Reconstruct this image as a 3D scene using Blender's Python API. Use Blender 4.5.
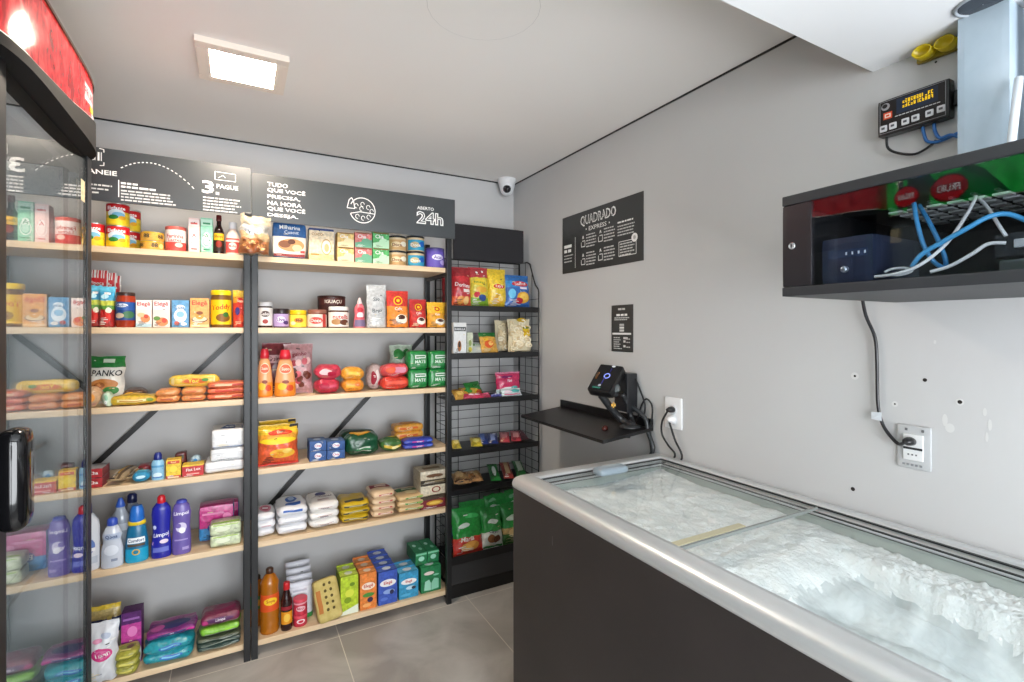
import bpy, bmesh, math, random
from mathutils import Vector, Matrix, noise

for o in list(bpy.data.objects):
    bpy.data.objects.remove(o)
scene = bpy.context.scene
COL = scene.collection
PI = math.pi

# ------------------------------------------------------------------ camera
CAM_H, FPX, HOR = 1.5, 497.0, 330.0
YAW = math.atan(273 / 497)
cam_d = bpy.data.cameras.new('camera')
cam_d.sensor_width = 36.0
cam_d.lens = FPX / 1024 * 36.0
cam_d.shift_y = -(341 - HOR) / 1024
cam_d.clip_start = 0.02
cam = bpy.data.objects.new('camera', cam_d)
cam.location = (0, 0, CAM_H)
cam.rotation_euler = (PI / 2, 0, -YAW)
COL.objects.link(cam)
scene.camera = cam

# ------------------------------------------------------------------ look
vs = scene.view_settings
scene.display_settings.display_device = 'sRGB'
vs.view_transform = 'Standard'
vs.look = 'None'
vs.gamma = 1
vs.use_curve_mapping = False
vs.exposure = 0.74

world = bpy.data.worlds.new('sky')
scene.world = world
world.use_nodes = True
wn = world.node_tree.nodes
wn['Background'].inputs[0].default_value = (0.92, 0.96, 1.0, 1)
wn['Background'].inputs[1].default_value = 1.0

LAMP_STRENGTH = 72.0
DAY_POWER = 74.0
ld = bpy.data.lights.new('daylight', 'AREA')
ld.shape = 'RECTANGLE'
ld.size, ld.size_y = 1.7, 1.7
ld.energy = DAY_POWER
ld.color = (0.93, 0.965, 1.0)
lo = bpy.data.objects.new('daylight', ld)
lo.location = (0.45, -1.62, 1.25)
lo.rotation_euler = (PI / 2 + 0.30, 0, 0)      # shines into the room (+Y)
COL.objects.link(lo)

# ------------------------------------------------------------------ materials
def lin(h):
    h = h.lstrip('#')
    if len(h) == 3: h = ''.join(c * 2 for c in h)
    r = []
    for i in (0, 2, 4):
        c = int(h[i:i + 2], 16) / 255
        r.append(c / 12.92 if c <= 0.04045 else ((c + 0.055) / 1.055) ** 2.4)
    return (r[0], r[1], r[2], 1)

MC = {}
FIN = {'paper': (0.5, 0, 0.4), 'foil': (0.28, 0, 0.6), 'plastic': (0.3, 0, 0.5), 'matte': (0.75, 0, 0.3),
       'metal': (0.28, 0.9, 0.5), 'gloss': (0.08, 0, 0.5), 'print': (0.45, 0, 0.4), 'sign': (.12, 0, .5), 'satin': (.38, 0, .22)}
def C(hexs, fin='paper'):
    k = (hexs, fin)
    if k in MC: return MC[k]
    m = bpy.data.materials.new(fin + '_' + hexs.lstrip('#'))
    m.use_nodes = True
    b = m.node_tree.nodes['Principled BSDF']
    r, me, sp = FIN[fin]
    b.inputs['Base Color'].default_value = lin(hexs)
    b.inputs['Roughness'].default_value = r
    b.inputs['Metallic'].default_value = me
    b.inputs['Specular IOR Level'].default_value = sp
    if fin == 'sign':                    # print on a back-lit header
        b.inputs['Emission Color'].default_value = lin(hexs); b.inputs['Emission Strength'].default_value = .5
    if fin in ('paper', 'foil'):
        nt = m.node_tree
        tc = nt.nodes.new('ShaderNodeTexCoord')
        n = nt.nodes.new('ShaderNodeTexNoise'); n.inputs['Scale'].default_value = 75; n.inputs['Detail'].default_value = 3
        mr = nt.nodes.new('ShaderNodeMapRange'); mr.inputs['From Min'].default_value = .3; mr.inputs['From Max'].default_value = .7
        lo_, hi_ = (.93, 1.04) if min(lin(hexs)[:3]) > .55 else (.72, 1.16)
        mr.inputs['To Min'].default_value = lo_; mr.inputs['To Max'].default_value = hi_
        hs = nt.nodes.new('ShaderNodeHueSaturation'); hs.inputs['Color'].default_value = lin(hexs); hs.inputs['Saturation'].default_value = .97
        nt.links.new(tc.outputs['Object'], n.inputs['Vector']); nt.links.new(n.outputs['Fac'], mr.inputs['Value'])
        nt.links.new(mr.outputs[0], hs.inputs['Value']); nt.links.new(hs.outputs[0], b.inputs['Base Color'])
        if fin == 'foil':
            n2 = nt.nodes.new('ShaderNodeTexNoise'); n2.inputs['Scale'].default_value = 38; n2.inputs['Detail'].default_value = 2
            n2.inputs['Distortion'].default_value = .8
            bp = nt.nodes.new('ShaderNodeBump'); bp.inputs['Strength'].default_value = .55; bp.inputs['Distance'].default_value = .006
            nt.links.new(tc.outputs['Object'], n2.inputs['Vector']); nt.links.new(n2.outputs['Fac'], bp.inputs['Height']); nt.links.new(bp.outputs[0], b.inputs['Normal'])
    MC[k] = m
    return m

def nodemat(name, build):
    m = bpy.data.materials.new(name)
    m.use_nodes = True
    nt = m.node_tree
    b = nt.nodes['Principled BSDF']
    build(nt, b)
    return m

def ramp_noise(nt, b, c1, c2, scale=(4, 4, 4), detail=6, lo=.35, hi=.65, inp='Base Color', dist=0):
    tc = nt.nodes.new('ShaderNodeTexCoord')
    mp = nt.nodes.new('ShaderNodeMapping'); mp.inputs['Scale'].default_value = scale
    n = nt.nodes.new('ShaderNodeTexNoise'); n.inputs['Scale'].default_value = 1; n.inputs['Detail'].default_value = detail
    n.inputs['Distortion'].default_value = dist
    r = nt.nodes.new('ShaderNodeValToRGB')
    r.color_ramp.elements[0].position = lo; r.color_ramp.elements[0].color = lin(c1)
    r.color_ramp.elements[1].position = hi; r.color_ramp.elements[1].color = lin(c2)
    nt.links.new(tc.outputs['Object'], mp.inputs[0]); nt.links.new(mp.outputs[0], n.inputs['Vector'])
    nt.links.new(n.outputs['Fac'], r.inputs[0])
    nt.links.new(r.outputs[0], b.inputs[inp])
    return n, r, mp

def add_bump(nt, b, scale, strength, dist=0.002, detail=4):
    tc = nt.nodes.new('ShaderNodeTexCoord')
    n = nt.nodes.new('ShaderNodeTexNoise'); n.inputs['Scale'].default_value = scale; n.inputs['Detail'].default_value = detail
    bp = nt.nodes.new('ShaderNodeBump'); bp.inputs['Strength'].default_value = strength; bp.inputs['Distance'].default_value = dist
    nt.links.new(tc.outputs['Object'], n.inputs['Vector'])
    nt.links.new(n.outputs['Fac'], bp.inputs['Height']); nt.links.new(bp.outputs[0], b.inputs['Normal'])

def _wall(nt, b):
    ramp_noise(nt, b, '#c3c3c4', '#c9c9c9', (1.2, 1.2, 1.2), 5)
    b.inputs['Roughness'].default_value = .75; b.inputs['Specular IOR Level'].default_value = .25
    add_bump(nt, b, 60, .15, .001)
M_WALL = nodemat('grey_wall_paint', _wall)
def _ceil(nt, b):
    ramp_noise(nt, b, '#f0edea', '#f3f0ed', (1, 1, 1), 4)
    b.inputs['Roughness'].default_value = .85; b.inputs['Specular IOR Level'].default_value = .2
M_CEIL = nodemat('ceiling_paint', _ceil)
def _soff(nt, b):
    ramp_noise(nt, b, '#f0f2f4', '#f4f6f8', (1, 1, 1), 4)
    b.inputs['Roughness'].default_value = .85; b.inputs['Specular IOR Level'].default_value = .2
M_SOFF = nodemat('soffit_paint', _soff)
def _floor(nt, b):
    n, r, mp = ramp_noise(nt, b, '#a09a94', '#c4bfb9', (3.0, 3.0, 3.0), 10, .36, .66, dist=.8)
    tc = nt.nodes.new('ShaderNodeTexCoord')
    br = nt.nodes.new('ShaderNodeTexBrick')
    br.offset = 0; br.inputs['Scale'].default_value = 1
    br.inputs['Brick Width'].default_value = .69; br.inputs['Row Height'].default_value = .69
    br.inputs['Mortar Size'].default_value = .0022; br.inputs['Mortar Smooth'].default_value = .2
    br.inputs['Color1'].default_value = (1, 1, 1, 1); br.inputs['Color2'].default_value = (.9, .9, .9, 1); br.inputs['Mortar'].default_value = (0, 0, 0, 1)
    mp2 = nt.nodes.new('ShaderNodeMapping'); mp2.inputs['Location'].default_value = (-.43, -.47, 0)
    nt.links.new(tc.outputs['Object'], mp2.inputs[0]); nt.links.new(mp2.outputs[0], br.inputs['Vector'])
    mul = nt.nodes.new('ShaderNodeMixRGB'); mul.blend_type = 'MULTIPLY'; mul.inputs[0].default_value = .6
    nt.links.new(r.outputs[0], mul.inputs[1]); nt.links.new(br.outputs['Color'], mul.inputs[2])
    mx = nt.nodes.new('ShaderNodeMixRGB'); mx.inputs[2].default_value = lin('#ddd6ca')
    nt.links.new(br.outputs['Fac'], mx.inputs[0]); nt.links.new(mul.outputs[0], mx.inputs[1])
    nt.links.new(mx.outputs[0], b.inputs['Base Color'])
    b.inputs['Roughness'].default_value = .42
    add_bump(nt, b, 25, .1, .001)
M_FLOOR = nodemat('porcelain_tile', _floor)
def _wood(nt, b):
    ramp_noise(nt, b, '#dabb95', '#ead2ae', (3, 40, 40), 5, .3, .7, dist=.4)
    b.inputs['Roughness'].default_value = .45
M_WOOD = nodemat('pine_board', _wood)
def _steel(nt, b):
    ramp_noise(nt, b, '#1d1e20', '#242527', (6, 6, 6), 4)
    b.inputs['Roughness'].default_value = .4; b.inputs['Metallic'].default_value = .2
M_POST = nodemat('charcoal_steel', _steel)
def _blk(nt, b):
    ramp_noise(nt, b, '#101012', '#161618', (6, 6, 6), 4)
    b.inputs['Roughness'].default_value = .42
M_BLK = nodemat('black_powder_coat', _blk)
def _sign(nt, b):
    ramp_noise(nt, b, '#33383b', '#383d41', (3, 3, 3), 3)
    b.inputs['Roughness'].default_value = .36; b.inputs['Specular IOR Level'].default_value = .8
M_SIGN = nodemat('graphite_sign_board', _sign)
def _body(nt, b):
    n, r, mp = ramp_noise(nt, b, '#2d2827', '#352f2e', (3, 3, 3), 6)
    b.inputs['Roughness'].default_value = .55
    add_bump(nt, b, 220, .12, .0006)
M_FBODY = nodemat('freezer_black_body', _body)
def _alu(nt, b):
    ramp_noise(nt, b, '#cfd2d3', '#d8dadb', (2, 2, 60), 3)
    b.inputs['Roughness'].default_value = .33; b.inputs['Metallic'].default_value = .5
M_ALU = nodemat('brushed_aluminium', _alu)
def _frost(nt, b):
    ramp_noise(nt, b, '#e4e9ea', '#f8fafa', (14, 14, 14), 8)
    b.inputs['Roughness'].default_value = .8
    b.inputs['Subsurface Weight'].default_value = 0
    add_bump(nt, b, 130, .7, .006, 8)
M_FROST = nodemat('frost', _frost)
def _ice(nt, b):
    ramp_noise(nt, b, '#bcc3c5', '#dde2e3', (5, 12, 12), 7, .35, .65, dist=.5)
    b.inputs['Roughness'].default_value = .5
    add_bump(nt, b, 45, .5, .006, 6)
M_ICE = nodemat('glazed_ice', _ice)
def _egg(nt, b):
    ramp_noise(nt, b, '#b9a35c', '#cbb772', (30, 30, 30), 6)
    b.inputs['Roughness'].default_value = .85
M_EGG = nodemat('moulded_pulp', _egg)

def glassmat(name, ior=1.5, tint=(1, 1, 1, 1), rough=0.0, gain=1.0):
    m = bpy.data.materials.new(name); m.use_nodes = True
    nt = m.node_tree; nt.nodes.clear()
    out = nt.nodes.new('ShaderNodeOutputMaterial')
    mix = nt.nodes.new('ShaderNodeMixShader')
    tr = nt.nodes.new('ShaderNodeBsdfTransparent'); tr.inputs[0].default_value = tint
    gl = nt.nodes.new('ShaderNodeBsdfGlossy'); gl.inputs['Roughness'].default_value = rough
    # Schlick reflectance from the angle of view, the same on both faces of the pane
    ge = nt.nodes.new('ShaderNodeNewGeometry')
    dp = nt.nodes.new('ShaderNodeVectorMath'); dp.operation = 'DOT_PRODUCT'
    nt.links.new(ge.outputs['Normal'], dp.inputs[0]); nt.links.new(ge.outputs['Incoming'], dp.inputs[1])
    def mth(op, a, b=None):
        m_ = nt.nodes.new('ShaderNodeMath'); m_.operation = op
        for i_, q_ in enumerate((a, b)):
            if q_ is None: continue
            if isinstance(q_, (int, float)): m_.inputs[i_].default_value = q_
            else: nt.links.new(q_, m_.inputs[i_])
        return m_.outputs[0]
    f0 = ((ior - 1) / (ior + 1)) ** 2
    k_ = mth('POWER', mth('SUBTRACT', 1.0, mth('ABSOLUTE', dp.outputs['Value'])), 5.0)
    fr_out = mth('ADD', mth('MULTIPLY', k_, 1 - f0), f0)
    mt = nt.nodes.new('ShaderNodeMath'); mt.operation = 'MULTIPLY'; mt.inputs[1].default_value = gain; mt.use_clamp = True
    nt.links.new(fr_out, mt.inputs[0]); nt.links.new(mt.outputs[0], mix.inputs[0])
    nt.links.new(tr.outputs[0], mix.inputs[1]); nt.links.new(gl.outputs[0], mix.inputs[2])
    nt.links.new(mix.outputs[0], out.inputs[0])
    return m
M_GLASS_DOOR = glassmat('double_glazed_door', 1.5, (.88, .91, .91, 1), 0, 1.75)
M_GLASS_LID = glassmat('lid_glass', 1.45, (.975, .985, .982, 1), 0, .5)
M_GLASS_CAB = glassmat('smoked_cabinet_glass', 1.5, (.90, .92, .94, 1), 0, 1.6)
M_FILM = glassmat('clear_film', 1.4, (.985, .985, .985, 1), .15, .8)
M_PANE = glassmat('window_glass', 1.45, (.97, .98, .98, 1))

def emit(name, col, s):
    m = bpy.data.materials.new(name); m.use_nodes = True
    nt = m.node_tree; nt.nodes.clear()
    out = nt.nodes.new('ShaderNodeOutputMaterial'); e = nt.nodes.new('ShaderNodeEmission')
    e.inputs[0].default_value = col; e.inputs[1].default_value = s
    nt.links.new(e.outputs[0], out.inputs[0])
    return m
M_LAMP = emit('led_diffuser', (1.0, .86, .70, 1), LAMP_STRENGTH)
M_STRIP = emit('cooler_led', (.9, .95, 1, 1), 9.0)
M_LCD = emit('lcd_text', lin('#d8b020'), .9)
M_RING = emit('led_ring', lin('#8fa0ff'), .9)

# ------------------------------------------------------------------ mesh builder
class MB:
    def __init__(s):
        s.v = []; s.f = []; s.m = []; s.sm = []; s.mats = []
    def mi(s, mat):
        if isinstance(mat, str): mat = C(mat)
        for i, x in enumerate(s.mats):
            if x is mat: return i
        s.mats.append(mat); return len(s.mats) - 1
    def add(s, verts, faces, mat, smooth=False):
        o = len(s.v)
        s.v += [tuple(p) for p in verts]
        if isinstance(mat, list): ids = [s.mi(x) for x in mat]
        else: ids = [s.mi(mat)] * len(faces)
        for f, i in zip(faces, ids):
            s.f.append(tuple(o + k for k in f)); s.m.append(i); s.sm.append(smooth)
    def build(s, name, parent=None, loc=(0, 0, 0), rot=(0, 0, 0)):
        me = bpy.data.meshes.new(name)
        me.from_pydata(s.v, [], s.f)
        for x in s.mats: me.materials.append(x)
        me.polygons.foreach_set('material_index', s.m)
        me.polygons.foreach_set('use_smooth', s.sm)
        me.update()
        o = bpy.data.objects.new(name, me)
        o.location = loc; o.rotation_euler = rot
        COL.objects.link(o)
        if parent is not None: o.parent = parent
        return o

def tag(o, label=None, cat=None, group=None, kind=None):
    if label: o['label'] = label
    if cat: o['category'] = cat
    if group: o['group'] = group
    if kind: o['kind'] = kind
    return o

def empty(name, loc=(0, 0, 0), rot=(0, 0, 0)):
    o = bpy.data.objects.new(name, None)
    o.empty_display_size = .02
    o.location = loc; o.rotation_euler = rot
    COL.objects.link(o)
    return o

def dup(root, loc, label, rot=None):
    c = root.copy(); COL.objects.link(c)
    c.location = loc
    if rot is not None: c.rotation_euler = rot
    c['label'] = label
    for ch in list(root.children):
        k = ch.copy(); COL.objects.link(k); k.parent = c
        for g in list(ch.children):
            q = g.copy(); COL.objects.link(q); q.parent = k
    return c

def thing(name, label, cat, loc, rot, parts, group=None):
    """parts: [(part name, MB)]; one part -> the mesh itself is the thing."""
    if len(parts) == 1:
        o = parts[0][1].build(name, None, loc, rot)
    else:
        o = empty(name, loc, rot)
        for n, mb in parts: mb.build(n, o)
    return tag(o, label, cat, group)

def struct(name, mb, parent=None):
    o = mb.build(name, parent)
    if parent is None: o['kind'] = 'structure'
    return o

# ------------------------------------------------------------------ shapes
def box(mb, a, b, mat):
    (x0, y0, z0), (x1, y1, z1) = a, b
    v = [(x0, y0, z0), (x1, y0, z0), (x1, y1, z0), (x0, y1, z0), (x0, y0, z1), (x1, y0, z1), (x1, y1, z1), (x0, y1, z1)]
    f = [(0, 3, 2, 1), (4, 5, 6, 7), (0, 1, 5, 4), (1, 2, 6, 5), (2, 3, 7, 6), (3, 0, 4, 7)]
    mb.add(v, f, mat)

def bbox(mb, a, b, mat, r=.003):
    """box with chamfered edges"""
    x0, y0, z0 = a; x1, y1, z1 = b
    w, d, h = x1 - x0, y1 - y0, z1 - z0
    r = min(r, w * .45, d * .45, h * .45)
    S = rbox(None, w, d, h, r, None, n=3)
    t = MB(); rbox(t, w, d, h, r, mat, n=4)
    off = Vector(((x0 + x1) / 2, (y0 + y1) / 2, z0))
    mb.add([Vector(p) + off for p in t.v], t.f, [t.mats[i] for i in t.m], False)

def beam(mb, p, q, w, t, mat, up=Vector((0, 0, 1))):
    p, q = Vector(p), Vector(q)
    d = (q - p).normalized()
    s = d.cross(up)
    if s.length < 1e-4: s = d.cross(Vector((0, 1, 0)))
    s.normalize(); n = s.cross(d).normalized()
    v = []
    for e in (p, q):
        for a, b in ((-1, -1), (1, -1), (1, 1), (-1, 1)):
            v.append(e + s * a * w / 2 + n * b * t / 2)
    mb.add(v, [(0, 1, 2, 3), (7, 6, 5, 4), (0, 4, 5, 1), (1, 5, 6, 2), (2, 6, 7, 3), (3, 7, 4, 0)], mat)

def smooth_path(pts, k=6):
    P = [Vector(p) for p in pts]
    if len(P) < 3: return P
    out = []
    for i in range(len(P) - 1):
        p0 = P[max(i - 1, 0)]; p1 = P[i]; p2 = P[i + 1]; p3 = P[min(i + 2, len(P) - 1)]
        for j in range(k):
            t = j / k
            out.append(.5 * ((2 * p1) + (-p0 + p2) * t + (2 * p0 - 5 * p1 + 4 * p2 - p3) * t * t + (-p0 + 3 * p1 - 3 * p2 + p3) * t ** 3))
    out.append(P[-1])
    return out

def tube(mb, pts, r, mat, seg=8, k=6, smooth=True):
    P = smooth_path(pts, k) if smooth else [Vector(p) for p in pts]
    n = None; rings = []
    for i, p in enumerate(P):
        d = (P[min(i + 1, len(P) - 1)] - P[max(i - 1, 0)])
        if d.length < 1e-9: d = Vector((0, 0, 1))
        d.normalize()
        if n is None:
            n = d.cross(Vector((.3, .5, .81))).normalized()
        n = (n - d * n.dot(d)).normalized()
        b = d.cross(n)
        rings.append([p + (n * math.cos(a) + b * math.sin(a)) * r for a in [2 * PI * j / seg for j in range(seg)]])
    v = [q for ring in rings for q in ring]
    f = []
    for i in range(len(P) - 1):
        for j in range(seg):
            f.append((i * seg + j, i * seg + (j + 1) % seg, (i + 1) * seg + (j + 1) % seg, (i + 1) * seg + j))
    f.append(tuple(range(seg - 1, -1, -1))); f.append(tuple((len(P) - 1) * seg + j for j in range(seg)))
    mb.add(v, f, mat, True)

def bands(lst, **kw):
    """lst: [(vmin, colour)] ascending, in -1..1 along height"""
    def p(face, u, v):
        c = lst[0][1]
        for a, col in lst:
            if v >= a: c = col
        return kw.get(face, c)
    p.cuts = [a for a, _ in lst[1:]]
    return p

def paintof(paint):
    if callable(paint): return paint
    return lambda face, u, v: paint

def lines(n, cuts, cl=True):
    L = [math.sin((-1 + 2 * i / n) * PI / 2) if cl else -1 + 2 * i / n for i in range(n + 1)]
    for c in cuts:
        L = [x for x in L if abs(x - c) > .03 or abs(x) == 1] + [c]
    return sorted(L)

FACES = {'F': lambda u, v: (u, -1, v), 'K': lambda u, v: (-u, 1, v), 'R': lambda u, v: (1, u, v), 'L': lambda u, v: (-1, -u, v),
         'T': lambda u, v: (u, v, 1), 'B': lambda u, v: (u, -v, -1)}
FN = {'F': (0, -1, 0), 'K': (0, 1, 0), 'R': (1, 0, 0), 'L': (-1, 0, 0), 'T': (0, 0, 1), 'B': (0, 0, -1)}

def rbox(mb, w, d, h, r, paint, puff=0, n=6, wr=0, seed=0, fin='paper', taper=0, skip=()):
    """rounded box standing on z=0, front is -Y. Returns S(face)->(P(u,v,off), W, H)"""
    a = Vector((w / 2, d / 2, h / 2)); r = min(r, a.x, a.y, a.z)
    inn = a - Vector((r, r, r))
    def P(face, u, v, off=0):
        c = FACES[face](u, v)
        p = Vector((c[0] * a.x, c[1] * a.y, c[2] * a.z))
        q = Vector((max(-inn.x, min(inn.x, p.x)), max(-inn.y, min(inn.y, p.y)), max(-inn.z, min(inn.z, p.z))))
        nn = p - q
        nn = nn.normalized() if nn.length > 1e-9 else Vector(FN[face])
        o = q + nn * r
        fn = Vector(FN[face])
        if puff: o += fn * (puff * (1 - u * u) * (1 - v * v))
        if wr: o += noise.noise_vector(o * 22 + Vector((seed * 7.1, seed, 3))) * wr
        if taper:
            k = 1 - taper * (o.z / h + .5); o = Vector((o.x * k, o.y * k, o.z))
        o += fn * off
        return o + Vector((0, 0, h / 2))
    if mb is not None:
        pf = paintof(paint)
        cuts = getattr(paint, 'cuts', [])
        for face in FACES:
            if face in skip: continue
            us = lines(n, []); vv = lines(n, cuts if face not in 'TB' else [])
            V = [P(face, u, v) for v in vv for u in us]
            F = []; cm = []
            nu = len(us)
            for j in range(len(vv) - 1):
                for i in range(nu - 1):
                    F.append((j * nu + i, j * nu + i + 1, (j + 1) * nu + i + 1, (j + 1) * nu + i))
                    col = pf(face, (us[i] + us[i + 1]) / 2, (vv[j] + vv[j + 1]) / 2)
                    cm.append(C(col, fin) if isinstance(col, str) else col)
            mb.add(V, F, cm, True)
    def S(face):
        W, H = {'F': (w, h), 'K': (w, h), 'L': (d, h), 'R': (d, h), 'T': (w, d), 'B': (w, d)}[face]
        return (lambda u, v, off: P(face, u, v, off)), W, H
    return S

def pillow(mb, w, h, d, paint, kind='pillow', seed=0, wr=.005, n=18, m=26, fin='foil', waist=.06, crimp=.05):
    """bag standing on its lower edge, front -Y"""
    def T(u, v):
        t = (v + 1) / 2
        if kind == 'pillow':
            if t < crimp or t > 1 - crimp: return 0.0
            s = max(0, math.sin(PI * (t - crimp) / (1 - 2 * crimp))) ** .5
        elif kind == 'gusset':
            if t > 1 - crimp: return 0.0
            s = min(1, max(0, (1 - crimp - t) / .75)) ** .7
            if t < .06: s *= .75 + .25 * t / .06
        return s * max(0, 1 - abs(u) ** 2.6) ** .55
    def P(u, v, off=0, side=-1):
        t = (v + 1) / 2
        k = T(u, v)
        wd = 1 - waist * math.sin(PI * t)
        x = u * w / 2 * wd; z = t * h
        y = side * (d / 2 * k + .0008)
        if wr:
            nz = noise.noise(Vector((u * 2.3 + seed * 3.7, v * 2.9, seed + side)))
            nz2 = noise.noise(Vector((u * 5 + seed * 1.7, v * 6, seed + side * 2)))
            y += side * wr * (nz * .9 + nz2 * .6) * min(1, k * 2)
            z += wr * .8 * noise.noise(Vector((u * 2, seed, v)))
            x += wr * .7 * noise.noise(Vector((v * 3, seed * 2, 1)))
        return Vector((x, y + side * off, z))
    pf = paintof(paint)
    us = [-1 + 2 * i / n for i in range(n + 1)]
    vv = lines(m, getattr(paint, 'cuts', []), False)
    nu = len(us)
    for side in (-1, 1):
        V = [P(u, v, 0, side) for v in vv for u in us]
        F = []; cm = []
        for j in range(len(vv) - 1):
            for i in range(nu - 1):
                q = (j * nu + i, j * nu + i + 1, (j + 1) * nu + i + 1, (j + 1) * nu + i)
                F.append(q if side < 0 else q[::-1])
                col = pf('F' if side < 0 else 'K', (us[i] + us[i + 1]) / 2, (vv[j] + vv[j + 1]) / 2)
                cm.append(C(col, fin) if isinstance(col, str) else col)
        mb.add(V, F, cm, True)
    # close the rim between the two skins
    rim = [(u, -1) for u in us] + [(1, v) for v in vv[1:]] + [(u, 1) for u in us[::-1][1:]] + [(-1, v) for v in vv[::-1][1:]]
    V = []; F = []
    for u, v in rim: V += [P(u, v, 0, -1), P(u, v, 0, 1)]
    for i in range(len(rim) - 1): F.append((2 * i, 2 * i + 1, 2 * i + 3, 2 * i + 2))
    col = pf('K', .9, 0)
    mb.add(V, F, C(col, fin) if isinstance(col, str) else col, True)
    return (lambda u, v, off: P(u, v, off)), w, h

def lathe(mb, prof, paint, fin='plastic', sx=1, sy=1, seg=24, cap=True, z0=0, cx=0, cy=0):
    """prof: [(r,z)]; paint: colour / material / f(z)"""
    V = []; F = []; cm = []
    for r, z in prof:
        for j in range(seg):
            a = 2 * PI * j / seg
            V.append((cx + r * sx * math.sin(a), cy - r * sy * math.cos(a), z0 + z))
    for i in range(len(prof) - 1):
        zc = (prof[i][1] + prof[i + 1][1]) / 2
        col = paint(zc) if callable(paint) else paint
        mm = C(col, fin) if isinstance(col, str) else col
        for j in range(seg):
            F.append((i * seg + j, i * seg + (j + 1) % seg, (i + 1) * seg + (j + 1) % seg, (i + 1) * seg + j)); cm.append(mm)
    mb.add(V, F, cm, True)
    if cap:
        for i, rev in ((0, True), (len(prof) - 1, False)):
            if prof[i][0] < 1e-5: continue
            col = paint(prof[i][1]) if callable(paint) else paint
            mm = C(col, fin) if isinstance(col, str) else col
            ring = [V[i * seg + j] for j in range(seg)]
            mb.add(ring, [tuple(range(seg))[::-1] if rev else tuple(range(seg))], mm)
    def rad(z):
        for (r0, a), (r1, b) in zip(prof, prof[1:]):
            if a <= z <= b and b > a: return r0 + (r1 - r0) * (z - a) / (b - a)
        return prof[-1][0]
    def S(za, zb, ang=1.25):
        def P(u, v, off):
            z = za + (zb - za) * (v + 1) / 2; r = rad(z); a = u * ang
            return Vector((cx + (r * sx + off) * math.sin(a), cy - (r * sy + off) * math.cos(a), z0 + z))
        rm = rad((za + zb) / 2)
        return P, 2 * ang * rm * sx, zb - za
    return S

# ------------------------------------------------------------------ printing (text and shapes laid on a surface)
TC = {}
def text_mesh(s, bold=.0):
    k = (s, bold)
    if k in TC: return TC[k]
    cu = bpy.data.curves.new('txt', 'FONT'); cu.body = s; cu.resolution_u = 2; cu.offset = bold
    ob = bpy.data.objects.new('txt', cu)
    me = bpy.data.meshes.new_from_object(ob)
    vs_ = [(v.co.x, v.co.y) for v in me.vertices]; fs = [tuple(p.vertices) for p in me.polygons]
    bpy.data.objects.remove(ob); bpy.data.curves.remove(cu); bpy.data.meshes.remove(me)
    if not vs_: TC[k] = ([], [], 1); return TC[k]
    x0 = min(v[0] for v in vs_); x1 = max(v[0] for v in vs_); y0 = min(v[1] for v in vs_); y1 = max(v[1] for v in vs_)
    hh = (y1 - y0) or 1
    TC[k] = ([((x - (x0 + x1) / 2) / hh, (y - (y0 + y1) / 2) / hh) for x, y in vs_], fs, (x1 - x0) / hh)
    return TC[k]

def prt(mb, surf, items, fin='print', off0=.0007):
    """items in face coords -1..1:
    ('r',u0,v0,u1,v1,col) ('e',cu,cv,ru,rv,col) ('p',[(u,v)..],col) ('t',text,cu,cv,height,width,col[,slant])
    ('ring',cu,cv,ru,rv,thick,col)"""
    P, W, H = surf
    off = off0
    for it in items:
        k = it[0]
        if k == 'r':
            _, u0, v0, u1, v1, col = it
            nu = max(1, int(abs(u1 - u0) * 9)); nv = max(1, int(abs(v1 - v0) * 9))
            V = [P(u0 + (u1 - u0) * i / nu, v0 + (v1 - v0) * j / nv, off) for j in range(nv + 1) for i in range(nu + 1)]
            F = [(j * (nu + 1) + i, j * (nu + 1) + i + 1, (j + 1) * (nu + 1) + i + 1, (j + 1) * (nu + 1) + i) for j in range(nv) for i in range(nu)]
        elif k == 'e':
            _, cu, cv, ru, rv, col = it
            V = [P(cu, cv, off)]; F = []
            N = 18; RG = (.25, .5, .75, 1)
            for ring in RG:
                V += [P(cu + ru * ring * math.cos(2 * PI * i / N), cv + rv * ring * math.sin(2 * PI * i / N), off) for i in range(N)]
            for i in range(N):
                F.append((0, 1 + i, 1 + (i + 1) % N))
                for q in range(len(RG) - 1):
                    o_ = 1 + q * N
                    F.append((o_ + i, o_ + N + i, o_ + N + (i + 1) % N, o_ + (i + 1) % N))
        elif k == 'ring':
            _, cu, cv, ru, rv, th, col = it
            N = 24; V = []; F = []
            for i in range(N):
                c, s_ = math.cos(2 * PI * i / N), math.sin(2 * PI * i / N)
                V += [P(cu + ru * c, cv + rv * s_, off), P(cu + ru * (1 - th) * c, cv + rv * (1 - th) * s_, off)]
            for i in range(N):
                j = (i + 1) % N
                F.append((2 * i, 2 * j, 2 * j + 1, 2 * i + 1))
        elif k == 'p':
            _, pts, col = it
            V = [P(u, v, off) for u, v in pts]; F = [tuple(range(len(pts)))]
        elif k == 't':
            _, s, cu, cv, hv, wu, col = it[:7]
            sl = it[7] if len(it) > 7 else 0
            tv, tf, asp = text_mesh(s, .018)
            hm = hv * H * .70; wm = asp * hm
            sc = min(1, (min(1.6, wu * 1.12) * W / 2) / wm) if wm > 0 else 1
            hm *= max(sc, .75) / sc if sc < 1 else 1
            hm *= sc; sc = 1 if sc >= .75 else sc / .75
            V = []
            for x, y in tv:
                V.append(P(cu + x * hm * sc / (W / 2), cv + (y * hm + x * sc * hm * sl) / (H / 2), off))
            F = tf
        mat = C(col, fin) if isinstance(col, str) else col
        mb.add(V, F, mat, True)
        off += .00025

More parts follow.
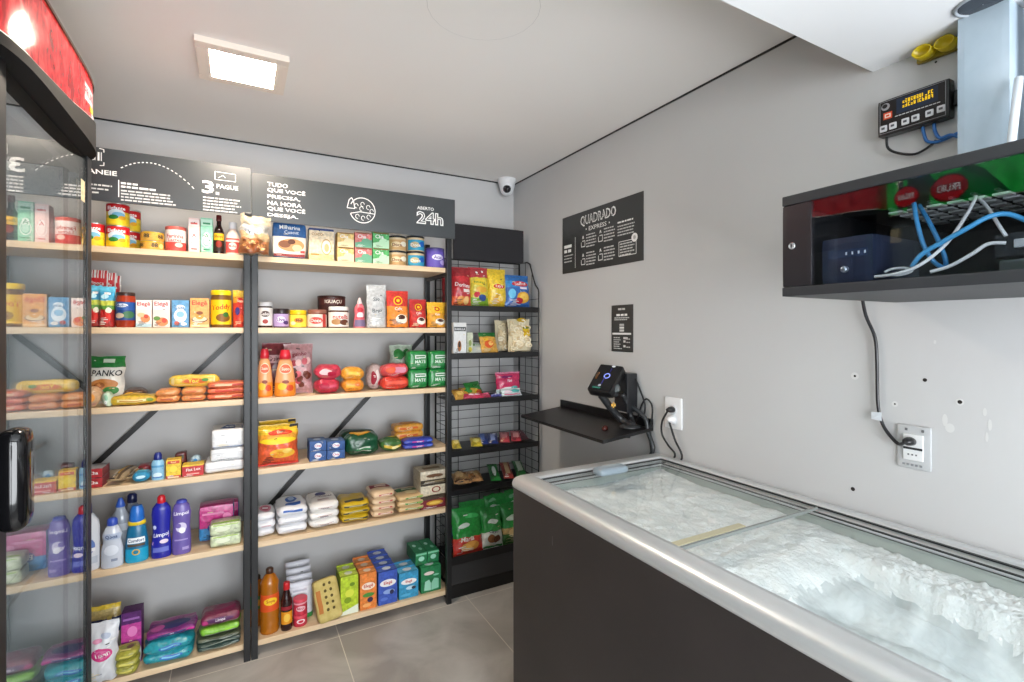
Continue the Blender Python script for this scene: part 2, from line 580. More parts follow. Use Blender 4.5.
# ------------------------------------------------------------------ measuring helpers: where a line of sight meets a known plane of the shop
_F = Vector((math.sin(YAW), math.cos(YAW), 0)); _R = Vector((math.cos(YAW), -math.sin(YAW), 0))
def ray(px, py):
    return _F + _R * ((px - 512) / FPX) + Vector((0, 0, -(py - HOR) / FPX))
def atX(px, py, X):
    r = ray(px, py); return r * (X / r.x) + Vector((0, 0, CAM_H))
def atY(px, py, Y):
    r = ray(px, py); return r * (Y / r.y) + Vector((0, 0, CAM_H))
def atZ(px, py, Z):
    r = ray(px, py); return r * ((Z - CAM_H) / r.z) + Vector((0, 0, CAM_H))

# ================================================================== THE ROOM
XL, XR, YB, YR, ZC = -1.12, 1.632, 2.95, -1.75, 2.485
SOF_Y, SOF_Z = .77, 2.258
mb = MB(); box(mb, (XL - .1, YR - .1, -.1), (XR + .1, YB + .1, 0), M_FLOOR); struct('floor', mb)
mb = MB(); box(mb, (XL - .1, YB, 0), (XR + .1, YB + .1, ZC + .1), M_WALL); struct('wall_back', mb)
mb = MB(); box(mb, (XL - .1, YR - .1, 0), (XL, YB, ZC + .1), M_WALL); struct('wall_left', mb)
mb = MB(); box(mb, (XR, YR - .1, 0), (XR + .1, YB, ZC + .1), M_WALL)
wall_pr = (lambda u, v, off: Vector((XR - off, u, v)), 2, 2)
for px, py, hole, ring in ((855, 376, .0035, .011), (925, 380, .005, 0), (895, 404, .0025, .008), (960, 402, .005, .009), (853, 489, .006, 0), (936, 62, .003, 0)):
    p = atX(px, py, XR)
    it = []
    if ring: it.append(('e', p.y, p.z, ring, ring, '#d4d4d3'))
    it.append(('e', p.y, p.z, hole, hole, '#2a2522'))
    prt(mb, wall_pr, it, 'matte', .0006)
for px, py, w_, h_ in ((945, 420, .006, .016), (950, 428, .010, .012), (985, 412, .004, .010), (990, 425, .004, .014), (987, 437, .003, .012), (935, 342, .003, .005)):
    p = atX(px, py, XR); prt(mb, wall_pr, [('e', p.y, p.z, w_, h_, '#d3d3d2')], 'matte', .0006)
struct('wall_right', mb)
# rear wall with the shop's glazed entrance
mb = MB()
box(mb, (XL, YR - .1, 0), (-.45, YR, ZC + .1), M_WALL); box(mb, (1.35, YR - .1, 0), (XR, YR, ZC + .1), M_WALL)
box(mb, (-.45, YR - .1, 2.15), (1.35, YR, ZC + .1), M_WALL)
struct('wall_rear', mb)
mb = MB()
for a, b in (((-.45, YR - .06, 0), (-.40, YR, 2.15)), ((1.30, YR - .06, 0), (1.35, YR, 2.15)), ((-.40, YR - .06, 2.1), (1.30, YR, 2.15)), ((.43, YR - .06, 0), (.47, YR, 2.1))):
    box(mb, a, b, M_POST)
fr = struct('window_1', mb)
mb = MB(); box(mb, (-.40, YR - .035, .0), (1.30, YR - .029, 2.1), M_PANE); mb.build('pane', fr)
mb = MB(); box(mb, (XL - .1, YR - .1, ZC), (XR + .1, YB + .1, ZC + .1), M_CEIL)
ceil_pr = (lambda u, v, off: Vector((u, v, ZC - off)), 2, 2)
pc = (atZ(430, 12, ZC) + atZ(542, 10, ZC)) / 2
cr = (atZ(430, 12, ZC) - atZ(542, 10, ZC)).length / 2
pc2 = atZ(484, 40, ZC)
dirv = (pc2 - Vector((0, 0, ZC))); dirv.z = 0
cc = pc2 - dirv.normalized() * cr
prt(mb, ceil_pr, [('ring', cc.x, cc.y, cr, cr, .010, '#d6d3d0'), ('ring', cc.x, cc.y, cr * .990, cr * .990, .012, '#f3f1ef')], 'matte', .0008)
struct('ceiling', mb)
mb = MB(); box(mb, (XL, YR, SOF_Z), (XR, SOF_Y, ZC), M_SOFF); struct('trim_1', mb)            # lowered soffit nearer the entrance
mb = MB(); box(mb, (XL, YB - .004, ZC - .007), (XR, YB, ZC), M_BLK); struct('trim_2', mb)      # dark shadow gap under the ceiling
mb = MB(); box(mb, (XR - .004, SOF_Y, ZC - .007), (XR, YB - .004, ZC), M_BLK); struct('trim_3', mb)

# ceiling lamp
lc = Vector((.014, 2.10, ZC)); a = .146; bi = .104
lamp = empty('ceiling_lamp', lc)
tag(lamp, 'square white LED ceiling lamp glowing above the food shelves', 'lamp')
mb = MB()
for s in (((-a, -a), (a, -bi)), ((-a, bi), (a, a)), ((-a, -bi), (-bi, bi)), ((bi, -bi), (a, bi))):
    bbox(mb, (s[0][0], s[0][1], -.022), (s[1][0], s[1][1], 0), C('#f1e6da', 'plastic'), .002)
mb.build('frame', lamp)
mb = MB(); box(mb, (-bi, -bi, -.020), (bi, bi, -.008), M_LAMP); mb.build('diffuser', lamp)

# recessed downlight in the soffit
p = atZ(983, 2, SOF_Z)
mb = MB(); lathe(mb, [(.052, 0), (.052, -.004), (.047, -.006), (.045, -.0015)], C('#a4abb2', 'plastic'), cap=False)
mb2 = MB(); lathe(mb2, [(.0445, -.002), (.028, -.0035), (.001, -.0055)], C('#3a3f48', 'gloss'), cap=False)
thing('downlight', 'dark round recessed downlight in the white lowered ceiling', 'light', (p.x, p.y, SOF_Z - .0004), (0, 0, 0), [('ring', mb), ('lens', mb2)])

# dome camera in the corner
p = Vector((1.535, 2.865, ZC))
dome = empty('security_camera', p, (0, 0, -.47)); tag(dome, 'white turret security camera in the ceiling corner above the wire rack', 'camera')
mb = MB(); lathe(mb, [(.060, 0), (.062, -.010), (.058, -.022), (.052, -.035)], C('#e9eaec', 'plastic')); mb.build('mount', dome)
mb = MB(); lathe(mb, [(.052, -.035), (.050, -.05), (.043, -.075), (.032, -.094), (.018, -.104), (.001, -.107)], C('#e4e5e8', 'plastic'), cap=False); mb.build('housing', dome)
mb = MB(); 
S = [( .027 * math.sin(t), .027 * math.cos(t)) for t in [PI * i / 10 for i in range(11)]]
lathe(mb, [(max(r, .0002), z) for r, z in S[::-1]], C('#26262a', 'gloss'), cap=False, cy=-.030, z0=-.070); mb.build('lens', dome)

# ================================================================== DRINK COOLERS (left wall)
def _hdr(c1, c2, c3, glow=.22):          # back-lit cooler headers
    def f(nt, b):
        n, r, mp = ramp_noise(nt, b, c1, c2, (26, 26, 16), 5, .34, .72, dist=1.0)
        e = r.color_ramp.elements.new(.5); e.color = lin(c3)
        b.inputs['Roughness'].default_value = .12
        nt.links.new(r.outputs[0], b.inputs['Emission Color']); b.inputs['Emission Strength'].default_value = glow
    return f
M_HRED = nodemat('red_printed_header', _hdr('#9c1018', '#e25a56', '#d02028'))
M_HGRN = nodemat('green_printed_header', _hdr('#159a35', '#36c455', '#20b043', .9))

def ss01(t):
    return max(0, min(1, t))

def header_plan(y0, y1, xb, bulge, n=40):
    c = (y0 + y1) / 2; hw = (y1 - y0) / 2
    return [(xb + bulge * max(0, 1 - abs(t) ** 5) ** .55, c + hw * t) for t in [-math.cos(PI * i / n) for i in range(n + 1)]]

def extr(mb, plan, z0, z1, mat, xback, ycap=None, capmat=None):
    P = plan + [(xback, plan[-1][1]), (xback, plan[0][1])]
    n = len(P)
    fz0 = z0 if callable(z0) else (lambda y: z0)
    fz1 = z1 if callable(z1) else (lambda y: z1)
    V = [(x, y, fz0(y)) for x, y in P] + [(x, y, fz1(y)) for x, y in P]
    F = [(i, (i + 1) % n, n + (i + 1) % n, n + i) for i in range(len(plan) - 1)]
    mm = [capmat if (ycap and plan[i + 1][1] < ycap) else mat for i in range(len(plan) - 1)]
    mb.add(V, F, mm, True)
    F = [(i, (i + 1) % n, n + (i + 1) % n, n + i) for i in range(len(plan) - 1, n)] + [tuple(range(n))[::-1], tuple(range(n, 2 * n))]
    mb.add(V, F, mat)

def cooler(name, label, y0, y1, hmat, deco, zlow=2.074, zrise=.085, led=False, hx=0, hx0=0):
    XF, XB = -.425, -1.09
    root = empty(name, (0, 0, 0)); root.location = ((XF + XB) / 2, (y0 + y1) / 2, 0)
    off = -root.location
    tag(root, label, 'cooler', 'drink coolers along the left wall')
    def part(n, mb, par=root):
        o = mb.build(n, par)
        if par is root: o.location = off
        return o
    mb = MB(); dk = M_BLK; inn = C('#c9ccce', 'plastic')
    t = .045
    box(mb, (XB, y0, .10), (XF - .03, y0 + t, 2.05), dk); box(mb, (XB, y1 - t, .10), (XF - .03, y1, 2.05), dk)
    box(mb, (XB, y0 + t, .10), (XB + t, y1 - t, 2.05), dk)
    box(mb, (XB + t, y0 + t, 2.05 - t), (XF - .03, y1 - t, 2.05), dk); box(mb, (XB + t, y0 + t, .10), (XF - .03, y1 - t, .17), dk)
    part('cabinet', mb)
    mb = MB(); e = .003
    box(mb, (XB + t, y0 + t, .17), (XB + t + e, y1 - t, 2.0), inn); box(mb, (XB + t + e, y0 + t, .17), (XF - .05, y0 + t + e, 2.0), inn)
    box(mb, (XB + t + e, y1 - t - e, .17), (XF - .05, y1 - t, 2.0), inn)
    part('inner_liner', mb)
    mb = MB(); bbox(mb, (XB + .02, y0 + .02, 0), (XF - .05, y1 - .02, .10), dk, .004); part('plinth', mb)
    for z in (.45, .80, 1.16, 1.52):
        mb = MB()
        for k in range(13):
            x = XB + t + .02 + k * (XF - .09 - XB - t - .02) / 12
            tube(mb, [(x, y0 + t + .006, z), (x, y1 - t - .006, z)], .0025, C('#c9cccf', 'plastic'), 5, 1, False)
        for x in (XB + t + .02, XF - .09):
            tube(mb, [(x, y0 + t + .006, z - .004), (x, y1 - t - .006, z - .004)], .004, C('#c9cccf', 'plastic'), 6, 1, False)
        part('wire_shelf', mb)
    # door
    d0, d1, w = y0 + .012, y1 + .004, .05
    mb = MB(); fm = C('#57534f', 'plastic')
    for a, b in (((XF - .028, d0, .14), (XF - .007, d0 + w, 2.06)), ((XF - .028, d1 - w, .14), (XF - .007, d1, 2.06)), ((XF - .028, d0 + w, 2.06 - .075), (XF - .007, d1 - w, 2.06)), ((XF - .028, d0 + w, .14), (XF - .007, d1 - w, .14 + w))):
        box(mb, a, b, fm)
    dr = part('door', mb)
    mb = MB(); box(mb, (XF - .006, d0 + .004, .145), (XF, d1 - .004, 2.055), M_GLASS_DOOR); mb.build('glass', dr)
    mb = MB(); g = C('#b2b5b6', 'plastic')
    for a, b in (((XF - .034, d0 + w, .19), (XF - .012, d0 + w + .02, 1.985)), ((XF - .034, d1 - w - .02, .19), (XF - .012, d1 - w, 1.985))):
        box(mb, a, b, g)
    mb.build('gasket', dr)
    mb = MB(); bbox(mb, (XF + .0005, d1 - .035, .14), (XF + .006, d1 + .012, 2.06), M_BLK, .002); bbox(mb, (XF + .0005, d0 - .012, .14), (XF + .006, d0 + .036, 2.06), M_BLK, .002); mb.build('edge_trim', dr)
    # handle: tall rounded black grip near the camera-side stile
    hy = y0 + .010
    mb = MB(); S = rbox(mb, .048, .072, .205, .022, '#101012', n=8, fin='gloss'); h = mb.build('handle', dr, (XF + .0305, hy, 1.098))
    if led:
        mb = MB(); box(mb, (XF - .075, d0 + w + .012, .25), (XF - .066, d0 + w + .027, 1.93), M_STRIP); part('led_strip', mb)
    # header
    zs = (lambda y: zlow + zrise * ss01((y - y0 - .30) / .55))
    yh = y1 + hx; y0b = y0; y0 = y0 - hx0
    plan = header_plan(y0 - .02, yh, -.475, .095)
    mb = MB(); extr(mb, plan, min(2.05, zlow - .012), zs, C('#0e0e10', 'matte'), -.80); part('valance', mb)
    hp = header_plan(y0 - .02, yh - .005, -.478, .090)
    mb = MB(); extr(mb, hp, lambda y: zs(y) + .005, 2.250, hmat, -.80)
    def P(u, v, o):
        c = (y0 + yh - .025) / 2; hw = (yh - y0 + .015) / 2
        y = c + hw * u
        x = -.478 + .090 * max(0, 1 - abs(u) ** 5) ** .55
        return Vector((x + o, y, zs(y) + .006 + (2.249 - zs(y) - .006) * (v + 1) / 2))
    prt(mb, (P, y1 - y0, .155), deco, 'sign', .0012)
    part('header_panel', mb)
    mb = MB(); extr(mb, [(x + .004, y) for x, y in hp], zs, lambda y: zs(y) + .005, C('#efe6dd', 'plastic'), -.80)
    extr(mb, [(x + .004, y) for x, y in hp], 2.250, 2.257, C('#4a3a2c', 'gloss'), -.80)
    part('header_trim', mb); y0 = y0b
    mb = MB(); box(mb, (XF, d1 - .085, 1.90), (XF + .0006, d1 - .045, 1.965), C('#d9c9a0', 'paper')); mb.build('sticker', dr)
    return root

FRUKI = lambda u, s: [('e', u, -.38, .135 * s, .46 * s, '#6d1016'), ('e', u, -.38, .122 * s, .41 * s, '#d21f28'), ('r', u - .13 * s, -.38 - .16 * s, u + .13 * s, -.38 + .15 * s, '#a3151c'), ('t', 'FRUKI', u, -.38, .17 * s, .20 * s, '#ffffff')]
cooler('drink_cooler', 'tall glass-door drink cooler with a curved red header at the left edge', 1.35, 2.055, M_HRED,
       [('r', .40, -.35, .66, .45, '#f3c9c6'), ('t', 'FRUKI', .53, .05, .32, .24, '#c9242b'), ('r', .56, -.7, .68, -.4, '#e7c23c'), ('r', .60, -.95, .72, -.74, '#f3dcd8')], led=True, hx=.05, hx0=.10)
LEAF = lambda a, b, z0, z1, c: ('p', [(a, z0), (a + (b - a) * .25, z0 + (z1 - z0) * .55), (a + (b - a) * .6, z1), (b, z1 * .9), (a + (b - a) * .85, z0 + (z1 - z0) * .35), (a + (b - a) * .5, z0)], c)
cooler('drink_cooler', 'second drink cooler with a green header, seen mirrored in the cabinet glass', .40, 1.215, M_HGRN,
       [('r', .52, -1, .96, 1, '#3f4a37'), LEAF(-.1, .62, -.9, .8, '#0b5a2a'), LEAF(-.05, .45, -.9, .2, '#0f7a36')] + FRUKI(.36, 1.15) + FRUKI(.74, .95), 2.022, 0)

# a few drinks inside the first cooler
for i, (x, y, z, c, lab) in enumerate([(-.60, 1.55, 1.525, '#b9a64a', 'pale yellow soda can on the third cooler shelf'), (-.60, 1.635, 1.525, '#8a3a3a', 'dull red soda can on the third cooler shelf'),
                                       (-.60, 1.55, 1.165, '#5b6b3f', 'olive green soda can on the second cooler shelf'), (-.60, 1.64, 1.165, '#4d4a6a', 'dark violet soda can on the second cooler shelf')]):
    m1 = MB(); lathe(m1, [(.026, 0), (.032, .008), (.032, .11), (.027, .122)], c, 'metal', seg=20)
    m2 = MB(); lathe(m2, [(.027, .122), (.0275, .124), (.024, .123), (.001, .1225)], '#c9ccd0', 'metal', seg=20, cap=False)
    thing('soda_can', lab, 'can', (x, y, z - .002), (0, 0, 0), [('body', m1), ('lid', m2)], 'cans inside the cooler')

# ================================================================== SHELVING RACKS (back wall)
ZS = [1.842, 1.511, 1.184, .857, .521, .068]
RF, RB = 2.545, 2.925            # rack front and back
def rack(x0, x1, label, brace):
    cx = (x0 + x1) / 2
    root = empty('shelving_rack', (cx, (RF + RB) / 2, 0)); off = -root.location
    tag(root, label, 'shelf', 'wooden shelving racks on the back wall')
    def part(n, mb):
        o = mb.build(n, root); o.location = off; return o
    for x in (x0, x1 - .028):
        for y in (RF, RB - .028):
            mb = MB(); bbox(mb, (x, y, 0), (x + .028, y + .028, 2.02), M_POST, .002); part('post', mb)
    for i, z in enumerate(ZS):
        mb = MB(); bbox(mb, (x0 + .001, RF + .0285, z - .026), (x1 - .001, RB - .0285, z), M_WOOD, .0015); part('shelf_board', mb)
        for x in (x0 + .004, x1 - .024):
            mb = MB(); box(mb, (x, RF + .0285, z - .046), (x + .02, RB - .0285, z - .0265), M_POST); part('side_rail', mb)
    mb = MB(); beam(mb, brace[0], brace[1], .024, .004, M_BLK, Vector((0, 1, 0))); part('cross_brace', mb)
    return root
q0, q1 = atY(96, 464, RB + .004), atY(240, 333, RB + .004)
dd = (q1 - q0); e0 = q0 - dd * .75
rack(-.925, .046, 'left charcoal and pine shelving rack, partly hidden by the drink cooler', (e0, q1))
q0, q1 = atY(263.6, 512, RB + .004), atY(427, 332.6, RB + .004)
rack(.0485, 1.022, 'right charcoal and pine shelving rack under the 24h sign', (q0 - (q1 - q0) * .06, q1))

# ------------------------------------------------------------------ header signs
SY = RF - .012
def plane_text(mb, s, px, py, hpx, wpx, col='#f4f4f2', bold=.02, fn=None, slant=True):
    """letters standing on the sign plane between two measured corners"""
    A = fn(px, py + hpx / 2); B = fn(px, py - hpx / 2)
    R = fn(px + wpx / 2, py); L = fn(px - wpx / 2, py)
    tv, tf, asp = text_mesh(s, bold)
    return A, B, L, R, tv, tf, asp

def sign_text(mb, origin, ax, nrm, s, x, z, h, w, col='#f2f2f0', bold=.02, align='c'):
    tv, tf, asp = text_mesh(s, bold)
    wm = asp * h
    sx = (w / wm) if w else 1
    dx = w / 2 if align == 'l' else 0
    V = [origin + ax * (x + dx + a * h * sx) + Vector((0, 0, z + b * h)) + nrm * .0012 for a, b in tv]
    mb.add(V, tf, C(col, 'print'))

def sign_rect(mb, origin, ax, nrm, x0, z0, x1, z1, col='#f2f2f0', off=.0012):
    V = [origin + ax * x + Vector((0, 0, z)) + nrm * off for x, z in ((x0, z0), (x1, z0), (x1, z1), (x0, z1))]
    mb.add(V, [(0, 1, 2, 3)], C(col, 'print'))

def sign_line(mb, origin, ax, nrm, pts, t, col='#f2f2f0', dash=None):
    for i in range(len(pts) - 1):
        if dash and i % 2: continue
        (x0, z0), (x1, z1) = pts[i], pts[i + 1]
        d = Vector((x1 - x0, z1 - z0)); 
        if d.length == 0: continue
        n = Vector((-d.y, d.x)).normalized() * t / 2
        q = [(x0 + n.x, z0 + n.y), (x1 + n.x, z1 + n.y), (x1 - n.x, z1 - n.y), (x0 - n.x, z0 - n.y)]
        mb.add([origin + ax * a + Vector((0, 0, b)) + nrm * .0012 for a, b in q], [(0, 3, 2, 1)], C(col, 'print'))

def sign_para(mb, o, ax, n, x, z, rows, lh, hh, seed, col='#cfcfcd'):
    """tiny unreadable copy: rows of short word-length strokes"""
    rr = random.Random(seed)
    for i, w in enumerate(rows):
        cx = x
        while cx < x + w:
            l = rr.uniform(.012, .035) * (hh / .008)
            l = min(l, x + w - cx)
            if l > hh * .6: sign_rect(mb, o, ax, n, cx, z - i * lh - hh / 2, cx + l, z - i * lh + hh / 2, col)
            cx += l + hh * .55

def sign_box(name, label, x0, x1, z0, z1, y=SY, t=.010, mat=None):
    root = empty(name, ((x0 + x1) / 2, y, (z0 + z1) / 2)); tag(root, label, 'sign')
    mb = MB(); bbox(mb, (x0 - root.location.x, 0, z0 - root.location.z), (x1 - root.location.x, t, z1 - root.location.z), mat or M_SIGN, .0015)
    mb.build('board', root)
    return root
X_ = Vector((1, 0, 0)); NY = Vector((0, -1, 0))
def S2(px, py):
    p = atY(px, py, SY); return p.x, p.z

# left sign: scan and pay
sg = sign_box('sign_board', 'dark grey sign with a dashed arc and the number 3, above the left rack', -.925, .047, 2.017, 2.230)
o = Vector((-sg.location.x, 0, -sg.location.z)); mb = MB()
x, z = S2(88, 155)
for k, w in enumerate((.004, .007, .003, .005, .008, .003, .006, .003)):
    sign_rect(mb, o, X_, NY, x - .030 + k * .010, z - .017, x - .030 + k * .010 + w, z + .017)
xb, zb = S2(103, 157)
sign_line(mb, o, X_, NY, [(xb - .012, zb + .032), (xb + .003, zb + .03), (xb + .003, zb + .018)], .003)
sign_line(mb, o, X_, NY, [(xb - .010, zb - .036), (xb + .003, zb - .034), (xb + .003, zb - .022)], .003)
mb.build('scan_icon', sg); mb = MB()
x, z = S2(117, 174)
sign_text(mb, o, X_, NY, 'ESCANEIE', x - .147, z, .019, .147, align='l')
sign_text(mb, o, X_, NY, '2.', x - .19, z - .01, .055, .05)
x, z = S2(80, 183); sign_para(mb, o, X_, NY, x - .06, z, (.16, .15, .12), .0155, .006, 3)
mb.build('scan_lettering', sg); mb = MB()
x0, z0 = S2(118.3, 180); x1, z1 = S2(118.3, 197); sign_rect(mb, o, X_, NY, x0, z1, x0 + .003, z0)
x, z = S2(121, 183); sign_para(mb, o, X_, NY, x, z, (.055, .115), .014, .0075, 4, '#f2f2f0')
x, z = S2(121, 190); sign_para(mb, o, X_, NY, x, z - .002, (.17, .165, .18, .185), .0125, .006, 5)
mb.build('instruction_lettering', sg); mb = MB()
arc = []
for i in range(37):
    t = i / 36; px = 121 + 75 * t
    py = (1 - t) ** 2 * 168 + 2 * t * (1 - t) * 150 + t * t * 191
    arc.append(S2(px, py))
sign_line(mb, o, X_, NY, arc, .0035, dash=True)
mb.build('dashed_arc', sg); mb = MB()
x, z = S2(208, 187); sign_text(mb, o, X_, NY, '3', x, z, .056, .045, bold=.025)
x, z = S2(217.5, 193.5); sign_rect(mb, o, X_, NY, x - .006, z - .006, x + .006, z + .006)
x, z = S2(216.5, 186); sign_text(mb, o, X_, NY, 'PAGUE', x, z, .019, .083, align='l', bold=.015)
x0, z0 = S2(215, 171.5); x1, z1 = S2(235.5, 182)
sign_line(mb, o, X_, NY, [(x0, z0), (x1, z0 - .002), (x1, z1), (x0, z1), (x0, z0)], .0022)
sign_line(mb, o, X_, NY, [(x0 + .012, z1 + .008), (x0 + .03, z1 + .022), (x0 + .04, z1 + .012)], .002)
x, z = S2(203, 197); sign_para(mb, o, X_, NY, x, z, (.14, .13, .145, .12, .135), .0135, .006, 8)
mb.build('pay_lettering', sg)

# right sign: open 24h
sg = sign_box('sign_board', 'dark grey sign reading ABERTO 24h above the right rack', .050, 1.036, 1.997, 2.212)
o = Vector((-sg.location.x, 0, -sg.location.z)); mb = MB()
for i, (s, wpx) in enumerate((('TUDO', 20.5), ('QUE VOCÊ', 38), ('PRECISA,', 33), ('NA HORA', 34.5), ('QUE VOCÊ', 38), ('DESEJA.', 31))):
    x, z = S2(267.3, 183.2 + i * 6.2)
    xe, _ = S2(267.3 + wpx, 200)
    sign_text(mb, o, X_, NY, s, x, z - (.003 if 'Ê' not in s else 0), .0195 if 'Ê' not in s else .0245, xe - x, bold=.018, align='l')
mb.build('slogan_lettering', sg); mb = MB()
# fruit-like round outline logo
cx, cz = S2(362.5, 210.5); rr = .062
cir = [(cx + rr * math.cos(t), cz + rr * math.sin(t)) for t in [math.radians(-160 + i * 9) for i in range(36)]]
sign_line(mb, o, X_, NY, cir, .0045)
sign_line(mb, o, X_, NY, [(cx - rr * .94, cz - .02), (cx - rr * .2, cz - .008), (cx + rr * .98, cz - .012)], .004)
sign_line(mb, o, X_, NY, [(cx - rr * 1.2, cz + .005), (cx - rr * 1.05, cz + .045), (cx - rr * .85, cz + .058), (cx - rr * .7, cz + .04), (cx - rr * .6, cz + .005), (cx - rr * 1.2, cz + .005)], .004)
for dx, dz in ((-.03, .02), (0, .03), (.028, .018), (-.025, -.032), (.003, -.038), (.03, -.03), (.045, .0), (-.005, .008)):
    cs = [(cx + dx + .009 * math.cos(t), cz + dz + .011 * math.sin(t)) for t in [2 * PI * i / 10 for i in range(9)]]
    sign_line(mb, o, X_, NY, cs, .003)
mb.build('round_logo', sg); mb = MB()
x, z = S2(425.5, 208.5); sign_text(mb, o, X_, NY, 'ABERTO', x, z, .017, .092, bold=.01)
x, z = S2(430, 218.5)
sign_text(mb, o, X_, NY, '24h', x, z, .066, .150, bold=.045)
tv, tf, asp = text_mesh('24h', -.012); h_ = .055
sxx = .136 / (asp * h_)
mb.add([o + X_ * (x + p * h_ * sxx) + Vector((0, 0, z + q * h_)) + NY * .0022 for p, q in tv], tf, M_SIGN)
mb.build('hours_lettering', sg)

# ================================================================== WIRE RACK
WX0, WX1, WF, WB = 1.030, 1.606, 2.585, 2.825
wr = empty('wire_display_rack', ((WX0 + WX1) / 2, (WF + WB) / 2, 0)); tag(wr, 'black wire snack rack standing in the far right corner', 'rack')
woff = -wr.location
def wpart(n, mb):
    o = mb.build(n, wr); o.location = woff; return o
wm = M_BLK
ZTOP = 1.93
mb = MB()
for i in range(5):
    x = WX0 + .004 + i * (WX1 - WX0 - .008) / 4
    tube(mb, [(x, WB, .15), (x, WB, ZTOP)], .0024, wm, 6, 1, False)
z = .22
while z < ZTOP - .01:
    tube(mb, [(WX0 + .004, WB - .004, z), (WX1 - .004, WB - .004, z)], .0018, wm, 5, 1, False); z += .0525
tube(mb, [(WX0, WB, ZTOP), (WX1, WB, ZTOP)], .005, wm, 6, 1, False)
wpart('back_grid', mb)
ZT = [1.632, 1.364, 1.103, .818, .602]
for x in (WX0, WX1):
    mb = MB()
    tube(mb, [(x, WB, .02), (x, WB, ZTOP), (x, WB - .10, ZTOP), (x, WB - .135, ZTOP - .015), (x, WB - .165, ZTOP - .08), (x, WB - .20, ZTOP - .15), (x, WF + .006, ZTOP - .18), (x, WF, ZTOP - .20), (x, WF, .02)], .005, wm, 6, 1, False)
    for y in (WB - .08, WB - .16):
        tube(mb, [(x, y, .05), (x, y, ZTOP - (.0 if y > WB - .1 else .07))], .002, wm, 5, 1, False)
    z = .22
    while z < ZTOP - .19:
        tube(mb, [(x, WF, z), (x, WB, z)], .0018, wm, 5, 1, False); z += .0525
    wpart('side_frame', mb)
for z in ZT:
    mb = MB()
    box(mb, (WX0 + .006, WF + .004, z - .004), (WX1 - .006, WB - .008, z), wm)
    bbox(mb, (WX0 - .002, WF - .008, z - .026), (WX1 + .002, WF + .003, z + .006), wm, .002)
    wpart('shelf', mb)
mb = MB()
box(mb, (WX0 + .006, WF + .004, .20), (WX1 - .006, WB - .008, .206), wm)
bbox(mb, (WX0 - .004, WF - .010, .19), (WX1 + .004, WF + .003, .235), wm, .003)
wpart('basket', mb)
mb = MB(); bbox(mb, (WX0, WF, .075), (WX1, WF + .012, .189), C('#38383a', 'plastic'), .003); bbox(mb, (WX0, WF + .0125, .075), (WX0 + .01, WB - .01, .189), C('#38383a', 'plastic'), .003); wpart('base_panel', mb)
mb = MB(); bbox(mb, (WX0 + .002, WF + .002, 0), (WX1 - .002, WB - .012, .074), wm, .003); wpart('plinth', mb)
mb = MB(); bbox(mb, (1.10, 2.715, 1.918), (1.575, 2.724, 2.126), C('#2a292c', 'matte'), .002)
tb = mb.build('sign_board'); 
pa = atY(455, 223, 2.715); pb = atY(523, 231, 2.715); pd = atY(522.5, 261.5, 2.715)
tag(tb, 'blank black header board on top of the wire snack rack', 'sign')

# ================================================================== WALL SIGNS (right wall)
def wall_board(name, label, y_l, y_r, z0, z1, t=.004, mat=None):
    root = empty(name, (XR - t, (y_l + y_r) / 2, (z0 + z1) / 2), (0, 0, -PI / 2)); tag(root, label, 'sign')
    w = y_l - y_r; h = z1 - z0
    mb = MB(); bbox(mb, (-w / 2, 0, -h / 2), (w / 2, t - .0003, h / 2), mat or C('#3a3b3b', 'plastic'), .001); mb.build('board', root)
    return root, w, h
sg, w, h = wall_board('wall_sign', 'dark rectangular wall sign with instructions and a white round badge', 2.362, 1.711, 1.820, 2.140)
mb = MB(); o = Vector((0, 0, 0))
U = lambda a: -w / 2 + a * w
Vv = lambda b: h / 2 - b * h
sign_text(mb, o, X_, NY, 'QUADRADO', U(.49), Vv(.17), .060, .29, bold=.03)
tv, tf, asp = text_mesh('QUADRADO', -.012)
mb.add([Vector((U(.49) + p * .044 * (.275 / (asp * .044)), -.002, Vv(.17) + q * .044)) for p, q in tv], tf, C('#5a5b5b', 'print'))
sign_text(mb, o, X_, NY, 'EXPRESS', U(.49), Vv(.315), .023, .145, bold=.01)
for a in (.345, .635): sign_rect(mb, o, X_, NY, U(a) - .004, Vv(.315) - .004, U(a) + .004, Vv(.315) + .004)
sign_rect(mb, o, X_, NY, U(.19), Vv(.93), U(.19) + .003, Vv(.40))
sign_para(mb, o, X_, NY, U(.03), Vv(.53), (.085, .085), .026, .017, 2, '#f2f2f0')
sign_para(mb, o, X_, NY, U(.03), Vv(.69), (.085, .075, .08), .017, .006, 3)
for a, b, sd in ((.275, .44, 1), (.50, .42, 2), (.275, .74, 4), (.50, .72, 5)):
    x0, z0 = U(a), Vv(b) 
    sign_line(mb, o, X_, NY, [(x0 + .002, z0 - .025), (x0 + .002, z0 - .05), (x0 + .034, z0 - .05), (x0 + .034, z0 - .02), (x0 + .01, z0 - .02)], .004)
    sign_line(mb, o, X_, NY, [(x0 + .012, z0 - .008), (x0 + .018, z0 + .008), (x0 + .024, z0 - .008)], .005)
    sign_para(mb, o, X_, NY, x0 + .045, z0 + .008, (.075, .085, .08, .085, .07), .0155, .0065, sd + 20)
sign_para(mb, o, X_, NY, U(.73), Vv(.36), (.11,), .0155, .008, 30, '#f2f2f0')
sign_para(mb, o, X_, NY, U(.73), Vv(.42), (.12, .12, .11, .115), .0145, .006, 31)
x0, x1, z0, z1 = U(.745), U(.93), Vv(.88), Vv(.66)
sign_line(mb, o, X_, NY, [(x0, z0), (x1, z0), (x1, z1), (x0, z1), (x0, z0)], .003)
sign_para(mb, o, X_, NY, x0 + .008, z1 - .012, (.09, .1, .09, .1, .08), .0135, .006, 33)
N = 20; bc = (U(.915), Vv(.64))
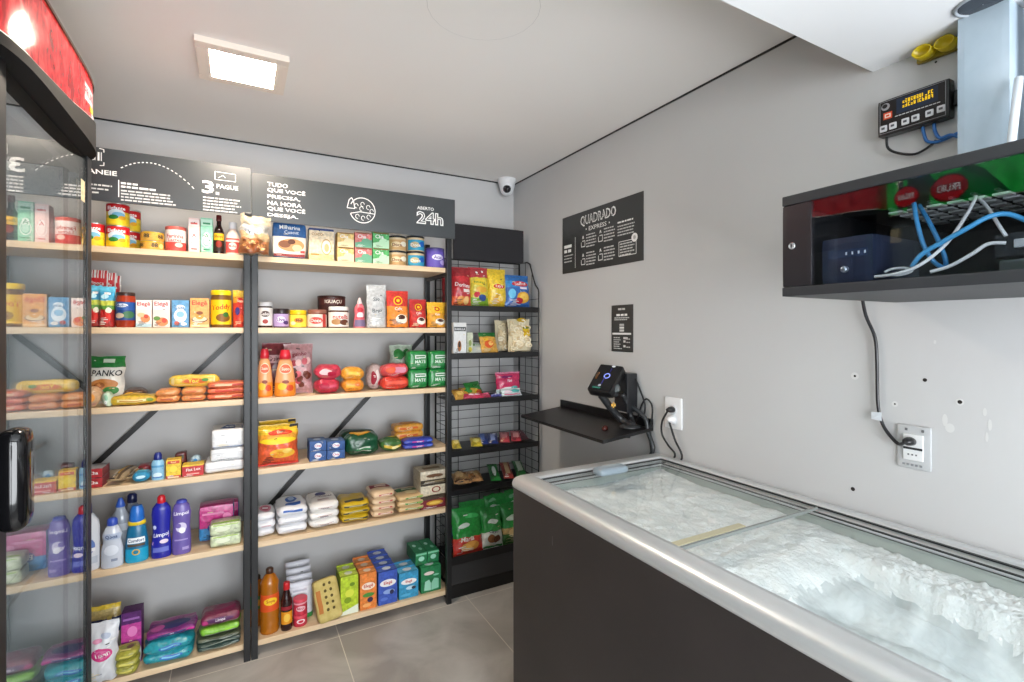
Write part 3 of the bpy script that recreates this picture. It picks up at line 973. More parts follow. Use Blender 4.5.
mb.add([(bc[0] + .021 * math.cos(2 * PI * i / N), -.0022, bc[1] + .021 * math.sin(2 * PI * i / N)) for i in range(N)], [tuple(range(N))], C('#efefee', 'print'))
mb.add([(bc[0] + (.011 if i % 2 else .008) * math.cos(2 * PI * i / N), -.0026, bc[1] + (.011 if i % 2 else .008) * math.sin(2 * PI * i / N)) for i in range(N)], [tuple(range(N))], C('#b9b9b8', 'print'))
mb.build('lettering', sg)

sg, w, h = wall_board('wall_sign', 'small dark upright notice on the wall above the card terminal', 1.934, 1.780, 1.394, 1.622)
mb = MB()
sign_para(mb, o, X_, NY, U(.33), Vv(.09), (.05,), .01, .009, 40)
sign_para(mb, o, X_, NY, U(.25), Vv(.215), (.078,), .01, .010, 41, '#f2f2f0')
sign_para(mb, o, X_, NY, U(.16), Vv(.275), (.105, .095), .009, .005, 42)
for i in range(3): sign_rect(mb, o, X_, NY, U(.40), Vv(.55 - i * .06) - .004, U(.61), Vv(.55 - i * .06) + .006, ('#cfcfce', '#dededd', '#bdbdbc')[i])
sign_rect(mb, o, X_, NY, U(.06), Vv(.635), U(.93), Vv(.595), '#e9e9e8')
sign_para(mb, o, X_, NY, U(.12), Vv(.70), (.045, .05, .04, .05, .045, .06), .0105, .0045, 44)
for a, b, c in ((.58, .70, .20), (.58, .77, .10), (.58, .87, .10)):
    sign_rect(mb, o, X_, NY, U(a), Vv(b + .03), U(a + c), Vv(b - .015), '#d8d8d7')
    sign_para(mb, o, X_, NY, U(a + .14), Vv(b + .025), (.025,), .01, .005, 45)
mb.build('lettering', sg)

# ================================================================== PAYMENT SHELF AND TERMINAL
FL, FR, BR, BL = Vector((1.347, 2.350, 1.037)), Vector((1.336, 1.640, 1.037)), Vector((XR - .002, 1.650, 1.062)), Vector((XR - .002, 2.372, 1.062))
ps = empty('payment_shelf', (XR, 2.01, 1.06)); tag(ps, 'black steel payment shelf on the right wall beyond the freezer', 'shelf')
off = -ps.location
def slab(mb, P, t, mat):
    dn = Vector((0, 0, -t)); V = list(P) + [p + dn for p in P]
    mb.add(V, [(0, 1, 2, 3), (7, 6, 5, 4), (0, 4, 5, 1), (1, 5, 6, 2), (2, 6, 7, 3), (3, 7, 4, 0)], mat)
mb = MB(); slab(mb, [FL, FR, BR, BL][::-1], .014, M_BLK); pt = mb.build('tray', ps); pt.location = off
mb = MB(); slab(mb, [p + Vector((-.010, 0, .038)) for p in (BR,)] + [BR + Vector((0, 0, .038)), BL + Vector((0, 0, .038)), BL + Vector((-.010, 0, .038))], .038, M_BLK)
o_ = mb.build('back_lip', ps); o_.location = off
for yy in (1.80, 2.22):
    mb = MB()
    V = [(XR - .002, yy, 1.045), (XR - .002, yy, .985), (XR - .20, yy, 1.028), (XR - .002, yy + .004, 1.045), (XR - .002, yy + .004, .985), (XR - .20, yy + .004, 1.028)]
    mb.add(V, [(0, 1, 2), (5, 4, 3), (0, 3, 4, 1), (1, 4, 5, 2), (2, 5, 3, 0)], M_BLK); o_ = mb.build('bracket', ps); o_.location = off

# card terminal / scanner on its cradle
def camv(rx, dn, dp):
    return _R * rx + _F * dp + Vector((0, 0, -dn))
D0 = ray(586.5, 389) * 2.28 + Vector((0, 0, CAM_H))
e1 = camv(.080, -.111, .085); e2 = camv(.092, .006, -.080)
nn = e2.cross(e1).normalized() * -1
if nn.dot(_F) > 0: nn = -nn
th = .045
term = empty('card_terminal', (1.50, 1.78, 1.06)); tag(term, 'black card terminal with a glowing ring, tilted on its stand on the payment shelf', 'terminal')
toff = -term.location
def tpart(n, mb, par=None):
    o = mb.build(n, par or term)
    if par is None: o.location = toff
    return o
def obox(mb, o, a, b, c, mat, r=.12):
    """bevelled parallelepiped from corner o along a, b, c"""
    t = MB(); rbox(t, 1, 1, 1, r, mat, n=5)
    mb.add([o + a * (p[0] + .5) + b * (p[1] + .5) + c * p[2] for p in t.v], t.f, mat, True)
mb = MB(); obox(mb, D0, e2, -nn * th, e1, C('#1b1b1d', 'plastic'), .06); head = tpart('head', mb)
mb = MB()
Pf = lambda u, v, o: D0 + e2 * (u + 1) / 2 + e1 * (v + 1) / 2 + nn * (o + .0004)
prt(mb, (Pf, .12, .16), [('r', -.93, -.93, .93, .93, '#08080c')], 'gloss', .0006)
screen = tpart('screen', mb, head)
mb = MB()
prt(mb, (Pf, .12, .16), [('ring', .1, .12, .26, .2, .32, M_RING), ('r', -.06, -.5, .02, .0, '#3c3a8a'), ('r', .15, .4, .22, .7, '#2f2d70'), ('e', .25, .86, .16, .07, '#e8eaf0'), ('e', -.1, -.62, .12, .09, '#aeb6c0'), ('r', -.8, -.2, -.6, .3, '#5a3a1c'), ('r', -.6, -.86, .1, -.74, '#2a6a5c')], 'gloss', .0012)
tpart('screen_display', mb, head)
# cradle neck with a see-through loop, and foot on the shelf
foot = atZ(634, 428, 1.058); neck0 = D0 + e2 * .62 - nn * th * .6 + e1 * .05
gcol = C('#2c2d2f', 'plastic'); g2 = C('#5a6061', 'plastic')
A = ray(604, 391) * 2.26 + Vector((0, 0, CAM_H)); B = ray(620, 386) * 2.22 + Vector((0, 0, CAM_H))
mb = MB(); obox(mb, A + Vector((0, 0, -.026)), B - A, camv(.02, .0, .06), camv(-.006, -.026, .006) * 1.3, g2, .2); tpart('trigger_cap', mb)
mb = MB()
A2 = ray(601, 395) * 2.28 + Vector((0, 0, CAM_H)); foot2 = Vector((foot.x, foot.y, 1.064))
tube(mb, [A2, ray(611, 408) * 2.30 + Vector((0, 0, CAM_H)), ray(622, 420) * 2.31 + Vector((0, 0, CAM_H)), foot2], .017, gcol, 10)
B2 = ray(622, 394) * 2.28 + Vector((0, 0, CAM_H))
tube(mb, [B2, ray(628, 405) * 2.30 + Vector((0, 0, CAM_H)), ray(631, 418) * 2.31 + Vector((0, 0, CAM_H)), foot2], .013, gcol, 10)
tube(mb, [ray(608, 396) * 2.28 + Vector((0, 0, CAM_H)), ray(618, 394) * 2.28 + Vector((0, 0, CAM_H))], .011, gcol, 8)
tpart('neck', mb)
mb = MB(); prt(mb, (lambda u, v, o: ray(613.5 + 2.2 * u, 405 - 2.8 * v) * (2.262) + Vector((0, 0, CAM_H)), .02, .02), [('r', -1, -.5, 1, .5, '#d8a020'), ('r', -.3, -1, .3, 1, '#d8a020')], 'print'); tpart('warning_mark', mb)
mb = MB(); lathe(mb, [(.045, 0), (.045, .006), (.03, .012), (.018, .016)], gcol, sx=1.1, z0=foot.z + .001, cx=foot.x - .004, cy=foot.y + .02); tpart('foot', mb)
mb = MB()
q = atX(627, 393, 1.60); bbox(mb, (1.56, q.y - .045, 1.12), (1.625, q.y + .045, 1.30), C('#232427', 'plastic'), .006); tpart('back_housing', mb)
# small brown stone on the shelf
q = atZ(605, 431, 1.042)
mb = MB(); S = [(max(.0003, .020 * math.sin(t)), .012 * (1 - math.cos(t))) for t in [PI * i / 8 for i in range(9)]]
lathe(mb, S, '#4a211c', 'gloss', sy=.7, cap=False); thing('barcode_fob', 'small dark red oval fob lying on the front corner of the payment shelf', 'fob', (q.x, q.y, 1.0425), (0, 0, .5), [('fob', mb)])

def cable(label, pts, r, col, name='cable', fin='plastic', group=None):
    mb = MB(); tube(mb, pts, r, C(col, fin), 8)
    o = mb.build(name); tag(o, label, 'cable', group); return o
PX = lambda px, py, X: tuple(atX(px, py, X))
cable('thin black cable looping from the card terminal down past the shelf end', [PX(627, 379, 1.60), PX(634, 377, 1.61), PX(640, 390, 1.615), PX(645, 405, 1.615), PX(644, 418, 1.615), PX(648, 430, 1.615), PX(651, 450, 1.615), (1.618, 1.66, .93)], .0042, '#202124')
cable('black cable loop bulging beside the shelf end', [PX(637, 420, 1.617), PX(642, 404, 1.617), PX(647, 399, 1.617), PX(652, 406, 1.617), PX(652, 418, 1.617), PX(650, 430, 1.617), PX(653, 450, 1.617), (1.620, 1.65, .93)], .0040, '#26272a')
cable('dark grey cable bundle hanging behind the far end of the freezer', [PX(631, 406, 1.595), PX(640, 413, 1.60), PX(646, 420, 1.605), PX(648, 432, 1.607), PX(653, 448, 1.607), (1.607, 1.655, .92)], .010, '#34373a')
# outlet with two plugs beside the shelf
def plate(name, label, yc, zc, w, h, col, lab2=None):
    root = empty(name, (XR - .008, yc, zc), (0, 0, -PI / 2)); tag(root, label, 'outlet')
    mb = MB(); t = MB(); rbox(t, w, .0078, h, .0035, col, n=6, fin='plastic')
    mb.add([Vector((p[0], p[1] + .0039, p[2] - h / 2)) for p in t.v], t.f, C(col, 'plastic'), True)
    mb.build('cover_plate', root)
    return root
oy, oz = 1.529, 1.145
ot = plate('wall_outlet', 'white wall outlet beside the payment shelf with a black plug', oy, oz, .094, .134, '#f0f1f3')
mb = MB(); lathe(mb, [(.021, 0), (.022, .002), (.020, .004)], '#dfe1e4', cap=True); t = MB(); t.add([(p[0], -p[2], p[1]) for p in mb.v], [f[::-1] for f in mb.f], C('#e3e5e8', 'plastic'), True)
s1 = t.build('socket', ot, (0, -.0005, .014)); 
t.build('socket', ot, (0, -.0005, -.026))
def plug(label, loc, col, r=.017, L=.034, name='plug'):
    mb = MB(); lathe(mb, [(r * .75, 0), (r, .004), (r * .9, L * .55), (r * .45, L), (.001, L + .001)], col, 'plastic', sy=.8)
    t = MB(); t.add([(-p[2], p[0], p[1]) for p in mb.v], mb.f, C(col, 'plastic'), True)
    o = t.build(name, None, loc); tag(o, label, 'plug'); return o
plug('black plug in the upper socket of the outlet beside the payment shelf', (XR - .0085, oy, oz + .016), '#1d1d1f')
plug('white round adaptor in the lower socket of the outlet beside the payment shelf', (XR - .0085, oy, oz - .026), '#ececee', .022, .028, 'adaptor_plug')
cable('black cord drooping left from the upper plug behind the freezer', [(1.596, oy, oz + .016), PX(667, 412, 1.60), PX(662, 422, 1.60), PX(662, 434, 1.605), PX(668, 445, 1.61), PX(675, 456, 1.612), (1.617, 1.58, .9)], .0045, '#1f2022')
cable('black cord running straight down from the white adaptor', [(1.603, oy, oz - .030), PX(670, 424, 1.603), PX(675, 440, 1.605), PX(682, 458, 1.612), (1.617, 1.54, .9)], .0045, '#1f2022')
# second outlet under the cabinet
p2 = atX(915, 447, XR)
ot = plate('wall_outlet', 'worn grey wall outlet under the black wall cabinet', p2.y, p2.z, .078, .118, '#bfc1c3')
mb = MB(); t = MB(); rbox(t, .046, .006, .072, .002, '#e6e7e8', n=3, fin='plastic'); mb.add([Vector((p[0] , p[1] - .002, p[2] - .036)) for p in t.v], t.f, C('#e6e7e8', 'plastic'), True)
box(mb, (-.022, -.0056, -.006), (.022, -.004, .000), C('#2a2a2c', 'plastic'))
for i in range(3): box(mb, (-.012 + i * .009, -.0056, -.022), (-.008 + i * .009, -.004, -.018), C('#55565a', 'plastic'))
mb.build('socket_module', ot)
mb = MB()
for i in range(5):
    box(mb, (-.026 + i * .010, -.0012, -.052), (-.020 + i * .010, .0004, -.046), C('#8d8f92', 'matte'))
for i in (-.020, .018): box(mb, (i, -.0012, .044), (i + .006, .0004, .051), C('#6d6f72', 'matte'))
mb.build('screw_marks', ot)
plug('black plug in the outlet under the wall cabinet', (XR - .0145, p2.y + .004, p2.z + .017), '#1d1d1f', .015, .03)
cable('black power cord hanging from the wall cabinet to the outlet below', [PX(862, 297, 1.612), PX(866, 316, 1.615), PX(875, 338, 1.62), PX(877, 365, 1.62), PX(878, 405, 1.62), PX(883, 425, 1.618), PX(892, 438, 1.612), PX(899, 444, 1.605), (1.588, p2.y + .004, p2.z + .017)], .0048, '#26262a')
q = atX(876.5, 416, 1.613)
mb = MB(); mb.add([(0, -.014, -.012), (0, .012, -.010), (.004, .014, .010), (.003, -.012, .012), (-.001, -.014, -.012), (-.001, .012, -.010), (.003, .014, .010), (.002, -.012, .012)],
                  [(0, 1, 2, 3), (7, 6, 5, 4), (0, 4, 5, 1), (1, 5, 6, 2), (2, 6, 7, 3), (3, 7, 4, 0)], C('#d5dbe2', 'foil'))
o_ = mb.build('cable_tag', None, (1.611, q.y, q.z)); tag(o_, 'crumpled silvery tag on the hanging power cord', 'tag')

# ================================================================== FREEZER
fz = empty('chest_freezer', (1.26, .64, 0)); tag(fz, 'black chest freezer with sliding glass lids along the right wall', 'freezer')
foff = -fz.location
def fpart(n, mb, par=None):
    o = mb.build(n, par or fz)
    if par is None: o.location = foff
    return o
FX0, FX1, FY0, FY1 = .889, 1.626, -.38, 1.632
def rrect(x0, x1, y0, y1, r, seg=6):
    P = []
    for cx, cy, a0 in ((x1 - r, y1 - r, 0), (x0 + r, y1 - r, 90), (x0 + r, y0 + r, 180), (x1 - r, y0 + r, 270)):
        for i in range(seg + 1):
            a = math.radians(a0 + 90 * i / seg); P.append((cx + r * math.cos(a), cy + r * math.sin(a)))
    return P
outer = rrect(FX0, FX1, FY0, FY1, .020); inner = rrect(.951, 1.555, FY0 + .1, 1.53, .008)
N = len(outer)
def ringz(prof, mat, closed=False):
    mb = MB(); V = []
    for t, z in prof:
        V += [(a[0] + (b[0] - a[0]) * t, a[1] + (b[1] - a[1]) * t, z) for a, b in zip(outer, inner)]
    F = []
    for k in range(len(prof) - 1):
        for i in range(N):
            j = (i + 1) % N
            F.append((k * N + i, k * N + j, (k + 1) * N + j, (k + 1) * N + i))
    mb.add(V, F, mat, True); return mb
fpart('top_frame', ringz([(.08, .915), (.03, .918), (0, .924), (0, .934), (.05, .945), (.14, .954), (.28, .961), (.45, .965), (.8, .966), (1, .966), (1.0, .93)], M_ALU))
mb = MB(); body = rrect(FX0 + .004, FX1 - .004, FY0 + .004, FY1 - .004, .018)
V = [(x, y, .06) for x, y in body] + [(x, y, .917) for x, y in body]
mb.add(V, [(i, (i + 1) % N, N + (i + 1) % N, N + i) for i in range(N)], M_FBODY, True)
mb.add(V, [tuple(range(N))[::-1]], M_FBODY)
rs = random.Random(4)
for y, z, l in ((.60, .60, .012), (.585, .585, .01), (.612, .588, .009), (.30, .62, .02), (.295, .56, .015), (1.35, .80, .03)):
    mb.add([(FX0 + .0035, y, z), (FX0 + .0035, y + .003, z + .001), (FX0 + .0035, y + .004, z + l), (FX0 + .0035, y + .002, z + l)], [(0, 1, 2, 3)], C('#6b6a69', 'matte'))
fpart('body', mb)
mb = MB(); box(mb, (FX0 + .03, FY0 + .03, 0), (FX1 - .03, FY1 - .03, .06), M_BLK); fpart('plinth', mb)
li = C('#aab2ad', 'plastic')
mb = MB()
ix0, ix1, iy0, iy1 = .957, 1.549, FY0 + .106, 1.524
V = [(ix0, iy0, .93), (ix1, iy0, .93), (ix1, iy1, .93), (ix0, iy1, .93), (ix0, iy0, .30), (ix1, iy0, .30), (ix1, iy1, .30), (ix0, iy1, .30)]
mb.add(V, [(0, 1, 5, 4), (1, 2, 6, 5), (2, 3, 7, 6), (3, 0, 4, 7), (4, 5, 6, 7)], li); fpart('inner_liner', mb)
mb = MB(); bk = C('#1e2122', 'plastic')
for a, b in (((.951, 1.519, .958), (1.553, 1.528, .9615)), ((.960, 1.496, .950), (1.548, 1.503, .953)), ((1.545, FY0 + .1, .958), (1.554, 1.519, .9615)), ((1.520, FY0 + .1, .950), (1.527, 1.49, .953))):
    box(mb, a, b, bk)
fpart('lid_track', mb)
mb = MB(); box(mb, (.955, .885, .9555), (1.544, 1.517, .9595), M_GLASS_LID); l1 = fpart('glass_lid', mb)
mb = MB(); bbox(mb, (.953, .876, .952), (1.543, .884, .962), C('#7d827f', 'plastic'), .002); bbox(mb, (.953, .886, .9597), (1.22, .910, .9625), C('#bdb697', 'plastic'), .001)
mb.build('edge_profile', l1)
hp_ = atZ(608, 472.5, .962)
mb = MB(); rbox(mb, .135, .060, .030, .020, '#8d9ba5', n=8, fin='plastic')
mb.add([Vector(p) for p in [(.045 * math.cos(2 * PI * i / 20), .016 * math.sin(2 * PI * i / 20), .0306) for i in range(20)]], [tuple(range(20))], C('#b9c7d1', 'gloss'))
mb.build('lid_handle', l1, (hp_.x + .002, hp_.y - .012, .960))
mb = MB(); box(mb, (.957, FY0 + .104, .942), (1.519, .905, .946), M_GLASS_LID); fpart('glass_lid', mb)
# frost inside
def ss(a, b, x):
    t = max(0, min(1, (x - a) / (b - a))); return t * t * (3 - 2 * t)
mb = MB(); nx, ny = 130, 330
V = []; ICE = []
for j in range(ny + 1):
    y = iy0 + .002 + (iy1 - iy0 - .004) * j / ny
    for i in range(nx + 1):
        x = ix0 + .002 + (ix1 - ix0 - .004) * i / nx
        wob = noise.noise(Vector((x * 3, y * 3.5, 2.1))) * .05 + noise.noise(Vector((x * 14, y * 16, 5))) * .018
        ridge = ss(1.405, 1.435, x + wob * .7)                       # thick frost lip left along the back wall
        front = (1 - ss(.96, 1.10, x + wob)) * ss(.45, .70, y)
        pit = 1 - ss(.62, .84, y + wob * 1.2 + (x - 1.2) * .15)
        deep = (.085 + .12 * ss(.70, .0, y)) * (.55 + .45 * ss(1.0, 1.36, x))
        z = .905 - pit * (1 - ridge) * deep * (1 - .72 * front)
        z -= pit * ridge * .014
        dune = math.sin(x * 34 + y * 9 + 3 * noise.noise(Vector((x * 3, y * 2, 8)))) * .020 * pit * (1 - ridge) + noise.noise(Vector((x * 6, y * 2.6, 9))) * .030 * pit * (1 - ridge)
        fine_ = noise.fractal(Vector((x * 28, y * 28, 1)), 1.0, 2.0, 4) * .0045
        fine_ += abs(noise.noise(Vector((x * 60, y * 60, 4)))) * .005 * (1 + 1.6 * pit * ridge)
        corner = ss(.18, 0, math.hypot(x - ix1, y - iy1)) * .012
        if i < nx and j < ny: ICE.append(ridge < .2 and pit * (1 - front) + .22 * noise.noise(Vector((x * 17, y * 17, 6))) + .15 * noise.noise(Vector((x * 70, y * 70, 2))) > .55)
        V.append((x, y, min(.938, z + dune + fine_ + corner + noise.noise(Vector((x * 6, y * 6, 3))) * .008)))
F = [(j * (nx + 1) + i, j * (nx + 1) + i + 1, (j + 1) * (nx + 1) + i + 1, (j + 1) * (nx + 1) + i) for j in range(ny) for i in range(nx)]
mb.add(V, F, [M_ICE if k_ else M_FROST for k_ in ICE], True)
o_ = mb.build('frost'); tag(o_, 'thick white frost filling the chest freezer under its glass lids', 'frost', kind='stuff')
# brown scrap and a twig lying in the frost
q = atZ(965, 676, .80)
mb = MB(); t = MB(); rbox(t, .05, .035, .022, .01, '#7a6a5c', n=5, wr=.005, seed=3, fin='matte'); mb.add(t.v, t.f, C('#7a6a5c', 'matte'), True)
o_ = mb.build('frozen_scrap', None, (1.03, .225, .80), (0, 0, .4)); tag(o_, 'brown frozen scrap lying on the frost in the freezer corner', 'scrap')

# ================================================================== WALL CABINET (network rack)
cb = empty('wall_cabinet', (1.37, .41, 1.577)); tag(cb, 'dark grey wall cabinet with a smoked glass door, mounted on the right wall', 'cabinet')
coff = -cb.location
def cpart(n, mb, par=None):
    o = mb.build(n, par or cb)
    if par is None: o.location = coff
    return o
CX0, CX1, CY0, CY1, CZ0, CZ1 = 1.107, XR - .001, .10, .711, 1.577, 1.809
g = nodemat('cabinet_grey', lambda nt, b: (ramp_noise(nt, b, '#26272b', '#2d2e32', (5, 5, 5), 4), setattr(b.inputs['Roughness'], 'default_value', .5)))
gd = C('#282528', 'plastic')
mb = MB(); bbox(mb, (CX0, CY0, CZ1 - .023), (CX1, CY1, CZ1), g, .002); cpart('top_panel', mb)
mb = MB(); bbox(mb, (CX0, CY0, CZ0), (CX1, CY1, CZ0 + .022), g, .002); cpart('bottom_panel', mb)
mb = MB(); box(mb, (CX0 + .006, CY1 - .012, CZ0 + .022), (CX1, CY1 - .001, CZ1 - .023), g); box(mb, (CX0 + .006, CY0 + .001, CZ0 + .022), (CX1, CY0 + .012, CZ1 - .023), g); cpart('side_panel', mb)
mb = MB(); box(mb, (CX1 - .012, CY0 + .012, CZ0 + .022), (CX1 - .001, CY1 - .012, CZ1 - .023), C('#2a2b2f', 'plastic')); cpart('back_panel', mb)
mb = MB(); bbox(mb, (CX0 + .001, CY1 - .067, CZ0 + .0225), (CX0 + .014, CY1 - .0005, CZ1 - .0235), gd, .002); dr = cpart('door_frame', mb)
mb = MB(); box(mb, (CX0 + .002, CY0 + .013, CZ0 + .0225), (CX0 + .006, CY1 - .0675, CZ1 - .0235), M_GLASS_CAB); mb.build('door_glass', dr)
mb = MB(); q = atX(792, 246, CX0)
t = MB(); lathe(t, [(.0075, 0), (.0075, .003), (.006, .004), (.0058, .003), (.002, .0032), (.001, .0032)], '#d0d2d4', 'metal'); mb.add([(-p[2], p[0], p[1]) for p in t.v], t.f, C('#d0d2d4', 'metal'), True)
t = MB(); box(mb, (-.0045, -.001, -.0035), (-.0031, .001, .0035), C('#55565a', 'metal'))
mb.build('lock', dr, (CX0 + .001, q.y, q.z))
# power conditioner
pcx = empty('voltage_stabilizer', (1.23, .55, CZ0 + .022)); tag(pcx, 'dark voltage stabilizer with a knob inside the left end of the wall cabinet', 'device')
mb = MB(); bbox(mb, (-.10, -.018, .0), (.10, .085, .10), C('#2e364c', 'plastic'), .006); mb.build('case', pcx)
mb = MB(); box(mb, (-.1012, -.008, .055), (-.1002, .07, .072), C('#39445e', 'gloss')); 
for i in range(4): box(mb, (-.1018, -.005 + i * .012, .060), (-.1011, -.002 + i * .012, .066), C('#dfe6f2', 'print'))
mb.build('display_strip', pcx)
t = MB(); lathe(t, [(.007, 0), (.007, .006), (.005, .009), (.001, .009)], '#cfd6e4', 'metal'); mb = MB(); mb.add([(-p[2] - .1002, p[0], p[1]) for p in t.v], t.f, C('#cfd6e4', 'metal'), True); mb.build('knob', pcx, (0, .035, .030))
# network switch with plugs
sw = empty('network_switch', (1.29, .312, CZ0 + .022)); tag(sw, 'grey network switch full of plugs inside the wall cabinet', 'network switch')
mb = MB(); bbox(mb, (-.05, -.12, .035), (.09, .07, .080), C('#3c3f44', 'plastic'), .004); bbox(mb, (-.06, -.13, .0), (.09, .06, .030), C('#85898e', 'metal'), .003); mb.build('case', sw)
for i in range(6):
    mb = MB(); bbox(mb, (-.075, -.10 + i * .024, .048), (-.0505, -.084 + i * .024, .064), C('#cfd4d8' if i % 2 else '#9aa3ab', 'plastic'), .002); mb.build('ethernet_plug', sw)
CB = 'network cables inside the wall cabinet'
zb = CZ0 + .0285
IN = lambda px, py, X: tuple(atX(px, py, X))
def fl(p): return (p[0], p[1], max(p[2], zb))
for lab, pts, r, c in (
    ('blue cable dropping from the cabinet top in two bends', [IN(914, 203, 1.20), IN(917, 222, 1.19), IN(924, 246, 1.19), fl(IN(934, 262, 1.20)), fl(IN(944, 268, 1.22))], .0042, '#4aa4e2'),
    ('blue cable dropping beside the first, nearer the cabinet middle', [IN(919, 205, 1.23), IN(929, 222, 1.21), IN(938, 240, 1.21), IN(945, 258, 1.21), fl(IN(946, 268, 1.22))], .0042, '#429ad8'),
    ('thick blue cable arching over the network switch', [fl(IN(912, 267, 1.16)), IN(922, 254, 1.16), IN(944, 241, 1.16), IN(966, 229, 1.16), IN(988, 217, 1.17), IN(1008, 214, 1.19), IN(1030, 222, 1.22)], .0045, '#52aee8'),
    ('white cable rising to the cabinet roof and down to its front corner', [fl(IN(872, 277, 1.14)), fl(IN(895, 274, 1.14)), fl(IN(920, 265, 1.15)), IN(945, 245, 1.17), IN(962, 222, 1.2), IN(973, 203, 1.22), IN(976, 194, 1.24)], .0032, '#fbfbfb'),
    ('white cable falling from the cabinet roof onto the network switch', [IN(977, 196, 1.25), IN(988, 208, 1.23), IN(998, 224, 1.21), IN(1006, 236, 1.205)], .0030, '#f6f7f8'),
    ('white cable curving across the cabinet floor to the switch', [fl(IN(930, 272, 1.17)), fl(IN(950, 266, 1.18)), IN(972, 254, 1.19), IN(988, 244, 1.2), IN(1006, 243, 1.205)], .0034, '#f8f8f9'),
    ('coiled white cable lying at the cabinet front', [fl(IN(885, 272, 1.15)), fl(IN(892, 269, 1.165)), fl(IN(905, 268, 1.17)), fl(IN(912, 271, 1.16)), fl(IN(900, 275, 1.145)), fl(IN(886, 275, 1.14))], .0026, '#f4f5f6')):
    cable(lab, pts, r, c, group=CB)
# vent slots under the cabinet roof, light through them painted as white plates
mb = MB()
for i in range(6):
    for j in range(5):
        y = .36 + i * .034; x = 1.24 + j * .05
        box(mb, (x, y, 1.752), (x + .030, y + .024, 1.756), C('#e8ebe8', 'plastic'))
for i in range(6): box(mb, (1.22, .369 + i * .034, 1.757), (1.47, .375 + i * .034, 1.761), C('#3a3b3f', 'plastic'))
cpart('vent_light_plates', mb)

# power / timer control box above the cabinet
kb = empty('control_box', (1.594, .6585, 2.048), (0, 0, -PI / 2)); tag(kb, 'black electronic control box with a yellow lettered display, high on the right wall', 'controller')
mb = MB(); W, H = .164, .100
bbox(mb, (-W / 2, .001, 0), (W / 2, .036, H), C('#1c1c1f', 'plastic'), .005)
bbox(mb, (W / 2, .020, .03), (W / 2 + .016, .036, .07), C('#1c1c1f', 'plastic'), .003)
mb.build('case', kb)
mb = MB(); Pk = (lambda u, v, o: Vector((u * W / 2, .0008 - o, H / 2 + v * H / 2)), W, H)
prt(mb, Pk, [('r', -.92, -.90, .92, .90, '#8a8a8e'), ('r', -.90, -.87, .90, .87, '#141012'), ('r', -.42, -.02, .72, .80, '#17263c')])
prt(mb, Pk, [('e', -.74, .58, .13, .2, '#9a9a9e'), ('e', -.76, .62, .08, .12, '#1a1a1c'), ('r', -.80, -.14, -.54, .24, '#d8502c'), ('r', -.76, -.06, -.58, .16, '#f2d9cc'), ('r', -.72, .0, -.62, .1, '#d8502c')], off0=.0016)
for i in range(12): prt(mb, Pk, [('r', -.46 + i * .105, -.155, -.46 + i * .105 + .085, -.105, '#c9c9cc')], off0=.0016)
mb.build('face_plate', kb)
mb = MB()
rl = random.Random(2)
for r_ in range(2):
    for c_ in range(11):
        u = -.24 + c_ * .078; v = .46 - r_ * .24
        for (a, b, c, d) in ((0, 0, .022, .2), (.034, 0, .056, .2), (.0, .0, .056, .05), (0, .08, .056, .12), (0, .16, .056, .2)):
            if rl.random() < .62: prt(mb, Pk, [('r', u + a, v + b, u + c, v + d, M_LCD)], off0=.0022)
mb.build('display', kb)
for u, v in ((-.80, -.62), (-.52, -.60), (-.16, -.58), (.12, -.56), (.50, -.54), (.80, -.50)):
    mb = MB(); t = MB(); rbox(t, .018, .004, .018, .0018, '#d6d6da', n=3, fin='plastic'); mb.add([Vector((p[0] + u * W / 2, p[1] - .001, p[2] + H / 2 + v * H / 2 - .009)) for p in t.v], t.f, C('#d6d6da', 'plastic'), True)
    box(mb, (u * W / 2 - .004, -.0040, H / 2 + v * H / 2 - .003), (u * W / 2 + .004, -.0031, H / 2 + v * H / 2 + .003), C('#55555a', 'print'))
    mb.build('button', kb)
cable('thin black cable sagging below the control box', [(1.606, .722, 2.046), PX(888, 148, 1.61), PX(898, 153, 1.615), PX(915, 154, 1.618), PX(930, 146, 1.62), PX(936, 140, 1.622)], .0035, '#1d1d20')
cable('blue cable leaving the control box and turning right', [(1.612, .640, 2.046), PX(924, 134, 1.615), PX(927, 141, 1.618), PX(936, 142, 1.62), PX(948, 138, 1.62), PX(958, 133, 1.60), PX(966, 132, 1.60)], .0042, '#2c6fb8', group=None)
cable('second blue cable beside it, curling under the control box', [(1.612, .615, 2.046), PX(935, 131, 1.612), PX(940, 138, 1.608), PX(950, 135, 1.606), PX(960, 137, 1.606), PX(966, 136, 1.606)], .0042, '#2868b0')

# grey duct panel, conduit and leaning tube above the cabinet
mb = MB(); M_DUCT = nodemat('galvanised_panel', lambda nt, b: (ramp_noise(nt, b, '#9fb0bd', '#b2c1cc', (7, 7, 7), 6), setattr(b.inputs['Roughness'], 'default_value', .5)))
bbox(mb, (1.535, .445, CZ1 + .001), (XR - .001, .540, SOF_Z - .001), M_DUCT, .003)
o_ = mb.build('duct_cover'); tag(o_, 'pale blue-grey metal duct cover standing on the wall cabinet', 'panel')
mb = MB(); tube(mb, [(1.585, .405, CZ1 + .001), (1.585, .405, SOF_Z - .001)], .024, C('#8b9bab', 'plastic'), 16, 1, False)
o_ = mb.build('conduit_pipe'); tag(o_, 'blue-grey vertical conduit pipe right of the duct cover', 'pipe')
mb = MB(); a_ = atX(1007, 139, 1.45); b_ = atX(1019, 78, 1.52)
tube(mb, [(a_.x, a_.y, CZ1 + .011), tuple(b_)], .008, C('#dfe6ec', 'plastic'), 10, 1, False)
o_ = mb.build('white_tube'); tag(o_, 'white plastic tube leaning against the duct cover', 'tube')
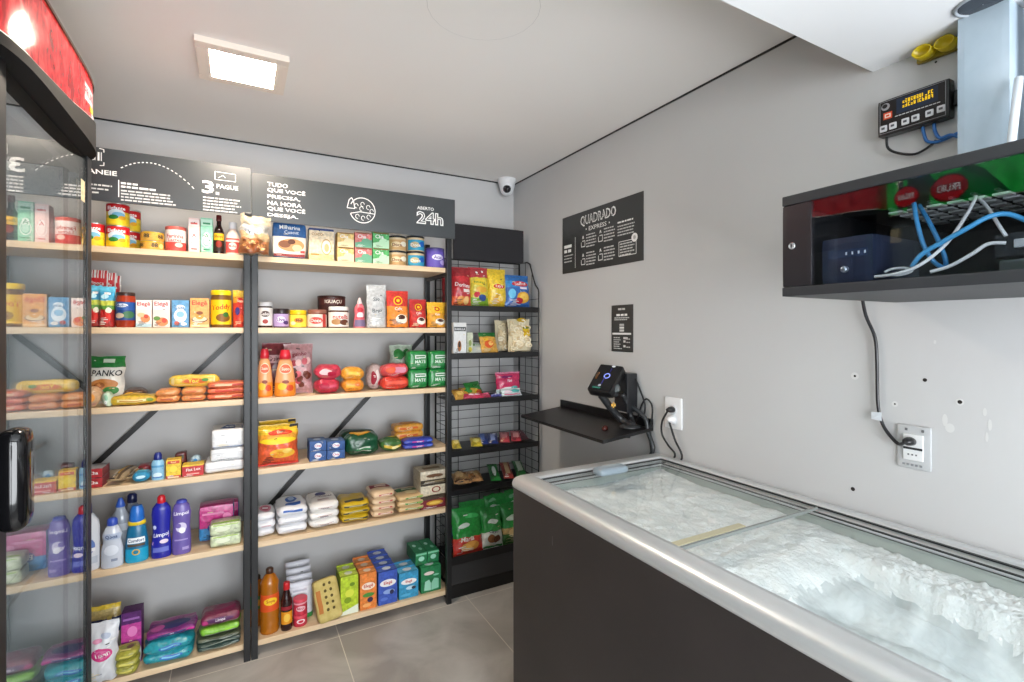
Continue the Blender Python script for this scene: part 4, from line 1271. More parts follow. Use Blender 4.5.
# yellow junction box
yb = empty('junction_box', (XR - .001, .606, 2.236), (0, 0, -PI / 2)); tag(yb, 'yellow plastic junction box under the lowered ceiling, above the control box', 'junction box')
mb = MB()
bbox(mb, (-.050, -.016, -.014), (.046, 0, .020), C('#8f7c14', 'plastic'), .004); mb.build('back', yb)
for k in (-.026, .022):
    t = MB(); lathe(t, [(.022, 0), (.022, .03), (.019, .03), (.017, .008), (.001, .007)], '#d8c021', 'plastic'); mb = MB()
    mb.add([(p[0] + k, -p[2] - .018, p[1] * .72 + .003) for p in t.v], t.f, C('#d6bd1c', 'plastic'), True); mb.build('cup', yb)

# ================================================================== GOODS ON THE SHELVES
YF = 2.592
W_ = '#f4f2ee'
G_SEED = [0]
def sp(p0, p1, pt, zb, Yf=YF, hmax=None):
    """front-plane pixel span -> (x centre, front y, base z, width, height)"""
    x0 = atY(p0, HOR, Yf).x; x1 = atY(p1, HOR, Yf).x
    zt = atY((p0 + p1) / 2, pt, Yf).z
    return ((x0 + x1) / 2, Yf, zb + .0006, x1 - x0, zt - zb - .0006)
def nst(S, k, gap=.0006):                     # next one up on a stack
    x, y, z, w, h = S; return (x, y, z + (h + gap) * k, w, h)
def cut(S, n, gap=.0006):
    x, y, z, w, h = S; return (x, y, z, w, (h - gap * (n - 1)) / n)

def fine(surf_fn, mb, faces, off=.0022):
    """rows of small print that every wrapper carries"""
    G_SEED[0] += 1
    r = random.Random(G_SEED[0] * 7 + 1)
    it = []
    col = r.choice(['#f2f0ea', '#e9e4da', '#2c2a2e', '#4a3f3a', '#e8d9b0'])
    for k in range(r.randint(3, 5)):
        v = -.9 + k * .075; u = r.uniform(-.85, -.5) if k else -.8
        it.append(('r', u, v, u + r.uniform(.3, .9), v + .03, col))
    for k in range(3):
        u, v = r.uniform(-.85, .6), r.uniform(-.5, .85)
        it.append(('r', u, v, u + r.uniform(.08, .3), v + .035, r.choice(['#f2f0ea', '#33302f', '#d8c9a0'])))
    prt(mb, surf_fn, it, off0=off)

W_ = W_
def can(label, S, paint, prints=(), group=None, lid='#c8cacc', name='food_can', cat='can', plastic_lid=None, pr=(.08, .92)):
    x, y, z, w, h = S; r = w / 2
    b = MB(); pf = paint if callable(paint) else (lambda zz: paint)
    prof = [(r * .97, 0), (r, .004)]
    for k in range(1, 12): prof.append((r, .004 + (h - .010) * k / 11))
    prof += [(r * .985, h - .004)]
    Sf = lathe(b, prof, lambda zz: pf(zz / h), 'paper')
    if prints: prt(b, Sf(h * pr[0], h * pr[1], 1.25), prints)
    l = MB()
    if plastic_lid:
        lathe(l, [(r * 1.02, h - .012), (r * 1.03, h - .002), (r * .99, h), (r * .9, h + .0005)], plastic_lid, 'plastic')
    else:
        lathe(l, [(r * .985, h - .004), (r, h - .002), (r * .985, h), (r * .94, h - .001), (r * .92, h - .004), (.001, h - .004)], lid, 'metal', cap=False)
    return thing(name, label, cat, (x, y + r, z), (0, 0, 0), [('body', b), ('lid', l)], group)

def carton(label, S, d, paint, prints={}, cap=None, group=None, name='carton', cat='carton', r=.0025, puff=0, rz=0, wr=0, fin='paper', n=4, seed=0, parts=()):
    x, y, z, w, h = S
    b = MB(); Sf = rbox(b, w, d, h, r, paint, puff, n, wr, seed, fin)
    for face, it in prints.items(): prt(b, Sf(face), it, off0=.001 if not wr else .0018)
    if h > .04: fine(Sf('F'), b, 0)
    if wr:
        zm = min(v[2] for v in b.v); b.v = [(q[0], q[1], q[2] - zm) for q in b.v]
    P = [('package', b)] + list(parts)
    if cap:
        c = MB(); lathe(c, [(.013, 0), (.013, .008), (.011, .0095), (.001, .0097)], cap, 'plastic', z0=h, seg=14, cap=False); P.append(('cap', c))
    return thing(name, label, cat, (x, y + d / 2, z), (0, 0, rz), P, group)

def pack(label, S, d, paint, prints={}, group=None, name='food_pack', cat='pack', r=None, puff=.004, wr=.004, n=14, seed=0, rz=0, fin='foil', tilt=0):
    x, y, z, w, h = S
    w -= 1.3 * puff + wr
    b = MB(); Sf = rbox(b, w, d, h, min(r or h * .42, h * .48), paint, puff, n, wr, seed, fin)
    zm = min(v[2] for v in b.v)
    for face, it in prints.items(): prt(b, Sf(face), it, off0=.0018)
    if h > .035: fine(Sf('F'), b, 0, .003)
    b.v = [(a[0], a[1], a[2] - zm) for a in b.v]
    return thing(name, label, cat, (x, y + d / 2, z), (tilt, 0, rz), [('wrapper', b)], group)

def bag(label, S, d, paint, prints=(), group=None, name='snack_bag', cat='bag', kind='pillow', tilt=.12, seed=0, rz=0, wr=.005, fin='foil', waist=.05, flat=False):
    x, y, z, w, h = S
    b = MB()
    hh = h / max(.3, math.cos(tilt)) if not flat else h
    Sf = pillow(b, w, hh, d, paint, kind, seed, wr, fin=fin, waist=waist)
    if prints: prt(b, Sf, prints, off0=.0018)
    if h > .06: fine(Sf, b, 0, .003)
    if flat:
        loc = (x, y, z + d * .55); rot = (-PI / 2 + tilt, 0, rz)
    else:
        yb = d * .50 if kind == 'gusset' else d * .42
        loc = (x, y + yb, z); rot = (-tilt, 0, rz)
    R_ = Matrix.Rotation(rz, 3, 'Z') @ Matrix.Rotation(rot[0], 3, 'X')
    zm = min((R_ @ Vector(v)).z for v in b.v)
    loc = (loc[0], loc[1], z - zm)
    if flat: loc = (loc[0], y, z - zm)
    return thing(name, label, cat, loc, rot, [('wrapper', b)], group)

def bottle(label, S, prof, paint, cap, sy=.62, prints=(), pr=(.1, .6), ang=1.15, group=None, name='bottle', cat='bottle', fin='plastic', extra=(), rz=0):
    """prof: (radius fraction of half width, height fraction) of the body; cap: (profile, colour)"""
    x, y, z, w, h = S; r = w / 2
    P = []
    pp = []
    for (a, za), (b_, zb_) in zip(prof, prof[1:]):
        for k in range(3): pp.append((r * (a + (b_ - a) * k / 3), h * (za + (zb_ - za) * k / 3)))
    pp.append((r * prof[-1][0], h * prof[-1][1]))
    b = MB(); pf = paint if callable(paint) else (lambda zz: paint)
    Sf = lathe(b, pp, lambda zz: pf(zz / h), fin, sy=sy)
    if prints: prt(b, Sf(h * pr[0], h * pr[1], ang), prints)
    P.append(('body', b))
    c = MB(); lathe(c, [(r * a, h * q) for a, q in cap[0]], cap[1], 'plastic', sy=max(sy, .8), seg=18); P.append(('cap', c))
    for n_, prof_, col_ in extra:
        e = MB(); lathe(e, [(r * a, h * q) for a, q in prof_], col_, 'plastic', sy=sy, seg=20); P.append((n_, e))
    return thing(name, label, cat, (x, y + r * sy, z), (0, 0, rz), P, group)

def jar(label, S, content, lid, lidcol, labcol=None, prints=(), pr=(.12, .7), group=None, name='jar', lidh=.16, fin='gloss', neck=.9):
    x, y, z, w, h = S; r = w / 2
    b = MB()
    zb_ = h * (1 - lidh)
    Sf = lathe(b, [(r * .9, 0), (r, h * .04), (r, zb_ * .55), (r, zb_ * .88), (r * neck, zb_), (r * neck, h * .96)], content, fin)
    if labcol:
        l0 = Sf(h * pr[0], h * pr[1], 1.5); prt(b, l0, [('r', -1, -1, 1, 1, labcol)])
    if prints: prt(b, Sf(h * pr[0], h * pr[1], 1.2), prints, off0=.0012)
    l = MB(); lr = r * (lid)
    lathe(l, [(lr, zb_), (lr * 1.01, zb_ + .003), (lr, h - .003), (lr * .96, h), (.001, h)], lidcol, 'plastic', cap=False)
    return thing(name, label, 'jar', (x, y + r, z), (0, 0, 0), [('body', b), ('lid', l)], group)

W_ = '#f4f2ee'
G_SEED = [0]
# ------------------------------------------------------------------ left rack, top shelf
z = ZS[0]
redcan = lambda t: '#f0c81e' if t < .30 else ('#c8161d' if t > .62 else ('#e9d9b0' if t > .55 else '#5d8f3a'))
rp = [('r', -1, .30, 1, 1, '#c6141b'), ('r', -1, -1, 1, -.45, '#f2cf22'), ('e', .0, .05, .62, .46, '#e8eef2'), ('e', .15, -.1, .45, .3, '#7ec0dc'), ('e', -.2, -.35, .35, .25, '#2f7d35'), ('e', .4, -.4, .25, .22, '#e8a81c'), ('t', 'Elefante', 0, .62, .34, 1.1, '#ffffff')]
G = 'red and yellow cans on the top shelf'
rr_ = lambda t: '#c6141b' if t > .62 else '#f0cb20'
SB = sp(104, 128, 225, z, YF)
can('red and yellow can at the left end of the top shelf, beside the drink cooler', sp(79.5, 103, 222, z, YF), rr_, rp, G)
cB = can('red and yellow can under the stacked one, front of the pile', SB, rr_, rp, G)
dup(cB, (SB[0], SB[1] + SB[3] / 2, SB[2] + SB[4] + .0008), 'red and yellow can standing on the front can of the pile')
SC = sp(116.5, 139.5, 226.5, z, YF + .122)
dup(cB, (SC[0], SC[1] + SB[3] / 2, SB[2]), 'red and yellow can behind the front pile, partly hidden')
dup(cB, (SC[0], SC[1] + SB[3] / 2, SB[2] + SB[4] + .0008), 'red and yellow can on top of the half hidden one behind')
S88 = cut(sp(138.5, 163, 231, z), 2)
p88 = [('r', -1, .72, 1, 1, '#c9a024'), ('t', '88', .25, 0, .7, .5, '#1d2d33'), ('t', '88', -.75, 0, .7, .4, '#1d2d33'), ('e', .75, -.1, .2, .6, '#f0d88a')]
c1 = can('low golden can printed 88, lower of two', S88, '#dfa63a', p88, 'golden cans printed 88', pr=(.05, .95))
dup(c1, (S88[0], S88[1] + S88[3] / 2, S88[2] + S88[4] + .0006), 'low golden can printed 88, stacked on its twin', (0, 0, .55))
can('wide tin with salmon lid and white and red label', sp(164, 185.6, 226, z), lambda t: '#d8675a' if t > .84 else ('#f1e4de' if t > .38 else '#d24a42'),
    [('r', -1, -.9, 1, -.38, '#d34c44'), ('t', 'Farinha', 0, .25, .34, 1.2, '#c04a44'), ('t', 'Lactea', 0, -.12, .3, .9, '#c86a62'), ('e', .3, -.6, .3, .22, '#f0c8b8')], name='milk_powder_tin', plastic_lid='#d5655a')
for lab, a, b_, c1_, c2_, e_ in (('slim pink carton left of its green twin on the top shelf', 188.3, 199.8, '#f0cfc9', '#f6e4df', '#cf5a55'), ('slim green carton beside the soy sauce bottle', 200.4, 212.8, '#8fd0ae', '#bfe3cf', '#2f8a5a')):
    carton(lab, sp(a, b_, 217.8, z), .062, lambda f, u, v, c1_=c1_: c1_, {'F': [('r', -.9, .55, .9, .9, c2_), ('e', 0, -.05, .5, .22, W_), ('ring', 0, -.35, .75, .34, .15, W_), ('e', 0, -.35, .5, .22, c2_), ('r', -.6, .62, .6, .72, e_), ('t', 'A', 0, -.02, .2, .7, e_), ('r', -.5, -.85, .5, -.78, e_)]}, group='slim cartons on the top shelf', name='drink_carton')
DARK = '#2a1512'
bottle('dark soy sauce bottle with a brown cap and yellow label', sp(213.3, 224.2, 214.5, z), [(.96, 0), (1, .03), (1, .52), (.86, .62), (.45, .74), (.42, .86)], DARK, ([(.5, .85), (.52, .86), (.5, .99), (.45, 1)], '#5a1714'), 1,
       [('r', -1, -1, 1, 1, '#2b2018'), ('r', -1, .15, 1, .85, '#e6b422'), ('e', 0, -.25, .5, .35, '#8f2a1a'), ('t', 'Shoyu', 0, .5, .36, 1.2, '#3a1a10')], (.06, .56), fin='gloss')
bottle('plump sauce bottle with a white cap and pink label', sp(225.2, 240, 221.5, z), [(.95, 0), (1, .04), (1, .45), (.9, .58), (.5, .74), (.46, .82)], '#f1d9c9', ([(.5, .80), (.55, .81), (.55, .97), (.5, 1)], '#efeeee'), .9,
       [('r', -1, -1, 1, 1, '#d9534c'), ('r', -1, .5, 1, .75, '#f5dfd8'), ('e', 0, -.1, .5, .5, '#f3d8d0'), ('t', 'Molho', 0, -.1, .35, .8, '#b02a2a')], (.06, .50))
# bag of nuts hanging over the edge between the racks
b = MB(); Sx = sp(240.5, 267.5, 219.5, z, 2.53)
nut = random.Random(5)
Sf = pillow(b, .122, .172, .072, bands([(-1, '#8f4f24'), (-.55, '#a86c3a'), (-.25, '#b89a72'), (.1, '#a9a59c'), (.45, '#b5a68c'), (.85, '#a8997e')]), 'gusset', 3, .018, n=16, m=20)
prt(b, Sf, [('e', -.1, .12, .6, .18, '#b8bec4'), ('e', .2, .2, .4, .10, '#eef0f2'), ('t', 'Mix', -.1, .12, .14, .6, '#5a6a7a')] + [('e', nut.uniform(-.7, .7), nut.uniform(-.85, -.35), .12, .07, nut.choice(['#8a4a20', '#d9a566', '#6f3a18', '#e9c48e'])) for _ in range(22)])
xx = atY(254, 300, 2.50).x
nb = MB(); bbox(nb, (-.045, -.006, .166), (-.015, .034, .181), C('#1d1d1f', 'plastic'), .002)
thing('nut_bag', 'silvery bag of mixed nuts slumped over both racks at the top shelf joint', 'bag', (xx, 2.497, z - .004), (0, .04, 0), [('wrapper', b), ('clip', nb)])

# ------------------------------------------------------------------ right rack, top shelf
carton('blue topped bag with a food photo on the top shelf', sp(273, 306, 224, z), .05, bands([(-1, '#e9e0d2'), (.2, '#1f5fa0')]), {'F': [('e', .1, -.3, .8, .38, '#c98f58'), ('e', -.3, -.25, .35, .22, '#7a4a2a'), ('e', .45, -.45, .3, .2, '#e7c492'), ('e', .1, -.1, .25, .15, '#5a3420'), ('t', 'Milharina', 0, .72, .16, 1.3, W_), ('t', 'Cuscuz', .1, .45, .14, .9, '#dfe9f2'), ('r', -1, -1, 1, -.82, '#8f2c25'), ('r', .65, -.75, .95, -.6, '#e84a3c')]}, r=.008, puff=.004, wr=.003, name='flour_bag', cat='bag', fin='foil')
carton('cream coconut carton with a dark blue top edge', sp(309, 334, 228.5, z), .06, bands([(-1, '#e9c98c'), (-.6, '#eed9b6'), (.86, '#27417f')]), {'F': [('t', 'COCO', -.35, .62, .12, .8, '#b07c3a'), ('ring', .38, -.15, .42, .5, .12, '#c99a5a'), ('e', .38, -.15, .34, .42, '#f4e8d2'), ('e', .4, -.2, .2, .26, '#d8b07a'), ('r', -.85, -.7, -.2, -.6, '#c78a3c')]}, name='drink_carton')
for px0, px1, c, c2, nm in ((337.5, 354, '#eec878', '#f3e2b4', 'yellow'), (355, 372, '#e5807a', '#6fae8c', 'pink and green'), (372.8, 389.2, '#58b766', '#bfe6bf', 'green')):
    Sx = cut(sp(px0, px1, 232.5, z), 2)
    it = {'F': [('p', [(-1, -1), (1, -1), (1, .1), (-1, -.4)], c2), ('e', .3, -.2, .55, .45, c2), ('t', 'Cha', -.2, .45, .35, .9, W_), ('r', -.9, .82, .9, .95, '#7a4a20')]}
    q = carton(nm + ' tea box on the top shelf, lower of its pair', Sx, .07, c, it, group='small tea boxes stacked in pairs', name='tea_box', cat='box', r=.0015)
    dup(q, (Sx[0], Sx[1] + .035, Sx[2] + Sx[4] + .0006), nm + ' tea box on the top shelf, upper of its pair')
for px0, px1, c, c2, nm in ((390, 408.5, '#c9a06a', '#e6cfa4', 'tan'), (409.3, 426.5, '#3a9ec0', '#c5b58a', 'blue')):
    Sx = cut(sp(px0, px1, 235.5, z), 2)
    it = [('r', -1, -1, 1, .75, c), ('e', -.3, -.1, .45, .5, c2), ('e', .45, .05, .35, .45, '#f0e8d4' if nm == 'tan' else '#2568c0'), ('t', 'Doce', -.2, -.15, .4, .8, '#7a3a1c' if nm == 'tan' else W_)]
    q = jar(nm + ' round pot with black lid, lower of its pair', Sx, '#d9c09a', 1.03, '#26272a', None, it, (.05, .82), 'round pots with black lids', 'spread_pot', .14, 'plastic', 1)
    dup(q, (Sx[0], Sx[1] + Sx[3] / 2, Sx[2] + Sx[4] + .0006), nm + ' round pot with black lid, stacked on its twin')
jar('single purple pot at the right end of the top shelf', sp(428.5, 447, 247.5, z), '#5a4aa0', 1.02, '#4a3f7c', None, [('r', -1, -1, 1, .9, '#6a58b4'), ('e', 0, .2, .5, .35, '#e8e2f4'), ('e', .5, -.4, .3, .3, '#b8a8e4'), ('t', 'Acai', 0, .2, .3, .7, '#5a3aa0')], (.03, .85), None, 'spread_pot', .1, 'plastic', 1)

# ------------------------------------------------------------------ left rack, second shelf
z = ZS[1]
def stripes(face, u, v):
    if v > .82 or -1 < v < -.7: return '#f6f2ee' if int((u + 1) * 7) % 2 else '#d2222a'
    return '#cf1f28' if v > .2 else '#e8e2dc'
stripes.cuts = [.82, .2, -.7]
def striped(face, u, v): return '#f6f2ee' if int((u + 1.0) * 6.99) % 2 else '#d2222a'
for k, (a, b_) in enumerate(((86, 107.5), (94, 115.5), (99, 120.5))):
    bag(('red and white striped popcorn bag, front one of three', 'red and white striped popcorn bag, middle one of three', 'red and white striped popcorn bag, rear one of three')[k], sp(a, b_, 270 + k * 2.6, z, YF + .10 + k * .035), .028, striped, [('r', -.75, .30, .75, .72, '#d8242c'), ('t', 'Pipoca', 0, .52, .16, 1.2, W_), ('r', -1, -.35, 1, -.05, '#d8242c')], 'striped popcorn bags', 'popcorn_bag', tilt=.02, seed=k, wr=.003)
SKY = bands([(-1, '#a8231f'), (-.15, '#5f9a3a'), (.05, '#c9cf4a'), (.3, '#3fa9d6'), (.75, '#5cc0e0')])
for k, (a, b_) in enumerate(((86, 101), (97.5, 114))):
    bag(('sky blue and red tomato pouch nearest the drink cooler', 'sky blue and red tomato pouch touching the red sauce jar')[k], sp(a, b_, 285.5 + k, z, YF + (.02 if k == 0 else 0)), .05, SKY, [('e', .1, -.55, .5, .28, '#d2332b'), ('e', -.4, -.4, .35, .22, '#b5201d'), ('e', .3, -.2, .4, .14, '#e9e6cf'), ('e', -.2, .5, .5, .12, '#bfe6f2'), ('r', -.3, .6, .5, .7, W_)], 'tomato sauce pouches', 'sauce_pouch', 'pouch', 'gusset', .02, seed=k + 4, wr=.004)
jar('big red sauce jar with a dark lid and blue label', sp(113.6, 134.6, 292, z, YF - .01), '#a33a22', .93, '#3c2a26', '#24447c', [('r', -1, .1, 1, .95, '#27539a'), ('e', -.2, .62, .5, .2, '#e9eef4'), ('t', 'Molho', -.2, .62, .24, .8, '#24447c'), ('e', .35, -.4, .5, .4, '#3f6f4a'), ('e', -.4, -.5, .4, .3, '#c9b49a')], (.2, .72), None, 'sauce_jar', .1)
def elege(c0, c1, art):
    it = [('r', -1, .3, 1, 1, c0), ('t', 'Elegê', 0, .68, .3, 1.45, '#c5342e')] + art
    return it
A1 = [('e', .2, -.35, .6, .3, '#e88c54'), ('e', -.3, -.1, .5, .16, '#e8c48e'), ('e', .3, -.2, .3, .15, '#cf4a2c'), ('r', -1, -1, 1, -.72, '#b5cfd4')]
A2 = [('e', .1, -.6, .7, .32, '#e58a50'), ('e', -.5, -.35, .4, .16, '#5f8a3a'), ('e', .35, -.5, .3, .18, '#d3482c')]
carton('cream and white milk cream carton, left of the two beside the sauce jar', sp(135.6, 151.8, 300, z), .045, '#f0dfd4', {'F': elege('#f6e8e0', 0, A1)}, group='small cream cartons', name='cream_carton')
carton('cream and white milk cream carton, right of the two beside the sauce jar', sp(152.6, 170, 300, z), .045, '#f0dccf', {'F': elege('#f7e9e2', 0, A2)}, group='small cream cartons', name='cream_carton')
carton('blue and white carton with a milk can drawing', sp(171.6, 189, 300, z), .045, '#5f9cc8', {'F': [('e', 0, .45, .55, .2, '#e8f2f8'), ('e', 0, -.15, .75, .5, '#e4eff6'), ('e', .0, -.05, .45, .22, '#8fbfe0'), ('e', -.4, -.7, .3, .15, '#c95a4a'), ('e', .4, -.75, .35, .12, '#f0e6da'), ('t', 'Leite', 0, .45, .2, .9, '#2f6aa0')]}, name='cream_carton')
carton('orange caramel milk carton with a pudding picture', sp(190, 209.2, 298, z), .05, '#eba958', {'F': [('t', 'Elegê', 0, .62, .3, 1.45, '#c5442e'), ('e', 0, -.45, .85, .22, '#7a4a22'), ('e', 0, -.42, .75, .18, '#e8d3ae'), ('e', 0, -.2, .45, .26, '#e0a040'), ('e', 0, -.02, .36, .12, '#8f4a1c'), ('r', -1, -1, 1, -.8, '#f0c48a')]}, name='cream_carton')
jar('chocolate powder jar with a yellow lid and yellow label', sp(210.2, 231.4, 290, z), '#7a5326', 1.0, '#f2cf1c', '#f0c81c', [('t', 'Toddy', 0, .35, .5, 1.7, '#c9241c', .12), ('e', .2, -.45, .6, .34, '#8a5a1c'), ('e', .4, -.2, .25, .2, '#3a6a2a')], (.08, .74), None, 'cocoa_jar', .13, 'plastic', .92)
bag('red pouch with a yellow top standing against the rack post', sp(232.5, 246.5, 290, z, YF + .01), .06, bands([(-1, '#d2301f'), (.3, '#e89a1c'), (.65, '#f2c422')]), [('e', .1, .4, .5, .2, '#d8281e'), ('e', -.3, -.15, .35, .22, '#3a2f7a'), ('e', .3, -.55, .4, .2, '#e85a34'), ('t', 'Nescau', .1, .42, .14, .8, '#f4e9c8')], None, 'cocoa_pouch', 'pouch', 'gusset', .02, seed=9, wr=.004)

# ------------------------------------------------------------------ right rack, second shelf
jar('dark jar with a silver lid and white label beside the rack post', sp(257.6, 273, 302, z), '#3a2624', .98, '#c9c9cb', '#e6e0da', [('e', 0, .3, .5, .35, '#5a4a44'), ('t', 'Geleia', 0, .3, .3, 1.2, '#e6e0da'), ('e', 0, -.55, .3, .25, '#a33a34')], (.08, .78))
jar('jar with a black lid and violet label', sp(273.8, 289.6, 308.5, z), '#3f2a3a', 1.0, '#2c2326', '#b49ac8', [('e', -.1, .1, .5, .5, '#e6d8f0'), ('t', 'Uva', -.1, .1, .4, .8, '#5a2a7a'), ('e', .5, -.4, .35, .3, '#4a2a6a')], (.06, .72), lidh=.24)
jar('jar with a yellow lid and yellow label', sp(290.2, 307.5, 310, z), '#caa31c', 1.0, '#e8c21c', '#f2dc4a', [('e', 0, .1, .45, .45, '#d8891c'), ('t', 'Mel', 0, .1, .35, .7, '#7a3a1c'), ('e', -.6, -.4, .3, .3, '#f6efb8')], (.05, .72), lidh=.24)
jar('wide glass jar with a copper lid and red and white label', sp(308.5, 327.8, 309.5, z, YF - .008), '#8a4a3a', 1.0, '#8f5a4a', '#e8d2c8', [('e', -.2, .0, .6, .55, '#d8483c'), ('t', 'Doce', -.2, 0, .4, .9, '#f6e9e2'), ('r', .4, -1, .8, 1, '#c03a34')], (.05, .74), lidh=.2)
can('brown coffee tin standing behind the jars', sp(319.5, 347.5, 295.5, z, YF + .10), lambda t: '#4a2722', [('r', -1, .52, 1, .98, '#5a2f2a'), ('t', 'IGUAÇU', 0, .72, .22, 1.5, '#f3ead8')], name='coffee_tin', plastic_lid='#3c201c')
jar('hazelnut cream jar with a white lid', sp(330, 350.5, 306.5, z, YF - .01), '#5a3424', .98, '#eeeae4', '#efe8de', [('t', 'nutella', .05, .35, .42, 1.7, '#c42a22'), ('e', -.3, -.35, .45, .4, '#b98a5a'), ('e', .35, -.4, .4, .4, '#6a3a22'), ('e', .7, -.6, .2, .2, '#d8cbb4')], (.05, .74), lidh=.18, name='spread_jar')
bottle('small pink syrup bottle with a white and red tip', sp(354.3, 366.6, 297.5, z), [(.95, 0), (1, .04), (.9, .3), (.78, .42), (.9, .56), (.8, .68), (.45, .80)], '#d8707a', ([(.42, .79), (.45, .80), (.35, .9), (.22, .95), (.18, 1)], '#e9d2d0'), .8,
       [('r', -1, -1, 1, -.35, '#7a6a8a'), ('e', 0, .1, .6, .3, '#f0dce0'), ('e', 0, .62, .5, .25, '#c9303c'), ('r', -.7, -.2, .7, -.1, '#c9303c')], (.04, .72))
bag('tall silver brick of ground coffee', sp(367.6, 387.6, 284.5, z), .055, '#c3c5c6', [('t', 'Sao', -.05, .32, .12, .9, '#6a6f72'), ('t', 'Braz', 0, -.22, .14, 1.1, '#6a6f72')] + [('p', [(-.9, -.9 + k * .16), (.9, -.62 + k * .16), (.9, -.57 + k * .16), (-.9, -.85 + k * .16)], '#9aa0a3') for k in range(3)], None, 'coffee_pouch', 'pouch', 'gusset', .03, seed=12, wr=.004)
def coffee(label, S, c0, c1, seed):
    bag(label, S, .06, bands([(-1, c0), (-.3, c0), (.15, c1)]), [('ring', 0, .45, .42, .25, .2, '#f2c81c'), ('e', 0, .45, .3, .17, '#c8281c'), ('e', 0, .45, .16, .09, '#f2c81c'), ('e', .25, -.55, .55, .26, '#f3ead8'), ('e', .25, -.45, .36, .13, '#4a2214'), ('t', 'Cafe', 0, .02, .12, .8, W_)], 'coffee pouches on the second shelf', 'coffee_pouch', 'pouch', 'gusset', .03, seed, wr=.004)
coffee('large red and orange coffee pouch next to the silver one', sp(387.8, 410, 291, z), '#ee8a1c', '#cf2a1c', 21)
coffee('small red coffee pouch between two larger ones', sp(410.6, 428, 299.5, z), '#c9241f', '#b81a1c', 22)
coffee('small yellow coffee pouch at the right end of the second shelf', sp(428.6, 447.5, 302.5, z), '#e8a01c', '#f0b81c', 23)

# ------------------------------------------------------------------ left rack, third shelf
z = ZS[2]
bag('white breadcrumb bag with a green top', sp(84, 124, 357, z, YF + .07), .06, bands([(-1, '#e4e0d6'), (.52, '#1d7a35')]), [('t', 'PANKO', .12, .28, .24, 1.6, '#23201e', -.04), ('e', -.05, -.2, .75, .24, '#b9793e'), ('e', -.3, -.25, .3, .14, '#8a4f22'), ('e', .35, -.45, .42, .16, '#2f7a34'), ('e', -.2, -.65, .5, .14, '#c9bba4'), ('r', -.1, .72, .5, .88, '#cfe0cf')], None, 'breadcrumb_bag', tilt=.10, seed=2, wr=.006)
pack('small clear bag of orange cookies before the breadcrumb bag', sp(80, 100, 391, z, YF - .01), .09, '#c9a27c', {'F': [('e', 0, .1, .7, .5, '#d88f3a'), ('e', -.1, .1, .4, .25, '#e8b868'), ('r', -1, -.9, 1, -.5, '#b98a7a')]}, None, 'cookie_bag', wr=.008, seed=3, n=8)
pack('small pale green crumpled bag before the breadcrumb bag', sp(99.5, 113, 395, z, YF - .008), .08, '#c5ddc8', {'F': [('e', 0, .2, .5, .4, '#8fbf9f'), ('e', -.3, -.5, .4, .3, '#eef4ee')]}, None, 'cookie_bag', wr=.010, seed=6, n=8)
YEL = bands([(-1, '#d8b21c'), (.3, '#d6a83a')])
pack('long yellow pasta bag lying at the shelf front', sp(109, 157, 397.5, z, YF - .012), .085, YEL, {'F': [('r', -.7, -.35, .55, .3, '#efe0a0'), ('r', -.6, -.2, .4, .05, '#c9861c'), ('e', .75, 0, .18, .5, '#6f8a2a')], 'T': [('r', -.7, -.5, .6, .4, '#cfa63a')]}, 'long pasta bags lying on the third shelf', 'pasta_bag', 'bag', wr=.005, seed=4)
pack('dark brown and yellow bag on top behind the yellow pasta bag', sp(119, 147, 391.5, z, YF + .082), .09, '#6a4a33', {'F': [('e', -.4, .4, .4, .4, '#e0a22a'), ('r', -.1, .1, .8, .5, '#3a3440'), ('r', .2, -.3, .8, -.1, '#b9b4b0')]}, None, 'pasta_bag', 'bag', wr=.006, seed=8)
ORG = lambda f, u, v: '#d9823e' if int((v + u * .1 + 2) * 6) % 2 else '#e39a58'
GP = 'orange spaghetti packs lying on the third shelf'
So = cut(sp(154.5, 180, 391, z, YF), 2)
pack('orange spaghetti pack, lower left of the lying pile', (So[0], So[1], So[2], So[3], So[4]), .10, ORG, {'F': [('r', -.6, -.4, .5, .2, '#b4552a')]}, GP, 'spaghetti_pack', wr=.003, seed=11)
pack('orange spaghetti pack, upper left of the lying pile', nst(So, 1), .10, ORG, {'F': [('e', .2, 0, .4, .4, '#e8b07a')]}, GP, 'spaghetti_pack', wr=.003, seed=12)
So = cut(sp(180.5, 206, 389.5, z, YF), 2)
pack('orange spaghetti pack, lower middle of the lying pile', (So[0], So[1], So[2], So[3], So[4]), .10, ORG, {'F': [('r', -.3, -.4, .8, .1, '#a84a24')]}, GP, 'spaghetti_pack', wr=.003, seed=13)
pack('orange spaghetti pack, upper middle of the lying pile', nst(So, 1), .10, ORG, {'F': [('e', -.2, 0, .5, .5, '#c96a34')]}, GP, 'spaghetti_pack', wr=.003, seed=14)
RO = lambda f, u, v: '#d2502c' if int((v - u * .15 + 2) * 5) % 2 else '#e6814e'
So = cut(sp(206.5, 245.5, 383.5, z, YF), 3)
for k, l in enumerate(('bottom', 'middle', 'top')):
    pack('red and orange pasta pack, %s one of the three by the post' % l, nst(So, k), .11, RO, {'F': [('r', -.6, -.4, .3, .3, ('#e9b28a', '#c93a24', '#efc49c')[k]), ('e', .6, 0, .3, .4, '#b8301f')]}, 'red and orange pasta packs by the post', 'pasta_pack', wr=.003, seed=15 + k)
